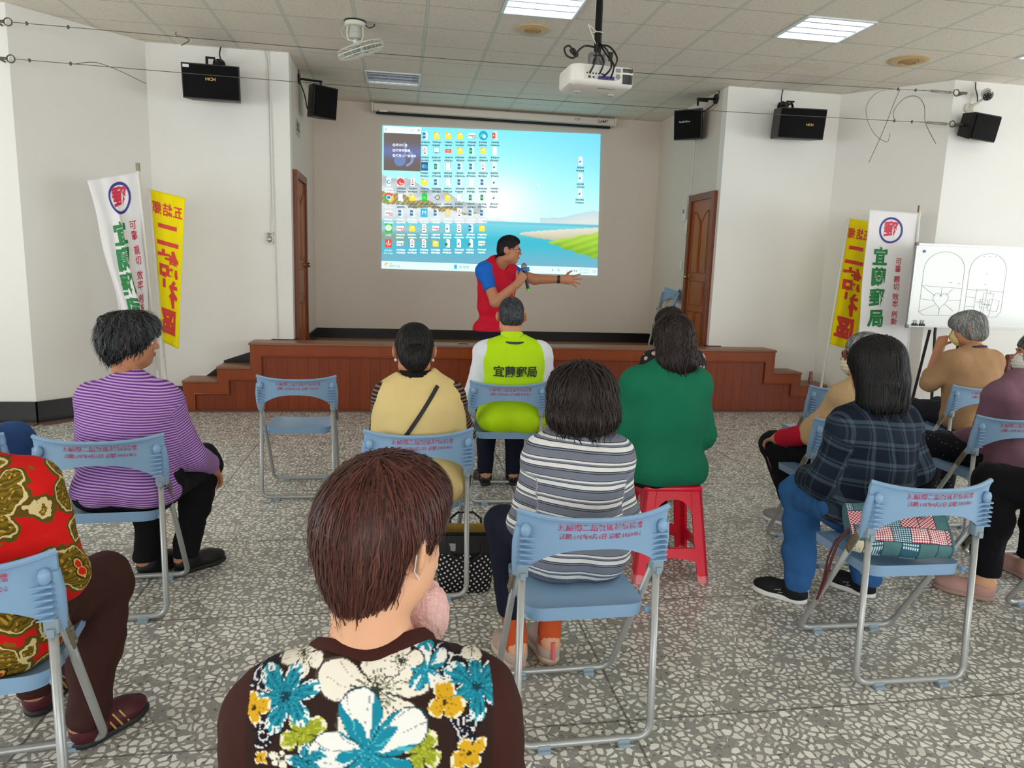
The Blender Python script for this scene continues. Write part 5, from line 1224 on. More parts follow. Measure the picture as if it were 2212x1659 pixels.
# ---- the figure
class Fig:
    """everything in metres in the hall's own frame; yaw turns the figure from facing the stage (+y), counter-clockwise"""
    def __init__(s, x, y, yaw=0, pz=.53, sz=.90, lean=.02, sw=.165, hw=.165, ww=.155, cw=.165, dp=.11, head=(0, 0, 0), hrot=(0, 0, 0), hs=1.0, neck=.05, side=0.0, slope=.02):
        s.yaw = yaw; s.f = V3(-math.sin(yaw), math.cos(yaw), 0); s.r = V3(math.cos(yaw), math.sin(yaw), 0); s.u = V3(0, 0, 1); s.R = rotm(yaw)
        s.p = V3(x, y, pz); s.s = V3(x, y, sz)+s.f*lean+s.r*side; s.sw = sw; s.h = V3(*head); s.HR = rotm(*hrot); s.hs = hs
        f, r, u = s.f, s.r, s.u
        T = Sdf(); mid = lambda t: s.p+(s.s-s.p)*t
        T.ell(s.p-u*.01, (hw, dp*1.10, .105), s.R, .04, 1)
        for g in (-1, 1): T.ell(s.p+r*g*hw*.47-f*.03-u*.025, (hw*.60, dp*1.0, .085), s.R, .04, 1)
        T.ell(mid(.36), (ww, dp*.98, .13), s.R, .06, 1)
        T.ell(mid(.68)-f*.005, (cw, dp*.98, .15), s.R, .06, 1)
        T.cone(s.s-r*(sw-.045)-u*.03-f*.01, s.s+r*(sw-.045)-u*.03-f*.01, .068, .068, .05, 1)
        nb = s.s+u*.035+f*.0
        for g in (-1, 1): T.cone(nb+r*g*.03+u*.015, s.s+r*g*(sw-.03)+u*(.0-slope*.3), .048, .047, .04, 1)
        s.T = T; s.nb = nb
        hb = s.h+s.HR@(V3(0, -.025, -.075)*hs)
        s.N = Sdf().cone(nb-u*.02, hb, neck+.004, neck, .03, 2)
        s.hb = hb
        s.A = {-1: Sdf(), 1: Sdf()}; s.L = {-1: Sdf(), 1: Sdf()}; s.H = Sdf(); s.F = Sdf(); s.J = {}
        s.headprims()
    def W(s, v): return s.h+s.HR@(np.asarray(v, float)*s.hs)
    def headprims(s):
        H, W, k, R = s.H, s.W, s.hs, s.HR
        E = lambda c, r, kk=.02, rot=None: H.ell(W(c), np.array(r)*k, R if rot is None else R@rot, kk, 3)
        E((0, -.008, .032), (.074, .090, .083), .03); E((0, .030, -.030), (.058, .058, .078), .035)
        E((0, .050, -.082), (.030, .030, .026), .03)                                   # chin
        for g in (-1, 1):
            E((g*.040, .052, -.028), (.024, .022, .026), .025)                          # cheek
            E((g*.028, .078, .022), (.024, .010, .007), .012)                           # brow
            E((g*.052, .010, -.066), (.016, .04, .022), .03)                            # jaw
            E((g*.078, -.008, -.006), (.008, .020, .032), .008, np.array(Matrix.Rotation(g*.55, 3, 'Z')))
            E((g*.087, -.018, -.002), (.0055, .018, .031), .005, np.array(Matrix.Rotation(g*.75, 3, 'Z')))
        H.cone(W((0, .084, .014)), W((0, .103, -.020)), .007*k, .0105*k, .012, 3)       # nose
        for g in (-1, 1): E((g*.011, .094, -.024), (.008, .010, .007), .008)
        E((0, .085, -.049), (.020, .010, .0055), .006); E((0, .083, -.059), (.017, .010, .006), .006)
        H.sub(Prim('c', W((-.02, .098, -.0535)), W((.02, .098, -.0535)), .003*k, .003*k), .004)
        for g in (-1, 1): H.sub(Prim('e', W((g*.030, .092, .003)), r=np.array((.017, .014, .010))*k, R=R), .012)
    def arm(s, g, el, wr, r=(.052, .044, .030), hand=None, sh=None):
        S0 = s.s+s.r*g*(s.sw-.01)-s.u*.015 if sh is None else V3(*sh); el, wr = V3(*el), V3(*wr)
        A = s.A[g]; A.ell(S0, (.061,)*3, None, .05, 1); A.cone(S0, el, r[0], r[1], .03, 4+(g > 0)); A.cone(el, wr, r[1]*.98, r[2], .02, 6+(g > 0))
        s.J[('el', g)], s.J[('wr', g)], s.J[('sh', g)] = el, wr, S0
        d = wr-el; d /= np.linalg.norm(d); hd = hand or {}
        fwd = V3(*hd['fwd']) if 'fwd' in hd else d; fwd /= np.linalg.norm(fwd)
        nrm = V3(*hd.get('n', (0, 0, 1))); nrm = nrm-fwd*(nrm@fwd); nrm /= np.linalg.norm(nrm)
        s.hand(g, wr, fwd, nrm, hd.get('curl', .5), hd.get('spread', .12), hd.get('thumb', .5), hd.get('hs', .92))
    def hand(s, g, w, f, n, curl, spread, thumb, k):
        """n: back of the hand; thumb side = -g*cross(f, n)"""
        H = s.F; th = np.cross(n, f)*g       # thumb side
        R = np.stack([th, f, n], 1)
        H.cone(w-f*.02, w+f*.03*k, .027*k, .027*k, .02, 8)
        H.ell(w+f*.052*k, np.array((.040, .050, .0145))*k, R, .02, 8)
        cl = curl if hasattr(curl, '__len__') else [curl]*4
        for i, (o, L) in enumerate(zip((.030, .010, -.010, -.028), (.070, .078, .072, .057))):
            b = w+(f*(.092-.004*abs(i-1.3))+th*o)*k; a = spread*(1.3-i)
            d = f*math.cos(a)+th*math.sin(a); c = 0; p = b; rr = (.0092, .0082, .0074, .0066)
            for j, q in enumerate((.44, .32, .24)):
                c += cl[i]*(1.0, 1.1, .8)[j]; e = p+(d*math.cos(c)-n*math.sin(c))*L*q*k; H.cone(p, e, rr[j]*k, rr[j+1]*k, .004, 8); p = e
        b = w+(f*.030+th*.028-n*.004)*k; d = f*(.75-.25*thumb)+th*(.75*thumb+.25)-n*(.25+.3*(np.mean(cl) > .8)); d /= np.linalg.norm(d)
        e = b+d*.040*k; H.cone(b-d*.01, e, .0125*k, .0100*k, .012, 8); d2 = d*.8+f*.55-n*.25*np.mean(cl); d2 /= np.linalg.norm(d2); H.cone(e, e+d2*.030*k, .0098*k, .0078*k, .004, 8)
    def leg(s, g, kn, an, toe, r=(.082, .056, .036), hip=None):
        hp = s.p+s.r*g*.085-s.u*.015+s.f*.02 if hip is None else V3(*hip); kn, an, toe = V3(*kn), V3(*an), V3(*toe)
        L = s.L[g]; L.cone(hp, kn, r[0], r[1], .05, 10); L.cone(kn, an, r[1]*.98, r[2], .03, 12); m = kn*.62+an*.38
        back = (hp-kn)-(an-kn)*(((hp-kn)@(an-kn))/((an-kn)@(an-kn))); back /= max(np.linalg.norm(back), 1e-6); L.ell(m+back*.018, (.046, .046, .09), None, .04, 12)
        s.J[('kn', g)], s.J[('an', g)], s.J[('toe', g)], s.J[('ar', g)] = kn, an, toe, r[2]
        s.feet = getattr(s, 'feet', Sdf()); fl = toe-V3(an[0], an[1], toe[2]); fl /= np.linalg.norm(fl)
        s.feet.cone(an-V3(0, 0, .03)-fl*.015, toe-fl*.02, .034, .022, .03, 14)
    def all_body(s):
        B = Sdf(); B += s.T
        for g in (-1, 1): B += s.L[g]; B += s.A[g]
        if hasattr(s, 'feet'): B += s.feet
        B += s.N; B += s.H; B += s.F; return B
class Person:
    def __init__(s, F, label, base, skin_m, h=.008, group=None):
        s.F = F; s.base = np.array(base, float); V, Q = F.all_body().surf(h)
        s.o = link('person', make_mesh('person', V-s.base, Q, skin_m)); s.o.location = base
        tag(s.o, label, 'person', group)
    def add(s, name, V, Q, m, attrs=None, mi=None, parent=None, label=None, smooth=True):
        o = link(name, make_mesh(name, np.asarray(V)-s.base, Q, m, attrs, smooth, mi), parent or s.o)
        if label: o['label'] = label
        return o
    def mb(s, name, mb, m, smooth=True, parent=None, label=None, angle=40):
        b = s.base; mb.v = [(p[0]-b[0], p[1]-b[1], p[2]-b[2]) for p in mb.v]; o = mb.build(name, m, parent or s.o, smooth=smooth, angle=angle)
        if label: o['label'] = label
        return o
    def cloth(s, name, S_, m, h=.008, wr=.0025, wf=16, label=None, paint=None, stretch=(1, 1, 1), parent=None, seed=0):
        """surface of a garment field with soft creases; ax/bx run along the piece for stripes and checks"""
        V, Q = S_.surf(h); N = S_.grad(V); F = s.F
        best = np.full(len(V), 9.0); ax = np.zeros(len(V)); bx = np.zeros(len(V)); tg = np.zeros(len(V), int)
        for p in S_:
            if p.op != '+': continue
            d = p.d(V); w = d < best; best = np.where(w, d, best); tg = np.where(w, p.tag, tg)
            if p.tag in (4, 5, 6, 7, 10, 12) and p.kind == 'c':
                t = p.t(V)+p.tag*.013; A = (p.b-p.a)/np.linalg.norm(p.b-p.a); q = V-p.a; q = q-(q@A)[:, None]*A
                e1 = np.cross(A, F.f); e1 /= np.linalg.norm(e1); e2 = np.cross(A, e1); a = np.arctan2(q@e2, q@e1)*.05
            else: t = V[:, 2]+.012*np.sin(((V-F.p)@F.r)*9); a = (V-F.p)@F.r
            ax = np.where(w, t, ax); bx = np.where(w, a, bx)
        W_ = fbm(V*np.array(stretch)*wf+seed*9.1, 3)*wr+fbm(V*np.array((1, 1, 2.6))*wf*.45+seed*3.7, 2)*wr*1.1
        V2 = V+N*W_[:, None]
        at = {'ax': ax, 'bx': bx}
        if paint is not None: at['Col'] = paint(V, tg, ax, bx)
        return s.add(name, V2, Q, m, at, parent=parent, label=label)
    # ---- hair
    def hair(s, m, prims, n=1600, L=.05, wid=.0016, h=.006, bumpy=.004, curl=0.0, flow=None, lift=.006, gray=.0, seed=1, down=.6, freq=40, name='hair', crown=(0, -.03, .115), stray=0.0, grayfn=None):
        F = s.F; k = F.hs; S_ = Sdf()
        for p in prims:
            if p[0] == 'e': S_.ell(F.W(p[1]), np.array(p[2])*k, F.HR, p[3] if len(p) > 3 else .02, 20)
            elif p[0] == 's': S_.sub(Prim('e', F.W(p[1]), r=np.array(p[2])*k, R=F.HR), p[3] if len(p) > 3 else .012)
            elif p[0] == 'c': S_.cone(F.W(p[1]), F.W(p[2]), p[3]*k, p[4]*k, .02, 20)
            elif p[0] == 'h': S_.half(F.W(p[1]), F.HR@np.array(p[2], float), .01)
        V, Q = S_.surf(h); N = S_.grad(V); q = (V-F.h)@F.HR/k; rs = np.random.RandomState(seed)
        cr = np.array(crown)
        def field(P):
            ql = (P-F.h)@F.HR/k; d = ql-cr; d /= np.maximum(np.linalg.norm(d, axis=1, keepdims=True), 1e-6)
            d = d*(1-down)+np.array((0, -.02, -1.0))*down
            if flow is not None: d = d+flow(ql)
            return d@F.HR.T
        D = field(V); D -= N*(D*N).sum(1)[:, None]; D /= np.maximum(np.linalg.norm(D, axis=1, keepdims=True), 1e-6); B_ = np.cross(N, D)
        along = (V*D).sum(1); nz = fbm(np.stack([(V*B_).sum(1)*freq*2.2, along*freq*.35, (V*N).sum(1)*freq*.5], 1)+seed, 3)
        nz2 = fbm(V*freq*.45+seed*5, 2)
        V2 = V+N*(nz*bumpy+nz2*bumpy*.8)[:, None]
        sv = np.clip(.35+.45*nz+.25*rs.rand(len(V)), 0, 1)*(.55 if gray == 0 else 1)
        if grayfn is not None: sv = np.clip(sv*.14+grayfn(q)*(.6+.5*nz), 0, 1)
        # strands lying on and lifting off the mass
        i = rs.randint(0, len(V), n); P = V2[i].copy(); pts = [P.copy()]; ns = [N[i]]; steps = 7; ph = rs.rand(n)*6.28; lf = lift*(rs.rand(n)**2); Ls = L*(.5+rs.rand(n)); away = rs.rand(n) < stray
        P0 = P.copy(); subs = [p for p in S_ if p.op == '-']
        for j in range(1, steps):
            T_ = field(P)+rs.randn(n, 3)*.12; nn = S_.grad(P, .003); T_ -= nn*(T_*nn).sum(1)[:, None]*np.where(away, .55, 1)[:, None]; T_ /= np.maximum(np.linalg.norm(T_, axis=1, keepdims=True), 1e-6)
            if curl: T_ = T_+np.cross(nn, T_)*(np.sin(ph+j*1.4)*curl)[:, None]+nn*(np.cos(ph+j*1.4)*curl*.5)[:, None]
            Pn = P+T_*(Ls/steps)[:, None]
            for sp_ in subs: Pn = np.where((sp_.d(Pn) < .001)[:, None], P+(Pn-P)*.05, Pn)
            P = Pn; d = S_.ev(P); tgt = .001+lf*j/steps; pull = np.clip(d-tgt, -.02, .02); P = P-nn*(pull*np.where(away, .25, 1))[:, None]
            pts.append(P.copy()); ns.append(nn)
        pts = np.stack(pts, 1); ns = np.stack(ns, 1); tan = np.gradient(pts, axis=1); side = np.cross(tan, ns); side /= np.maximum(np.linalg.norm(side, axis=2, keepdims=True), 1e-9)
        wd = wid*np.array([.7, 1, 1, .9, .7, .45, .12])[None, :, None]*(.6+.8*rs.rand(n))[:, None, None]
        A, Bq = pts-side*wd, pts+side*wd; SV = np.stack([A, Bq], 2).reshape(-1, 3); b = np.arange(n)[:, None]*(2*steps)+np.arange(steps-1)[None]*2; b = b.reshape(-1)+len(V)
        SQ = np.stack([b, b+1, b+3, b+2], 1)
        svs = rs.rand(n)
        if grayfn is not None: svs = np.clip(svs*.30-.08+grayfn((P0-F.h)@F.HR/k), 0, 1)
        else: svs = np.where(rs.rand(n) < gray, 1.0, svs*.6)
        s.hs_ = S_
        return s.add(name, np.concatenate([V2, SV]), np.concatenate([Q, SQ]), m, {'sv': np.concatenate([sv, np.repeat(svs, 2*steps)])})
    def eyes(s):
        W = s.F.W; k = s.F.hs; A, B = MB(), MB()
        for g in (-1, 1):
            e = MB(); e.sph(W((g*.030, .0735, .003)), .0118*k, 14, 0); d = s.F.HR@V3(0, 1, 0)
            e.sph(W((g*.030, .0735, .003))+d*.0062*k, (.0062*k, .0062*k, .0062*k), 12, 1)
            s.mb('eye', e, [mat('eye_white', '#e2dad2', .2, var=0), mat('dark_brown_iris', '#1d120c', .15, var=0)])
            b = MB(); b.tube([W((g*.014, .088, .022)), W((g*.028, .090, .028)), W((g*.044, .080, .024))], lambda t: .0034-.002*t, 6); s.mb('eyebrow', b, mat('dark_brow', '#241a16', .7, var=0))
    def lips(s, c='#a45d52'):
        W = s.F.W; m = MB(); m.tube([W((-.020, .086, -.0515)), W((-.007, .0955, -.0485)), W((0, .0955, -.0495)), W((.007, .0955, -.0485)), W((.020, .086, -.0515))], .0032, 6); m.tube([W((-.018, .086, -.055)), W((0, .0935, -.060)), W((.018, .086, -.055))], .0036, 6); s.mb('lips', m, mat('lips', c, .45, var=0))
    def mask(s, m, strap=True, drop=0.0, name='face_mask'):
        F = s.F; S_ = Sdf(); W, k = F.W, F.hs
        S_.ell(W((0, .052, -.042-drop)), np.array((.060, .060, .060))*k, F.HR, .01, 30); S_.half(W((0, .040, -.02)), F.HR@V3(0, -1, 0), .004); S_.half(W((0, 0, .004-drop)), F.HR@V3(0, -.25, 1), .004); S_.half(W((0, 0, -.098-drop)), F.HR@V3(0, -.15, -1), .004)
        V, Q = S_.surf(.004); q = (V-F.h)@F.HR/k; N = S_.grad(V); V = V+N*(np.sin((q[:, 2])*330)*.0012)[:, None]
        s.add(name, V, Q, m)
        if strap:
            st_ = MB()
            for g in (-1, 1):
                st_.tube([W((g*.056, .045, -.012-drop)), W((g*.070, .02, .0)), W((g*.083, -.010, .022)), W((g*.086, -.028, .0)), W((g*.080, -.022, -.028))], .0013*k, 5)
                st_.tube([W((g*.052, .045, -.080-drop)), W((g*.068, .012, -.056)), W((g*.080, -.02, -.030))], .0013*k, 5)
            s.mb('mask_strap', st_, mat('white_elastic', '#e9e6e0', .6, var=0))
    def glasses(s, m, lens=None, z=.003, w_=.030, hh=.020, y=.096):
        W = s.F.W; fr = MB()
        for g in (-1, 1):
            c = [(g*.032+w_*.92*math.copysign(abs(math.cos(a))**.75, math.cos(a)), y-.010*abs(.032*g+w_*math.cos(a))/.06, z-.003+hh*math.copysign(abs(math.sin(a))**.75, math.sin(a))) for a in np.linspace(0, 2*PI, 25)[:-1]]
            fr.tube([W(p) for p in c], .0016, 6, closed=True); fr.tube([W((g*.060, y-.010, z+.004)), W((g*.074, y-.035, z+.006)), W((g*.083, .0, z+.008)), W((g*.084, -.022, z-.006))], .0018, 6)
            if lens is not None:
                ln_ = MB(); P = [W((p[0], p[1]-.0005, p[2])) for p in c]; Q_ = [W((p[0], p[1]-.0020, p[2])) for p in c]; n = len(P)
                ln_.add(P+Q_, [tuple(range(n)), tuple(range(2*n-1, n-1, -1))]); s.mb('lens', ln_, lens, smooth=False)
        fr.tube([W((-.006, y+.002, z+.004)), W((0, y+.004, z+.007)), W((.006, y+.002, z+.004))], .0018, 6)
        s.mb('glasses', fr, m)
    def shoes(s, up, sole=None, h=.006, wid=.043, top=.075, accent=None, fns=None, sides=(-1, 1), solez=.022):
        for g in sides:
            an, toe = s.F.J[('an', g)], s.F.J[('toe', g)]; f = toe-an; f[2] = 0; f /= np.linalg.norm(f); sd = V3(-f[1], f[0], 0); heel = V3(an[0], an[1], 0)-f*.045; R = np.stack([sd, f, V3(0, 0, 1)], 1); tip = heel+f*.238
            S_ = Sdf(); z = V3(0, 0, 1)
            S_.ell(heel+f*.045+z*.042, (wid*.80, .050, .042), R, .03, 31); S_.ell(heel+f*.165+z*.034, (wid*1.02, .073, .034), R, .04, 31); S_.cone(heel+f*.05+z*.045, heel+f*.15+z*.036, wid*.78, wid*.86, .03, 31)
            ar = max(wid*.82, s.F.J[('ar', g)]+.006); S_.cone(heel+f*.050+z*.055, heel+f*.050+z*top, ar, ar, .02, 31)
            S_.half(heel+z*(top+.004), V3(0, 0, 1)-f*.15); S_.half(V3(*heel), V3(0, 0, -1))
            V, Q = S_.surf(h); o = s.add('shoe', V, Q, up)
            if sole is not None:
                S2 = Sdf(); S2.ell(heel+f*.05+z*.012, (wid*.90, .056, .03), R, .03, 32); S2.ell(heel+f*.165+z*.010, (wid*1.10, .080, .03), R, .04, 32); S2.cone(heel+f*.05+z*.008, heel+f*.16+z*.008, wid*.80, wid*.90, .03, 32); S2.half(heel+z*solez, (0, 0, 1)); S2.half(V3(*heel)+z*.001, (0, 0, -1))
                V, Q = S2.surf(h); s.add('sole', V, Q, sole, parent=o)
            if fns: fns(s, o, heel, f, sd)
    def trousers(s, m, gr=.010, ank=.045, h=.008, wr=.004, name='trousers', cuff=None, label=None, paint=None, flare=0.0):
        F = s.F; S_ = Sdf()
        for p in F.T[:3]:
            q = Prim('e', p.a, r=p.r+min(gr, .007), R=p.R, k=p.k, tag=1); S_.append(q)
        for g in (-1, 1):
            for p in F.L[g].grow(gr):
                if p.tag == 12:
                    kn, an = F.J[('kn', g)], F.J[('an', g)]; d = (an-kn)/np.linalg.norm(an-kn); L = np.linalg.norm(an-kn); p.cut = (an+V3(0, 0, ank-.07), V3(0, 0, -1))
                    if p.kind == 'c': p.r2 += flare
                S_.append(p)
        return s.cloth(name, S_, m, h, wr, 14, label, paint, (1, 1, .7), seed=5)
    def top(s, m, gr=.012, hem=.46, sleeve=1.0, nk=.066, nkdrop=.0, h=.008, wr=.003, name='sweater', arms=True, label=None, paint=None, wf=16, extra=None, cuffext=0.0, hemk=.01, nkf=.012):
        F = s.F; S_ = F.T.grow(gr)
        if extra: S_ += extra
        if arms:
            for g in (-1, 1):
                A = F.A[g].grow(gr*.8); sh, el, wr_ = F.J[('sh', g)], F.J[('el', g)], F.J[('wr', g)]
                for p in A:
                    if sleeve < .5:
                        d = (el-sh)/np.linalg.norm(el-sh); p.cut = (sh+(el-sh)*sleeve*2, d)
                        if p.tag in (6, 7): continue
                    elif p.tag in (6, 7):
                        d = (wr_-el)/np.linalg.norm(wr_-el); p.cut = (el+(wr_-el)*(sleeve*2-1), d)
                    S_.append(p)
        up = F.hb-F.nb; up /= np.linalg.norm(up)
        S_.sub(Prim('c', F.nb+F.f*nkf+up*(.03-nkdrop), F.nb+F.f*nkf+up*.25, nk, nk*1.35), .006)
        if hem is not None: S_.half(V3(0, 0, hem), (0, 0, -1), hemk)
        return s.cloth(name, S_, m, h, wr, wf, label, paint, seed=len(label or '')+2)
    def vest(s, m, gr=.018, hem=.44, nk=.075, name='vest', h=.008, wr=.003, arm_r=.066, label=None, wf=12, arm_in=.004, nkdrop=.0):
        F = s.F; S_ = F.T.grow(gr)
        up = F.hb-F.nb; up /= np.linalg.norm(up); S_.sub(Prim('c', F.nb+up*(.03-nkdrop), F.nb+up*.25, nk, nk*1.3), .006)
        for g in (-1, 1):
            S_.half(F.s+F.r*g*(F.sw+arm_in), F.r*g+V3(0, 0, .12), .02)
        S_.half(V3(0, 0, hem), (0, 0, -1), .01)
        return s.cloth(name, S_, m, h, wr, wf, label, seed=3), S_
    def collar(s, m, r=.062, z0=.02, z1=.06, tilt=.25, name='collar', th=.006, rr2=None):
        F = s.F; mb = MB(); up = F.hb-F.nb; up /= np.linalg.norm(up); c0 = F.nb+up*z0; c1 = F.nb+up*z1; e1 = F.r; e2 = np.cross(up, e1); rows = []
        for c, rr in ((c0, r*1.12), (c1, r), (c1, r-th), (c0, r*1.12-th)):
            rows.append([c+(e1*math.cos(a)+e2*math.sin(a))*rr-up*.02*max(0, math.sin(a))*tilt*4 for a in np.linspace(0, 2*PI, 33)[:-1]])
        mb.add([p for q in rows for p in q], [(i*32+j, i*32+(j+1) % 32, ((i+1) % 4)*32+(j+1) % 32, ((i+1) % 4)*32+j) for i in range(4) for j in range(32)])
        return s.mb(name, mb, m)
    def on_surface(s, S_, fn0, d, n=60, step=.006, off=.0016):
        """drop points along d until they meet the garment"""
        P = np.array(fn0, float); hit = np.zeros(len(P), bool)
        for _ in range(n):
            v = S_.ev(P); P = np.where((v > off+.0003)[:, None], P+np.asarray(d)*np.clip(v-off, 0, .05)[:, None], P)
        return P
# ------------------------------------------------------------------ the people
H_BLACK = hairmat('black_hair', '#0a090b', '#1e191b', .56); H_DKBR = hairmat('dark_brown_hair', '#120c0c', '#3c2a26'); H_RED = hairmat('reddish_brown_hair', '#2a130f', '#744034')
H_SALT = hairmat('black_and_grey_hair', '#0b0b0e', '#85878d'); H_GREY = hairmat('grey_hair', '#4b4d4c', '#a9aaa6'); H_SHORT = hairmat('short_black_hair', '#15161a', '#55565a')
BLKC = fabric('black_trouser_cloth', '#121216'); NAVYC = fabric('navy_trouser_cloth', '#171a2c')
BLK_SHOE = mat('black_shoe', '#17171b', .45, .4); BLK_LEA = mat('polished_black_leather', '#0e0e10', .18, .6); SOLE_B = mat('black_rubber_sole', '#1c1c1e', .6); SOLE_W = mat('white_rubber_sole', '#dcdcd8', .5)
MASKC = mat('cream_mask_cloth', '#d8cbb0', .8, .2); MASKW = mat('white_mask_cloth', '#d9d8d0', .8, .2); MASKY = mat('pale_yellow_mask_cloth', '#e0cf86', .8, .2)

# --- foreground woman in the floral blouse
F = Fig(-.032, .935, 0, .53, .842, -.015, .140, .17, .150, .150, .11, head=(-.022, .965, 1.066), hrot=(D2(-38), D2(-6), 0), hs=.90, neck=.052, slope=.06)
F.arm(-1, (-.195, .90, .66), (-.14, 1.10, .57), (.052, .046, .032)); F.arm(1, (.140, .885, .66), (.10, 1.08, .58), (.052, .046, .032))
for g in (-1, 1): F.leg(g, (-.02+g*.11, 1.36, .49), (-.02+g*.11, 1.38, .08), (-.02+g*.12, 1.53, .03))
P = Person(F, 'person seen from behind in the foreground with short reddish-brown hair and a floral blouse', (-.02, .95, 0), SK1, .0055)
def petals(U, V, c, R, n, rot=0, depth=.45, pw=.7, ex=None):
    dx, dy = U-c[0], V-c[1]; r = np.hypot(dx, dy); th = np.arctan2(dy, dx)-rot; a = (th+PI/n) % (2*PI/n)-PI/n; kk = np.floor((th+PI/n)/(2*PI/n)) % n
    rr = R*(1-depth+depth*np.abs(np.cos(a*n/2))**pw)
    if ex is not None: rr = rr*np.take(np.array(ex), kk.astype(int) % len(ex))
    return r < rr, r/np.maximum(rr, 1e-6), a*n/PI, kk, r, th
FLW = [  # kind, centre (m across, m up), radius, petals, turn
 ('olive',(-0.117,0.871),0.0295,4,0.4), ('olive',(0.03,0.838),0.0295,4,1.0), ('leaf',(-0.175,0.941),0.0307,3,1.2), ('leaf',(0.066,0.939),0.0307,3,2.2), ('leaf',(-0.165,0.877),0.0236,3,0.4), ('leaf',(0.086,0.866),0.026,3,0.6), ('leaf',(0.036,0.963),0.0165,3,1.6), ('white',(-0.026,0.919),0.080,5,0.3), ('white',(-0.123,0.966),0.0307,5,0.9), ('tealw',(0.035,0.943),0.033,5,0.4), ('teal',(-0.142,0.917),0.046,6,0.2), ('teal',(0.103,0.914),0.0448,6,0.5), ('white',(0.102,0.964),0.0248,5,0.2), ('yellow',(0.059,0.898),0.0271,3,1.57), ('yellow',(0.092,0.83),0.0271,4,0.5), ('yellow',(-0.183,0.904),0.0236,4,0.2), ('tealw',(-0.037,0.843),0.0838,5,1.75), ('white',(-0.145,0.839),0.0153,5,0.1), ('yellow',(-0.168,0.841),0.0106,4,0.8), ('teal',(-0.11,0.836),0.026,5,0.5), ('white',(0.003,0.955),0.0307,5,0.1), ('tealw',(0.038,0.98),0.0201,4,0.3), ('white',(-0.035,0.758),0.0531,5,0.5), ('teal',(-0.153,0.783),0.0389,6,0.2), ('white',(-0.111,0.793),0.0319,5,0.9), ('yellow',(0.038,0.765),0.0319,4,0.2), ('teal',(0.089,0.76),0.0389,6,0.9)]
def floral(Vt, tg, ax, bx):
    U = Vt[:, 0]; Z = Vt[:, 2]+.42*np.clip(Vt[:, 1]-.82, 0, .15)
    w = fbm(np.stack([U*60, Z*60, U*0], 1), 2)*.0022; U2, Z2 = U+w, Z+fbm(np.stack([U*60, Z*60, U*0+9], 1), 2)*.0022
    C_ = np.tile(np.array(lin('#2c1913')), (len(Vt), 1)); st = fbm(np.stack([U*900, Z*900, U*0], 1), 2)
    def put(mask, col): C_[mask] = lin(col) if isinstance(col, str) else col
    for kind, c, R, n, rot in FLW:
        if R == 0: continue
        ex = (1, .86, 1.05, .92, 1.0); m, q, a, kk, r, th = petals(U2, Z2, c, R, n, rot, .66, .6, ex)
        line = np.abs(np.sin(a*5+kk*2.1+q*2))
        if kind in ('white',):
            put(m, '#e7e0d0'); put(m & ((np.abs(a) > .90) | (q > .94)), '#4a4038'); put(m & (line < .07) & (q > .3) & (q < .85), '#a8a292'); put(m & (q < .30) & (st > -.1), '#a6a78c'); put(m & (q < .42) & (np.abs(np.sin(th*11)) < .35) & (q > .08), '#3b3a36'); put(m & (q < .10), '#33352c')
        elif kind == 'tealw':
            put(m, '#e9e8e2'); e = (np.abs(a) > .45+.35*np.sin(kk*1.7)) | (q < .38+.2*np.sin(a*4)); put(m & e, '#12839a'); put(m & e & (line < .22), '#4fb3c0'); put(m & ~e & (line < .05), '#8d9094'); put(m & ((np.abs(a) > .94) | (q > .97)), '#173a44')
        elif kind == 'teal':
            put(m, '#137d92'); put(m & (line < .28), '#2b9db0'); put(m & (q > .80) & (line > .5), '#dfe9e6'); put(m & (line > .985), '#0e4a5a'); put(m & (q < .16), '#0d3c4a')
        elif kind == 'yellow':
            put(m, '#d3a21c'); put(m & (q > .84) & (line > .4), '#ece2c2'); put(m & (line < .12) & (q < .7), '#8f6a12'); put(m & (q < .16), '#3a2a12')
        elif kind == 'olive':
            put(m, '#8f9a1e'); put(m & (line < .3), '#b9bb4a'); put(m & (q > .8) & (line > .5), '#e4e0b8'); put(m & (np.abs(a) > .9), '#4d5410')
        elif kind == 'leaf':
            put(m, '#15131d'); put(m & (np.abs(np.sin(q*7+a*2)) < .30), '#d9d9dc'); put(m & (np.abs(a) > .9), '#e2e0dd')
    br = np.isin(tg, (4, 5, 6, 7)) | (np.abs(U+.033) > .158)
    C_[br] = lin('#3a1a14'); return C_
BLO = NT('floral_blouse_jersey'); BLO.L(BLO.attr('Col').outputs['Color'], BLO.b.inputs['Base Color']); BLO.bump(BLO.noise(1200, BLO.obj(), 2).outputs[0], .2, .001); BLO = BLO.done(.8, .2)
BRJ = fabric('brown_jersey_trim', '#3d1b15')
P.top(BLO, .013, .42, 1.0, .076, .055, .0023, .004, 'blouse', True, 'brown blouse with white, teal and yellow flowers', floral, 13, nkf=.030)
up = F.hb-F.nb; up /= np.linalg.norm(up); nr = MB(); S_ = F.T.grow(.0145); ang = np.linspace(0, 2*PI, 49)[:-1]
rows = []
for dz, rr in ((-.004, .074), (.02, .076), (.02, .086), (-.004, .090)):
    pts = []
    for a in ang:
        d = F.r*math.cos(a)+F.f*math.sin(a); o = F.nb+up*.30+F.f*.030+d*rr; t = 0
        q = np.array([o]); q = P.on_surface(S_, q, -up, 80, off=.0035 if dz > 0 else -.003); pts.append(q[0])
    rows.append(pts)
n_ = 48; nr.add([p for q in rows for p in q], [(i*n_+j, i*n_+(j+1) % n_, ((i+1) % 4)*n_+(j+1) % n_, ((i+1) % 4)*n_+j) for i in range(3) for j in range(n_)])
P.mb('neckband', nr, BRJ)
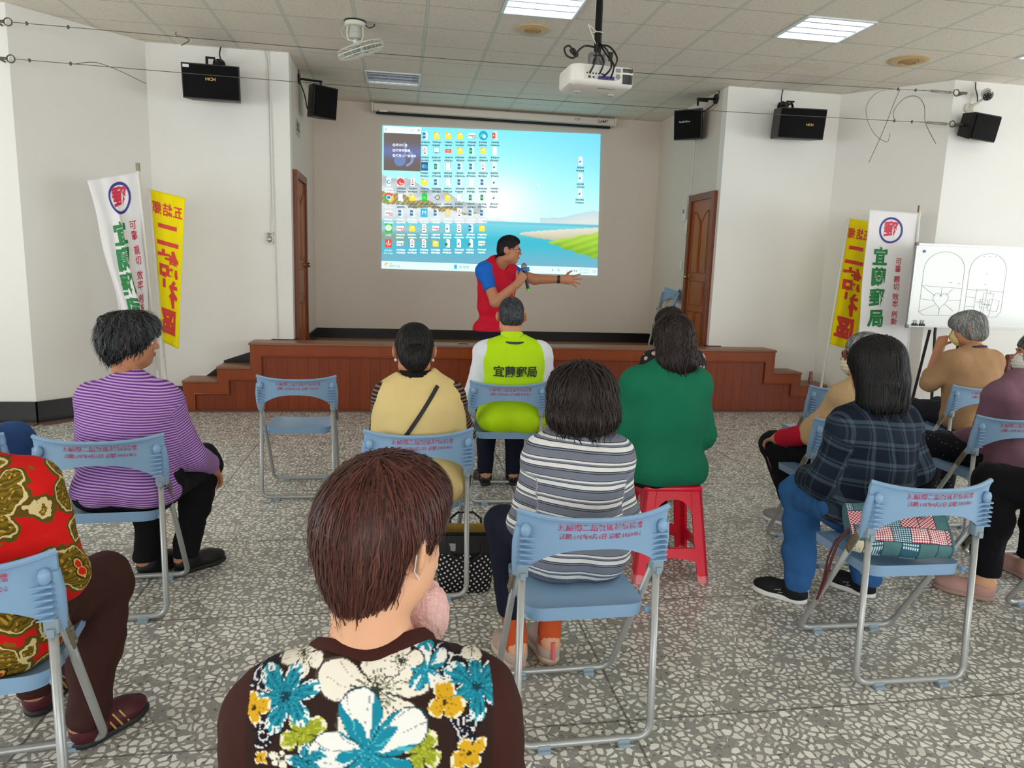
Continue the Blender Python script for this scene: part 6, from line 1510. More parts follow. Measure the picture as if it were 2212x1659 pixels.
P.hair(H_RED, [('e', (0, -.012, .038), (.092, .106, .094), .02), ('e', (0, -.042, -.030), (.060, .062, .088), .05), ('e', (0, .03, .07), (.080, .085, .060), .03), ('s', (0, .10, -.045), (.10, .075, .078), .02), ('s', (.105, -.002, -.034), (.048, .046, .060), .012), ('s', (-.105, -.002, -.034), (.048, .046, .060), .012), ('h', (0, -.06, -.098), (0, .25, -1))],
       9000, .062, .0010, .0042, .0035, .0, None, .007, .0, 3, .5, 45, stray=.05)
P.mask(MASKC); P.eyes()
TRB = fabric('brown_stretch_trousers', '#2c1512'); P.trousers(BLKC); P.shoes(BLK_SHOE, SOLE_B)
PK = NT('pink_fluffy_knit'); PK.color(PK.mix(PK.noise(160, PK.obj(), 4).outputs[0], lin('#d9a39c'), lin('#f2cdc6'))); PK.bump(PK.noise(240, PK.obj(), 3).outputs[0], .8, .006); PK = PK.done(.95, .1)
S_ = Sdf().ell(V3(.040, 1.03, .925), (.036, .04, .045), None, .03).ell(V3(.02, 1.03, .895), (.045, .04, .04), None, .03); V, Q = S_.surf(.004); V = V+S_.grad(V)*(fbm(V*160, 2)*.0022)[:, None]; P.add('scarf', V, Q, PK, label='pale pink fluffy scarf end')

# --- woman in the purple striped top, left
F = Fig(-1.090, 3.03, D2(-4), .525, .868, .03, .142, .178, .185, .175, .13, head=(-1.095, 3.13, 1.090), hrot=(D2(-68), D2(-4), 0), hs=.96, neck=.05, slope=.05)
F.arm(-1, (-1.255, 3.06, .62), (-1.16, 3.28, .52), (.054, .046, .034)); F.arm(1, (-.875, 3.12, .60), (-.865, 3.36, .495), (.058, .050, .036), {'fwd': (.25, .55, -.8), 'n': (.5, .6, .6), 'curl': .45})
F.leg(-1, (-1.14, 3.40, .50), (-1.13, 3.29, .085), (-1.06, 3.42, .03), (.092, .066, .044)); F.leg(1, (-.915, 3.43, .485), (-.975, 3.31, .085), (-.86, 3.42, .03), (.092, .068, .044))
P = Person(F, 'person in a purple thin-striped top looking right, with black and grey hair', (-1.10, 3.05, 0), SK2, .007)
PUR = striped('purple_thin_stripe_jersey', [(0, lin('#6e3b8e')), (.52, lin('#c9a5d6'))], .0105)
P.top(PUR, .014, .455, 1.0, .060, .0, .007, .004, 'top', True, 'purple top with thin pale stripes', None, 12)
P.trousers(BLKC, .012, .06, .008, .006); P.shoes(BLK_SHOE, SOLE_B)
P.hair(H_SALT, [('e', (0, -.018, .035), (.098, .112, .098), .02), ('e', (0, -.060, -.020), (.088, .066, .070), .03), ('e', (0, .045, .075), (.084, .066, .050), .03), ('s', (0, .112, -.045), (.11, .072, .078), .02), ('h', (0, -.06, -.085), (0, .2, -1))],
       3000, .075, .0022, .007, .009, .5, None, .022, .0, 5, .35, 26, stray=.25, grayfn=lambda q: np.clip((q[:, 1]-.045)*8, 0, .75))
P.eyes(); P.lips()

# --- woman in the red paisley blouse, lower left
F = Fig(-1.065, 1.86, D2(8), .53, .865, .00, .160, .185, .175, .17, .13, head=(-1.12, 1.93, 1.09), hrot=(D2(20), 0, 0), slope=.06)
F.arm(-1, (-1.27, 1.85, .64), (-1.16, 2.08, .54), (.058, .05, .034)); F.arm(1, (-.860, 1.86, .64), (-.96, 2.10, .56), (.060, .055, .036))
F.leg(-1, (-1.13, 2.27, .50), (-1.13, 2.28, .085), (-1.13, 2.45, .03), (.09, .065, .042)); F.leg(1, (-.890, 2.21, .455), (-.915, 2.10, .085), (-.835, 2.22, .03), (.090, .066, .044))
P = Person(F, 'person cut off at the lower left edge in a red paisley blouse and brown trousers', (-1.03, 1.88, 0), SK2, .007)
PA = NT('red_paisley_print'); o_ = PA.obj(); d_ = PA.noise(9, o_, 2); vm = PA.N('ShaderNodeVectorMath', operation='MULTIPLY_ADD'); PA.L(d_.outputs['Color'], vm.inputs[0]); vm.inputs[1].default_value = (.09, .09, .09); PA.L(o_, vm.inputs[2])
v1 = PA.vor(11.5, vm.outputs[0], 'F1', 1.0); dd = PA.math('ADD', PA.math('MULTIPLY', v1.outputs['Distance'], .80), PA.math('MULTIPLY', PA.math('SUBTRACT', PA.noise(70, o_, 3).outputs[0], .5), .10)); v2 = PA.vor(75, vm.outputs[0], 'F1', .8)
wv = PA.N('ShaderNodeTexWave', wave_type='RINGS'); wv.inputs['Scale'].default_value = 26; wv.inputs['Distortion'].default_value = 12; PA.L(vm.outputs[0], wv.inputs[0])
olive = PA.mix(PA.math('MULTIPLY', wv.outputs['Fac'], .8), lin('#4f420d'), lin('#8a6d16')); olive = PA.mix(PA.math('LESS_THAN', v2.outputs['Distance'], .26), olive, lin('#b89236'))
c = PA.ramp(dd, [(0, lin('#c21a14')), (.10, lin('#caa548')), (.135, lin('#3a230d')), (.17, lin('#8a6a16')), (.40, lin('#d6c08a')), (.435, lin('#5a4a10')), (.50, lin('#cf1512'))], 'CONSTANT')
c = PA.mix(PA.math('MULTIPLY', PA.math('GREATER_THAN', dd, .17), PA.math('LESS_THAN', dd, .40)), c, olive)
v3 = PA.vor(24, vm.outputs[0], 'F1', 1.0); sm = PA.math('MULTIPLY', PA.math('LESS_THAN', v3.outputs['Distance'], .22), PA.math('GREATER_THAN', dd, .52)); c = PA.mix(sm, c, lin('#7a5c12')); sm2 = PA.math('MULTIPLY', PA.math('LESS_THAN', v3.outputs['Distance'], .09), PA.math('GREATER_THAN', dd, .52)); c = PA.mix(sm2, c, lin('#d9a53a'))
PA.color(c); PA.bump(PA.noise(600, o_, 2).outputs[0], .2, .001); PA = PA.done(.8, .2)
P.top(PA, .018, .435, 1.0, .07, .0, .007, .008, 'blouse', True, 'red blouse with olive and gold paisley', None, 9)
BRV = fabric('brown_velvet_cloth', '#3a1d18', .7); P.trousers(BRV, .014, .05, .008, .006)
MRN = mat('maroon_shoe_mesh', '#4a1420', .5, .4, var=.2, vs=60); GLD = mat('gold_shoe_stripe', '#c9a25a', .4, .5, .5)
def stripes3(s, o, heel, f, sd):
    for k in range(3):
        for g in (-1, 1): s.mb('side_stripe', MB().tube([tuple(heel+f*(.10+.022*k)+sd*g*.046+V3(0, 0, .022)), tuple(heel+f*(.085+.022*k)+sd*g*.043+V3(0, 0, .05)), tuple(heel+f*(.078+.022*k)+sd*g*.034+V3(0, 0, .066))], .0035, 5), GLD, parent=o)
    l = MB()
    for k in range(3): l.tube([tuple(heel+f*(.125-.018*k)+sd*-.022+V3(0, 0, .063+.006*k)), tuple(heel+f*(.122-.018*k)+V3(0, 0, .071+.006*k)), tuple(heel+f*(.125-.018*k)+sd*.022+V3(0, 0, .063+.006*k))], .003, 5)
    s.mb('lace', l, SOLE_B, parent=o)
P.shoes(MRN, SOLE_B, .005, .045, .08, fns=stripes3)
P.hair(H_DKBR, [('e', (0, -.012, .035), (.086, .102, .093), .02), ('e', (0, -.05, -.03), (.076, .06, .07), .03), ('s', (0, .105, -.05), (.10, .070, .078), .02), ('h', (0, -.06, -.09), (0, .2, -1))], 800)
P.eyes(); P.lips()

# --- person in jeans at the far left edge
F = Fig(-1.93, 3.05, D2(-16), .53, .90, .02, .155, .17, .16, .16, .11, head=(-1.96, 3.12, 1.12))
F.arm(-1, (-2.12, 3.05, .64), (-2.0, 3.28, .58)); F.arm(1, (-1.76, 3.00, .64), (-1.82, 3.20, .60))
F.leg(-1, (-1.96, 3.46, .50), (-1.94, 3.46, .09), (-1.93, 3.6, .03)); F.leg(1, (-1.655, 3.30, .625), (-1.72, 3.34, .2), (-1.70, 3.5, .12), (.095, .072, .045))
P = Person(F, 'person almost out of frame at the left edge, only a jeans knee showing', (-1.90, 3.08, 0), SK1, .009)
JEAN = fabric('blue_denim', '#35568c', .9, .18, .4, 800, 20); P.trousers(JEAN, .010, .06); P.top(NAVYC, .012, .47, 1.0, name='sweater'); P.shoes(BLK_SHOE, SOLE_B)
P.hair(H_BLACK, [('e', (0, -.012, .035), (.084, .100, .092), .02), ('e', (0, -.05, -.03), (.076, .06, .07), .03), ('s', (0, .105, -.05), (.10, .070, .078), .02), ('h', (0, -.06, -.09), (0, .2, -1))], 500); P.eyes(); P.lips()

# --- woman in the pale yellow vest
F = Fig(.085, 3.07, D2(2), .53, .880, .01, .142, .185, .19, .18, .125, head=(.062, 3.13, 1.065), hrot=(D2(2), D2(-14), 0), hs=1.0, neck=.05)
F.arm(-1, (-.085, 3.09, .66), (-.02, 3.30, .57), (.048, .044, .032)); F.arm(1, (.285, 3.13, .70), (.215, 3.34, .60), (.048, .046, .034))
for g in (-1, 1): F.leg(g, (.085+g*.10, 3.47, .50), (.085+g*.10, 3.48, .085), (.085+g*.11, 3.63, .03))
P = Person(F, 'person in a pale yellow vest with a black hair bun and thin strap', (.075, 3.08, 0), SK2, .008)
BRS = striped('brown_thin_stripe_jersey', [(0, lin('#2e201d')), (.62, lin('#8d7564'))], .016)
P.top(BRS, .010, .50, 1.0, .058, name='sweater', h=.008, label='dark brown sweater with thin stripes')
YEL = fabric('pale_yellow_cotton', '#d9c183', .85, .06); vo, VS = P.vest(YEL, .026, .40, .070, 'vest', .007, .004, wf=10, arm_in=.058)
P.collar(mat('black_collar_cloth', '#151215', .8, .2), .068, -.005, .075, .3, 'collar')
P.trousers(BLKC); P.shoes(BLK_SHOE, SOLE_B)
P.hair(H_BLACK, [('e', (0, -.010, .035), (.083, .100, .090), .02), ('e', (0, -.045, -.030), (.066, .060, .060), .03), ('s', (0, .105, -.05), (.10, .075, .078), .02), ('h', (0, -.06, -.088), (0, .1, -1))], 1500, .06, .0018, .006, .002, .0, None, .003, .0, 8, .45, 40)
b_ = MB(); P.hair(H_BLACK, [('e', (0, -.098, -.032), (.058, .040, .052), .02), ('e', (0, -.090, -.060), (.050, .036, .04), .02)], 600, .05, .0018, .005, .004, .4, None, .006, .0, 9, .3, 40, name='hair_bun')
for g in (-1, 1): P.mb('earring', MB().sph(F.W((g*.080, -.004, -.040)), .0075, 10), mat('pearl', '#e8e0dc', .2, var=0))
def strap_path(pts):
    q = P.on_surface(VS, [F.s+F.r*a-F.f*.40+V3(0, 0, b) for a, b in pts], F.f, 80, off=.0025); return [tuple(p) for p in q]
st_ = MB(); sp = strap_path([(.072-.0098*k*1.35, .055-.0135*k*1.45) for k in range(22)])
for i in range(len(sp)): pass
A = [Vector(p) for p in sp]; vs = []; fs = []
for i, p in enumerate(A):
    t = (A[min(i+1, len(A)-1)]-A[max(i-1, 0)]).normalized(); sd = t.cross(Vector(tuple(F.f))).normalized()
    for dx, dy in ((-.0085, 0), (.0085, 0), (.0085, -.003), (-.0085, -.003)): vs.append(p+sd*dx+Vector(tuple(F.f))*dy)
fs = [(i*4+j, i*4+(j+1) % 4, (i+1)*4+(j+1) % 4, (i+1)*4+j) for i in range(len(A)-1) for j in range(4)]
st_.add(vs, fs); so = P.mb('shoulder_strap', st_, mat('black_webbing', '#17151a', .6), label='thin black diagonal strap')
c0 = A[14]; t = (A[15]-A[13]).normalized(); sd = t.cross(Vector(tuple(F.f))).normalized(); bk_ = MB().tube([c0+t*x*.012+sd*y*.013-Vector(tuple(F.f))*.004 for x, y in ((-1, -1), (-1, 1), (1, 1), (1, -1))], .0016, 5, closed=True); P.mb('buckle', bk_, BRASS, parent=so)

# --- man in the lime green post-office vest
F = Fig(.690, 4.31, D2(-2), .54, .925, .02, .182, .185, .18, .185, .12, head=(.680, 4.38, 1.135), hrot=(D2(-2), D2(-6), 0), hs=1.0, neck=.058)
F.arm(-1, (.455, 4.31, .665), (.54, 4.54, .60), (.058, .05, .034)); F.arm(1, (.925, 4.31, .665), (.84, 4.54, .60), (.058, .05, .034))
F.leg(-1, (.59, 4.73, .51), (.565, 4.56, .09), (.54, 4.72, .03), (.09, .064, .04)); F.leg(1, (.79, 4.73, .51), (.755, 4.56, .09), (.775, 4.72, .03), (.09, .064, .04))
P = Person(F, 'person in a lime green vest with black lettering and short black hair', (.685, 4.33, 0), SK3, .008)
P.top(fabric('white_shirt_cotton', '#dfe3e8', .8, .04), .010, .50, 1.0, .062, name='shirt')
LIME = fabric('lime_green_nylon', '#b7e20c', .6, .05, .15, 500); vo, VS = P.vest(LIME, .020, .435, .068, 'vest', .007, .0022, wf=9, arm_in=.014)
P.collar(LIME, .069, .010, .082, .25, 'collar'); P.mb('collar_band', MB().tube([tuple(F.nb+F.r*.084*math.cos(a)+F.f*.084*math.sin(a)+V3(0, 0, .034+.01*math.sin(a))) for a in np.linspace(0, 2*PI, 33)[:-1]], .008, 6, closed=True), mat('dark_grey_band', '#35403a', .7))
V, Fc = text_data('宜蘭郵局', .068, .0016, res=2); tp = [F.s+F.r*(x+.003)-F.f*.35+V3(0, 0, z-.112) for x, z, _ in V]; tp = P.on_surface(VS, tp, F.f, 80, off=.0095); tm = MB(); tm.add([tuple(p) for p in tp], Fc); P.mb('printed_lettering', tm, mat('black_vest_print', '#16241a', .6, var=0), smooth=False, parent=vo)
P.trousers(NAVYC, .012, .05); P.shoes(BLK_LEA, SOLE_B)
P.hair(H_SHORT, [('e', (0, -.008, .036), (.0775, .0945, .0865), .02), ('e', (0, -.045, -.02), (.066, .056, .055), .03), ('s', (0, .105, -.035), (.11, .072, .080), .02), ('s', (.078, .02, -.04), (.03, .04, .045), .01), ('s', (-.078, .02, -.04), (.03, .04, .045), .01), ('h', (0, -.06, -.055), (0, .1, -1))], 2200, .022, .0014, .006, .0015, .0, None, .004, .12, 11, .2, 60, stray=.1)
P.eyes(); P.lips()

# --- woman in the grey and white striped top, nearest chair
F = Fig(.592, 2.26, D2(1), .525, .830, .00, .128, .160, .142, .142, .11, head=(.602, 2.295, 1.015), hrot=(D2(4), D2(-8), 0), hs=.98, neck=.048)
F.arm(-1, (.415, 2.26, .60), (.47, 2.46, .52), (.046, .041, .030)); F.arm(1, (.775, 2.26, .60), (.71, 2.46, .52), (.046, .041, .030))
F.leg(-1, (.395, 2.58, .47), (.425, 2.375, .10), (.395, 2.52, .03), (.078, .056, .036)); F.leg(1, (.62, 2.64, .48), (.555, 2.405, .10), (.54, 2.55, .03), (.078, .056, .036))
P = Person(F, 'person in a grey and white striped top with dark bobbed hair on the nearest chair', (.595, 2.28, 0), SK1, .007)
GST = striped('grey_white_stripe_jersey', [(0, lin('#767b88')), (.30, lin('#2b2f3d')), (.345, lin('#878b96')), (.40, lin('#2b2f3d')), (.45, lin('#e9e8e4')), (.67, lin('#30343f')), (.71, lin('#777c89')), (.80, lin('#e6e5e1')), (.90, lin('#2d313d')), (.94, lin('#7b808c'))], .060)
P.top(GST, .016, .425, 1.0, .056, .0, .005, .004, 'top', True, 'grey melange top with white stripes', None, 12)
P.trousers(NAVYC, .010, .15); ORG = fabric('orange_sock_knit', '#c2532b')
for g in (-1, 1): an = F.J[('an', g)]; kn = F.J[('kn', g)]; d = (kn-an)/np.linalg.norm(kn-an); P.mb('sock', MB().tube([tuple(an-V3(0, 0, .03)), tuple(an), tuple(an+d*.10)], .043, 14), ORG)
BEI = mat('beige_pink_shoe_knit', '#b9a397', .7, .3, var=.08); PNKS = mat('pink_shoe_tab', '#d9696a', .6)
def heeltab(s, o, heel, f, sd): s.mb('heel_tab', MB().tube([tuple(heel-f*.012+V3(0, 0, .03)), tuple(heel-f*.008+V3(0, 0, .06)), tuple(heel-f*.004+V3(0, 0, .095))], .008, 6), PNKS, parent=o)
P.shoes(BEI, mat('cream_peach_sole', '#cdb9a2', .6), .005, .041, .095, fns=heeltab, solez=.030)
P.hair(H_DKBR, [('e', (0, -.012, .032), (.118, .118, .098), .02), ('e', (0, -.030, -.055), (.126, .106, .075), .04), ('s', (0, .12, -.05), (.095, .075, .10), .02), ('h', (0, -.06, -.118), (0, .05, -1))], 5200, .085, .0019, .006, .009, .35, None, .018, .03, 13, .5, 26, stray=.14)
P.eyes(); P.lips()

# --- woman in the green sweater on the red stool
F = Fig(1.255, 3.17, D2(3), .545, .925, .03, .155, .175, .175, .175, .125, head=(1.285, 3.235, 1.125), hrot=(D2(6), D2(-6), 0), hs=.95, neck=.05)
F.arm(-1, (1.040, 3.19, .665), (1.13, 3.40, .585), (.053, .047, .033)); F.arm(1, (1.455, 3.19, .665), (1.38, 3.40, .585), (.053, .047, .033))
F.leg(-1, (1.16, 3.58, .50), (1.15, 3.52, .085), (1.15, 3.67, .03)); F.leg(1, (1.36, 3.58, .50), (1.345, 3.39, .085), (1.36, 3.55, .03))
P = Person(F, 'person in a plain green sweater with wavy dark hair sitting on the red stool', (1.265, 3.19, 0), SK1, .008)
GRS = fabric('emerald_knit', '#136b4c', .85, .08, .3, 700); P.top(GRS, .020, .462, 1.0, .056, .0, .007, .005, 'sweater', True, None, None, 8)
P.trousers(BLKC, .012, .12); P.shoes(BEI, SOLE_W)
P.hair(H_DKBR, [('e', (0, -.012, .032), (.098, .108, .098), .02), ('e', (0, -.045, -.06), (.100, .085, .085), .04), ('e', (.045, -.06, -.11), (.060, .060, .055), .03), ('e', (-.045, -.06, -.11), (.060, .060, .055), .03), ('e', (0, -.07, -.13), (.055, .05, .05), .03), ('s', (0, .115, -.05), (.085, .075, .10), .02)], 3200, .10, .002, .006, .012, .55, None, .014, .02, 15, .5, 20, stray=.08)
P.eyes(); P.lips()

# --- person in a dotted blouse, hidden behind the green sweater
F = Fig(1.735, 4.30, D2(12), .53, .885, .02, .165, .17, .16, .165, .115, head=(1.715, 4.40, 1.09), hrot=(D2(46), D2(-4), 0))
F.arm(-1, (1.50, 4.31, .64), (1.62, 4.53, .56)); F.arm(1, (1.965, 4.36, .66), (1.86, 4.56, .57))
for g in (-1, 1): F.leg(g, (1.72+g*.1, 4.70, .5), (1.72+g*.1, 4.72, .085), (1.72+g*.1, 4.87, .03))
P = Person(F, 'person half hidden behind the green sweater in a black blouse with pale dots', (1.73, 4.32, 0), SK1, .009)
DOT = NT('black_blouse_pale_dots'); v_ = DOT.vor(17, DOT.obj(), 'F1', .7); DOT.color(DOT.mix(DOT.math('LESS_THAN', v_.outputs['Distance'], .36), lin('#17161d'), lin('#c3a894'))); DOT = DOT.done(.7, .3)
P.top(DOT, .014, .46, 1.0, .06, name='blouse'); P.trousers(BLKC); P.shoes(BLK_SHOE, SOLE_B)
P.hair(H_DKBR, [('e', (0, -.012, .035), (.086, .102, .093), .02), ('e', (0, -.05, -.04), (.080, .06, .07), .03), ('s', (0, .105, -.05), (.10, .070, .085), .02), ('h', (0, -.06, -.10), (0, .2, -1))], 800)
P.glasses(mat('dark_spectacle_frame', '#221d1c', .3, var=0)); P.eyes(); P.lips()
# --- woman in the dark plaid shirt, right
F = Fig(1.885, 2.545, D2(14), .55, .868, .00, .152, .172, .165, .160, .125, head=(1.868, 2.555, 1.095), hrot=(D2(16), D2(-6), 0), hs=1.0, neck=.05)
F.arm(-1, (1.700, 2.56, .62), (1.765, 2.77, .57), (.058, .050, .036)); F.arm(1, (2.085, 2.53, .685), (2.01, 2.76, .60), (.058, .052, .036))
F.leg(-1, (1.800, 2.86, .47), (1.765, 2.77, .095), (1.675, 2.87, .03), (.086, .066, .046)); F.leg(1, (2.09, 2.94, .49), (2.125, 2.80, .095), (2.05, 2.93, .03), (.090, .068, .046))
P = Person(F, 'person in a dark blue plaid shirt and jeans with straight black hair', (1.88, 2.56, 0), SK1, .007)
PLD = NT('dark_plaid_flannel'); a_ = PLD.attr('ax').outputs['Fac']; b_ = PLD.attr('bx').outputs['Fac']
def band(v, per, off, w): return PLD.math('LESS_THAN', PLD.math('ABSOLUTE', PLD.math('SUBTRACT', PLD.math('FRACT', PLD.math('ADD', PLD.math('DIVIDE', v, per), off)), .5)), w)
h_ = PLD.math('ADD', PLD.math('MULTIPLY', band(a_, .078, .1, .09), .5), PLD.math('MULTIPLY', band(a_, .078, .32, .05), .35)); v_ = PLD.math('ADD', PLD.math('MULTIPLY', band(b_, .072, .2, .09), .45), PLD.math('MULTIPLY', band(b_, .072, .42, .04), .3))
PLD.color(PLD.mix(PLD.math('MINIMUM', PLD.math('ADD', h_, v_), 1.0), PLD.mix(band(a_, .156, 0, .25), lin('#141c2a'), lin('#1b2431')), lin('#46545f'))); PLD.bump(PLD.noise(600, PLD.obj(), 2).outputs[0], .25, .001); PLD = PLD.done(.9, .15)
P.top(PLD, .024, .475, 1.0, .066, .0, .006, .009, 'shirt', True, 'dark blue and grey plaid flannel shirt', None, 8)
P.collar(PLD, .070, .0, .06, .3, 'collar')
JEB = fabric('bright_blue_denim', '#2f5f95', .9, .14, .4, 800, 18); P.trousers(JEB, .016, .035, .007, .007)
BKN = mat('black_shoe_knit', '#121215', .7, .3)
def swoosh(s, o, heel, f, sd):
    m = MB()
    for g in (-1, 1): m.tube([tuple(heel+f*.07+sd*g*.040+V3(0, 0, .045)), tuple(heel+f*.11+sd*g*.045+V3(0, 0, .034)), tuple(heel+f*.10+sd*g*.042+V3(0, 0, .052)), tuple(heel+f*.15+sd*g*.045+V3(0, 0, .035))], .0014, 4)
    m.tube([tuple(heel-f*.010+V3(0, 0, .03)), tuple(heel-f*.006+V3(0, 0, .07))], .003, 4); s.mb('shoe_mark', m, mat('pale_shoe_mark', '#a9a9ab', .5, var=0), parent=o)
P.shoes(BKN, SOLE_W, .005, .044, .085, fns=swoosh, solez=.028)
P.hair(H_BLACK, [('e', (0, -.010, .034), (.100, .110, .096), .02), ('e', (0, -.035, -.055), (.104, .092, .090), .04), ('e', (.05, -.04, -.13), (.060, .066, .055), .03), ('e', (-.05, -.04, -.13), (.060, .066, .055), .03), ('e', (0, -.055, -.13), (.07, .055, .052), .03), ('s', (0, .115, -.05), (.085, .075, .12), .02), ('h', (0, -.05, -.172), (0, .1, -1))], 8000, .14, .0017, .006, .0055, .0, None, .007, .01, 17, .8, 42, stray=.05)
P.eyes(); P.lips()

# --- woman in glasses behind the plaid shirt
F = Fig(2.40, 3.32, D2(24), .53, .850, .02, .165, .18, .175, .175, .125, head=(2.425, 3.42, 1.035), hrot=(D2(66), D2(-2), 0), hs=1.0, neck=.05)
F.arm(-1, (2.145, 3.36, .63), (2.10, 3.60, .545), (.058, .052, .038)); F.arm(1, (2.63, 3.40, .63), (2.50, 3.60, .56))
F.leg(-1, (2.145, 3.73, .475), (2.265, 3.66, .10), (2.20, 3.78, .03), (.092, .066, .042)); F.leg(1, (2.36, 3.76, .49), (2.42, 3.70, .10), (2.38, 3.85, .03), (.092, .066, .042))
P = Person(F, 'person with grey hair, dark glasses and a face mask behind the plaid shirt', (2.38, 3.35, 0), SK2, .007)
P.top(fabric('red_sleeve_knit', '#b3122d'), .012, .48, 1.0, .055, name='sweater', label='red inner sweater')
P.top(fabric('sand_knit', '#b99a72', .9, .1, .4, 500), .022, .47, .52, .062, .0, .007, .006, 'cardigan', True, 'sand-coloured knit with short sleeves', None, 12)
P.collar(fabric('pink_scarf_cloth', '#d9a0ac'), .060, .0, .035, .2, 'scarf')
P.trousers(BLKC, .014, .11)
pp_ = MB()
for g in (-1,):
    kn, an, hp = F.J[('kn', g)], F.J[('an', g)], F.p+F.r*g*.085
    sd_ = V3(-1.0, -.25, 0); sd_ /= np.linalg.norm(sd_)
    pp_.tube([tuple(hp*.35+kn*.65+sd_*.088+V3(0, 0, .01)), tuple(kn+sd_*.078+V3(0, 0, .02)), tuple(kn*.8+an*.2+sd_*.078), tuple(kn*.4+an*.6+sd_*.066), tuple(kn*.1+an*.9+sd_*.056)], .0035, 6)
P.mb('piping', pp_, mat('burgundy_piping', '#8d5a68', .6))
GRY = mat('grey_shoe_mesh', '#8d8d8a', .6, .3, var=.12, vs=90); P.shoes(GRY, SOLE_W, .006)
P.hair(H_GREY, [('e', (0, -.012, .036), (.086, .103, .094), .02), ('e', (0, -.05, -.03), (.080, .06, .06), .03), ('s', (0, .108, -.045), (.10, .070, .082), .02), ('h', (0, -.06, -.08), (0, .2, -1))], 1800, .05, .0018, .007, .005, .2, None, .008, .3, 19, .4, 34)
GLS = bpy.data.materials.new('tinted_lens'); GLS.use_nodes = True; gb = GLS.node_tree.nodes['Principled BSDF']; gb.inputs['Base Color'].default_value = (*lin('#6a4a36'), 1); gb.inputs['Transmission Weight'].default_value = .75; gb.inputs['Roughness'].default_value = .05; gb.inputs['IOR'].default_value = 1.1
P.glasses(mat('black_spectacle_frame', '#141114', .25, var=0), GLS, .006, .032, .023, .104); P.eyes(); P.mask(MASKC)

# --- woman in the tan sweater beside the whiteboard
F = Fig(3.90, 4.30, D2(8), .535, .905, .03, .180, .18, .175, .18, .125, head=(3.925, 4.44, 1.105), hrot=(D2(44), D2(-14), D2(0)), hs=1.02, neck=.05)
F.arm(-1, (3.632, 4.38, .740), (3.812, 4.545, .972), (.056, .048, .031), {'fwd': (.42, .30, .80), 'n': (-.75, -.35, .4), 'curl': (.75, .85, 1.0, 1.1), 'hs': .9}); F.arm(1, (4.145, 4.34, .65), (4.04, 4.56, .60))
F.leg(-1, (3.79, 4.70, .5), (3.76, 4.55, .09), (3.74, 4.70, .03)); F.leg(1, (4.01, 4.72, .5), (4.0, 4.6, .09), (4.0, 4.75, .03))
P = Person(F, 'person in a tan sweater with grey hair rubbing an eye beside the whiteboard', (3.90, 4.32, 0), SK2, .0055)
P.top(fabric('tan_knit', '#a98461', .9, .07, .35, 600), .018, .43, .63, .060, .0, .007, .007, 'sweater', True, None, None, 8)
P.collar(fabric('yellow_shirt_collar', '#d9b45a'), .063, .015, .078, .25, 'collar'); P.mb('lanyard', MB().tube([tuple(F.nb+F.r*.070*math.cos(a)+F.f*.070*math.sin(a)+V3(0, 0, .050-.02*math.sin(a))) for a in np.linspace(0, 2*PI, 33)[:-1]], .0075, 6, closed=True), mat('dark_purple_ribbon', '#2c2140', .6))
P.trousers(fabric('dark_slate_trousers', '#26262e')); P.shoes(BLK_SHOE, SOLE_B)
P.hair(H_GREY, [('e', (0, -.014, .036), (.092, .108, .096), .02), ('e', (0, -.055, -.030), (.084, .062, .062), .03), ('e', (0, .035, .06), (.082, .072, .058), .03), ('e', (0, -.02, -.03), (.090, .050, .06), .03), ('s', (0, .118, -.045), (.10, .070, .080), .02), ('h', (0, -.06, -.092), (0, .2, -1))], 2600, .065, .0019, .006, .004, .0, None, .006, .18, 21, .45, 34)
P.eyes(); P.mask(MASKY)

# --- person in the mauve top at the right edge
F = Fig(3.285, 3.30, D2(20), .535, .865, .02, .175, .185, .18, .18, .125, head=(3.42, 3.37, 1.060), hrot=(D2(62), D2(-2), 0), hs=1.0, neck=.05)
F.arm(-1, (3.115, 3.32, .625), (3.17, 3.54, .555), (.058, .05, .034)); F.arm(1, (3.52, 3.36, .63), (3.40, 3.56, .56))
F.leg(-1, (3.105, 3.72, .475), (3.115, 3.66, .09), (3.06, 3.79, .03), (.088, .064, .04)); F.leg(1, (3.24, 3.74, .47), (3.225, 3.66, .09), (3.185, 3.79, .03), (.088, .064, .04))
P = Person(F, 'person in a mauve top and white face mask at the right edge of the picture', (3.28, 3.32, 0), SK2, .007)
P.top(fabric('mauve_ribbed_knit', '#7a5868', .9, .1, .5, 420), .018, .45, 1.0, .062, .0, .007, .006, 'top', True, None, None, 10)
DTP = NT('black_trousers_pin_dots'); v_ = DTP.vor(46, DTP.obj(), 'F1', .5); DTP.color(DTP.mix(DTP.math('LESS_THAN', v_.outputs['Distance'], .13), lin('#14141b'), lin('#9a9ca6'))); DTP = DTP.done(.85, .2)
P.trousers(DTP, .014, .10); TLS = mat('teal_grey_shoe', '#6d8d92', .6, .3); P.shoes(TLS, SOLE_W, .005)
P.hair(H_SALT, [('e', (0, -.014, .038), (.088, .104, .094), .02), ('e', (0, -.05, -.02), (.080, .06, .055), .03), ('s', (0, .110, -.035), (.10, .070, .082), .02), ('h', (0, -.06, -.07), (0, .2, -1))], 1600, .05, .0019, .007, .006, .3, None, .008, .25, 23, .35, 34)
P.eyes(); P.mask(MASKW)

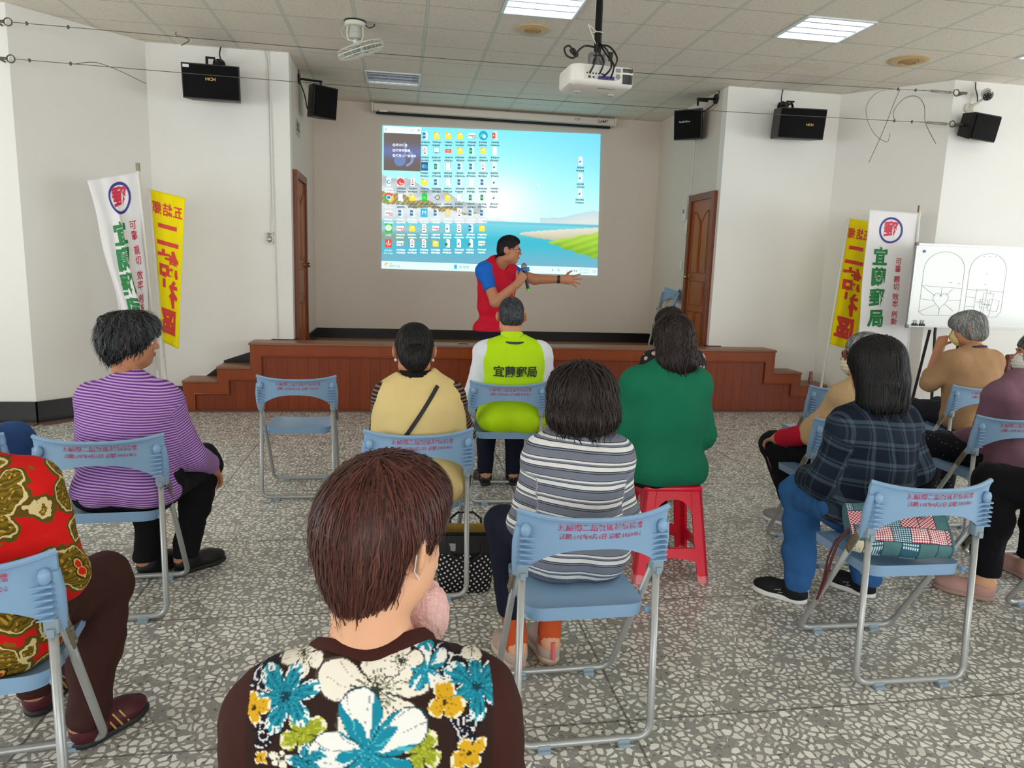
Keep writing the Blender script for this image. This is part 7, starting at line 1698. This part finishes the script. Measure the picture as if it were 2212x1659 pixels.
# --- person in black trousers, mostly beyond the right edge
F = Fig(2.99, 2.48, D2(10), .54, .90, .02, .165, .175, .165, .165, .115, head=(3.02, 2.56, 1.12))
F.arm(-1, (2.80, 2.47, .64), (2.86, 2.70, .58)); F.arm(1, (3.22, 2.50, .64), (3.12, 2.72, .58))
F.leg(-1, (2.675, 2.745, .545), (2.665, 2.72, .10), (2.555, 2.83, .03), (.092, .074, .044), (2.92, 2.50, .53)); F.leg(1, (3.08, 2.90, .5), (3.08, 2.9, .09), (3.08, 3.05, .03))
P = Person(F, 'person beyond the right edge with one black trouser leg and a pale pink shoe showing', (2.98, 2.5, 0), SK1, .008)
P.trousers(fabric('black_knit_trousers', '#0d0d11', .9), .016, .09, .007, .006); P.top(fabric('grey_knit', '#5d5f66'), .014, .47, name='sweater')
PKS = mat('pale_pink_canvas_shoe', '#b78f86', .75, .2, var=.08); P.shoes(PKS, mat('rose_beige_sole', '#a58578', .7), .005, .042, .06)
P.hair(H_BLACK, [('e', (0, -.012, .035), (.084, .100, .092), .02), ('e', (0, -.05, -.03), (.076, .06, .07), .03), ('s', (0, .105, -.05), (.10, .070, .078), .02), ('h', (0, -.06, -.09), (0, .2, -1))], 500); P.eyes(); P.lips()

# --- the speaker standing in front of the stage
F = Fig(.845, 6.32, D2(-138), .90, 1.405, .0, .185, .152, .160, .175, .124, head=(.930, 6.23, 1.575), hrot=(D2(-106), D2(-4), D2(0)), hs=1.02, neck=.056)
F.arm(1, (.800, 6.06, 1.135), (.985, 6.02, 1.300), (.052, .046, .031), {'fwd': (.55, .02, .80), 'n': (.15, -.95, .05), 'curl': (1.25, 1.3, 1.35, 1.35), 'thumb': .3, 'spread': .02, 'hs': 1.0})
F.arm(-1, (1.185, 6.33, 1.330), (1.405, 6.20, 1.338), (.052, .046, .030), {'fwd': (.96, -.22, -.03), 'n': (.25, .95, .15), 'curl': (.05, .10, .16, .22), 'spread': .30, 'thumb': .9, 'hs': 1.02})
F.J[('sh', -1)] = F.J[('sh', -1)]
F.leg(-1, (.945, 6.38, .50), (.955, 6.42, .09), (1.07, 6.31, .03), (.074, .060, .040)); F.leg(1, (.77, 6.25, .50), (.765, 6.26, .09), (.86, 6.14, .03), (.074, .060, .040))
P = Person(F, 'person in a red vest and blue shirt speaking into a microphone with one arm outstretched', (.85, 6.32, 0), SK2, .0046)
BLS = fabric('royal_blue_cotton', '#1a66c4', .75, .06); P.top(BLS, .012, .90, .30, .064, .0, .006, .004, 'shirt', True, 'royal blue short-sleeved shirt')
REDV = fabric('red_vest_cloth', '#c8102e', .7, .06, .15, 500); vo, VS = P.vest(REDV, .026, .865, .070, 'vest', .006, .005, wf=8, arm_in=.006)
BLC = mat('dark_blue_collar', '#274a80', .7, .2, var=.2, vs=120); P.collar(BLC, .066, -.004, .052, .35, 'collar')
pl_ = MB(); q = P.on_surface(VS, [F.s+F.f*.4+F.r*a+V3(0, 0, b) for a, b in ((.0, -.06), (.0, -.20), (.0, -.34), (.0, -.48))], -F.f, 80, off=.002); pl_.tube([tuple(p) for p in q], .003, 6); P.mb('zip', pl_, mat('dark_red_zip', '#6d0d1c', .5), parent=vo)
tm = MB()
for i, c in enumerate('會陳長安'):
    V, Fc = text_data(c, .046, .001, res=2); tp = P.on_surface(VS, [F.s-F.r*(.075+x)*1.0+F.f*.4+V3(0, 0, z-.155-.052*i) for x, z, _ in V], -F.f, 80, off=.004); tm.add([tuple(p) for p in tp], Fc)
P.mb('printed_lettering', tm, mat('yellow_vest_print', '#e8b52c', .6, var=0), smooth=False, parent=vo)
P.trousers(NAVYC, .009, .05, .007, .004); P.shoes(BLK_LEA, SOLE_B)
P.hair(H_BLACK, [('e', (0, -.010, .037), (.0785, .0955, .0875), .02), ('e', (0, .018, .080), (.062, .062, .038), .03), ('e', (0, -.045, -.02), (.066, .056, .050), .03), ('s', (0, .110, -.018), (.11, .074, .086), .02), ('s', (.078, .02, -.04), (.03, .045, .045), .01), ('s', (-.078, .02, -.04), (.03, .045, .045), .01), ('h', (0, -.06, -.055), (0, .1, -1))], 2000, .03, .0016, .005, .002, .0, None, .006, .03, 25, .15, 50, stray=.1)
P.glasses(mat('grey_spectacle_frame', '#3a3a40', .3, metal=.6, var=0), None, .004, .026, .016, .098); P.eyes(); P.lips('#9a5a4c')
wr_ = F.J[('wr', -1)]; ar = V3(.96, -.22, -.02); ar /= np.linalg.norm(ar); c0 = wr_-ar*.03; P.mb('wristband', MB().tube([tuple(c0-ar*.012), tuple(c0+ar*.012)], .0355, 18), mat('black_wristband', '#1d1a1e', .5))
# microphone in the hand
wr_ = F.J[('wr', 1)]; fw = V3(.55, .02, .80); fw /= np.linalg.norm(fw); grip = wr_+fw*.070+V3(.03, .028, .0)
ax_ = V3(-.28, -.02, 1.0); ax_ /= np.linalg.norm(ax_); ax_ = V3(-.22, .02, 1.0); ax_ /= np.linalg.norm(ax_)
mo = tuple(grip); mc = empty('microphone', mo); tag(mc, 'handheld microphone with a grey ball grille and blue ring held by the speaker', 'microphone')
MB().tube([tuple(-ax_*.115), tuple(-ax_*.02), tuple(ax_*.055)], lambda t: .0125+.006*t, 16).build('handle', mat('black_microphone_body', '#15161b', .35), mc, smooth=True, angle=50)
MB().sph(tuple(ax_*.085), (.026, .026, .030), 16).build('grille', mat('grey_microphone_mesh', '#7d8288', .4, metal=.6, var=.3, vs=300), mc, smooth=True)
MB().tube([tuple(ax_*.052), tuple(ax_*.064)], .024, 16).tube([tuple(ax_*.05+V3(.02, -.01, -.01)), tuple(ax_*.058+V3(.045, -.015, .0))], .004, 6).tube([tuple(ax_*.05-V3(.02, .01, .01)), tuple(ax_*.045-V3(.045, .015, .02))], .004, 6).build('ring', mat('blue_plastic_ring', '#1f6fc9', .4), mc, smooth=True, angle=50)
MB().tube([tuple(-ax_*.125), tuple(-ax_*.105)], .015, 14).build('end_cap', mat('bright_green_cap', '#5fce2e', .5), mc, smooth=True, angle=50)
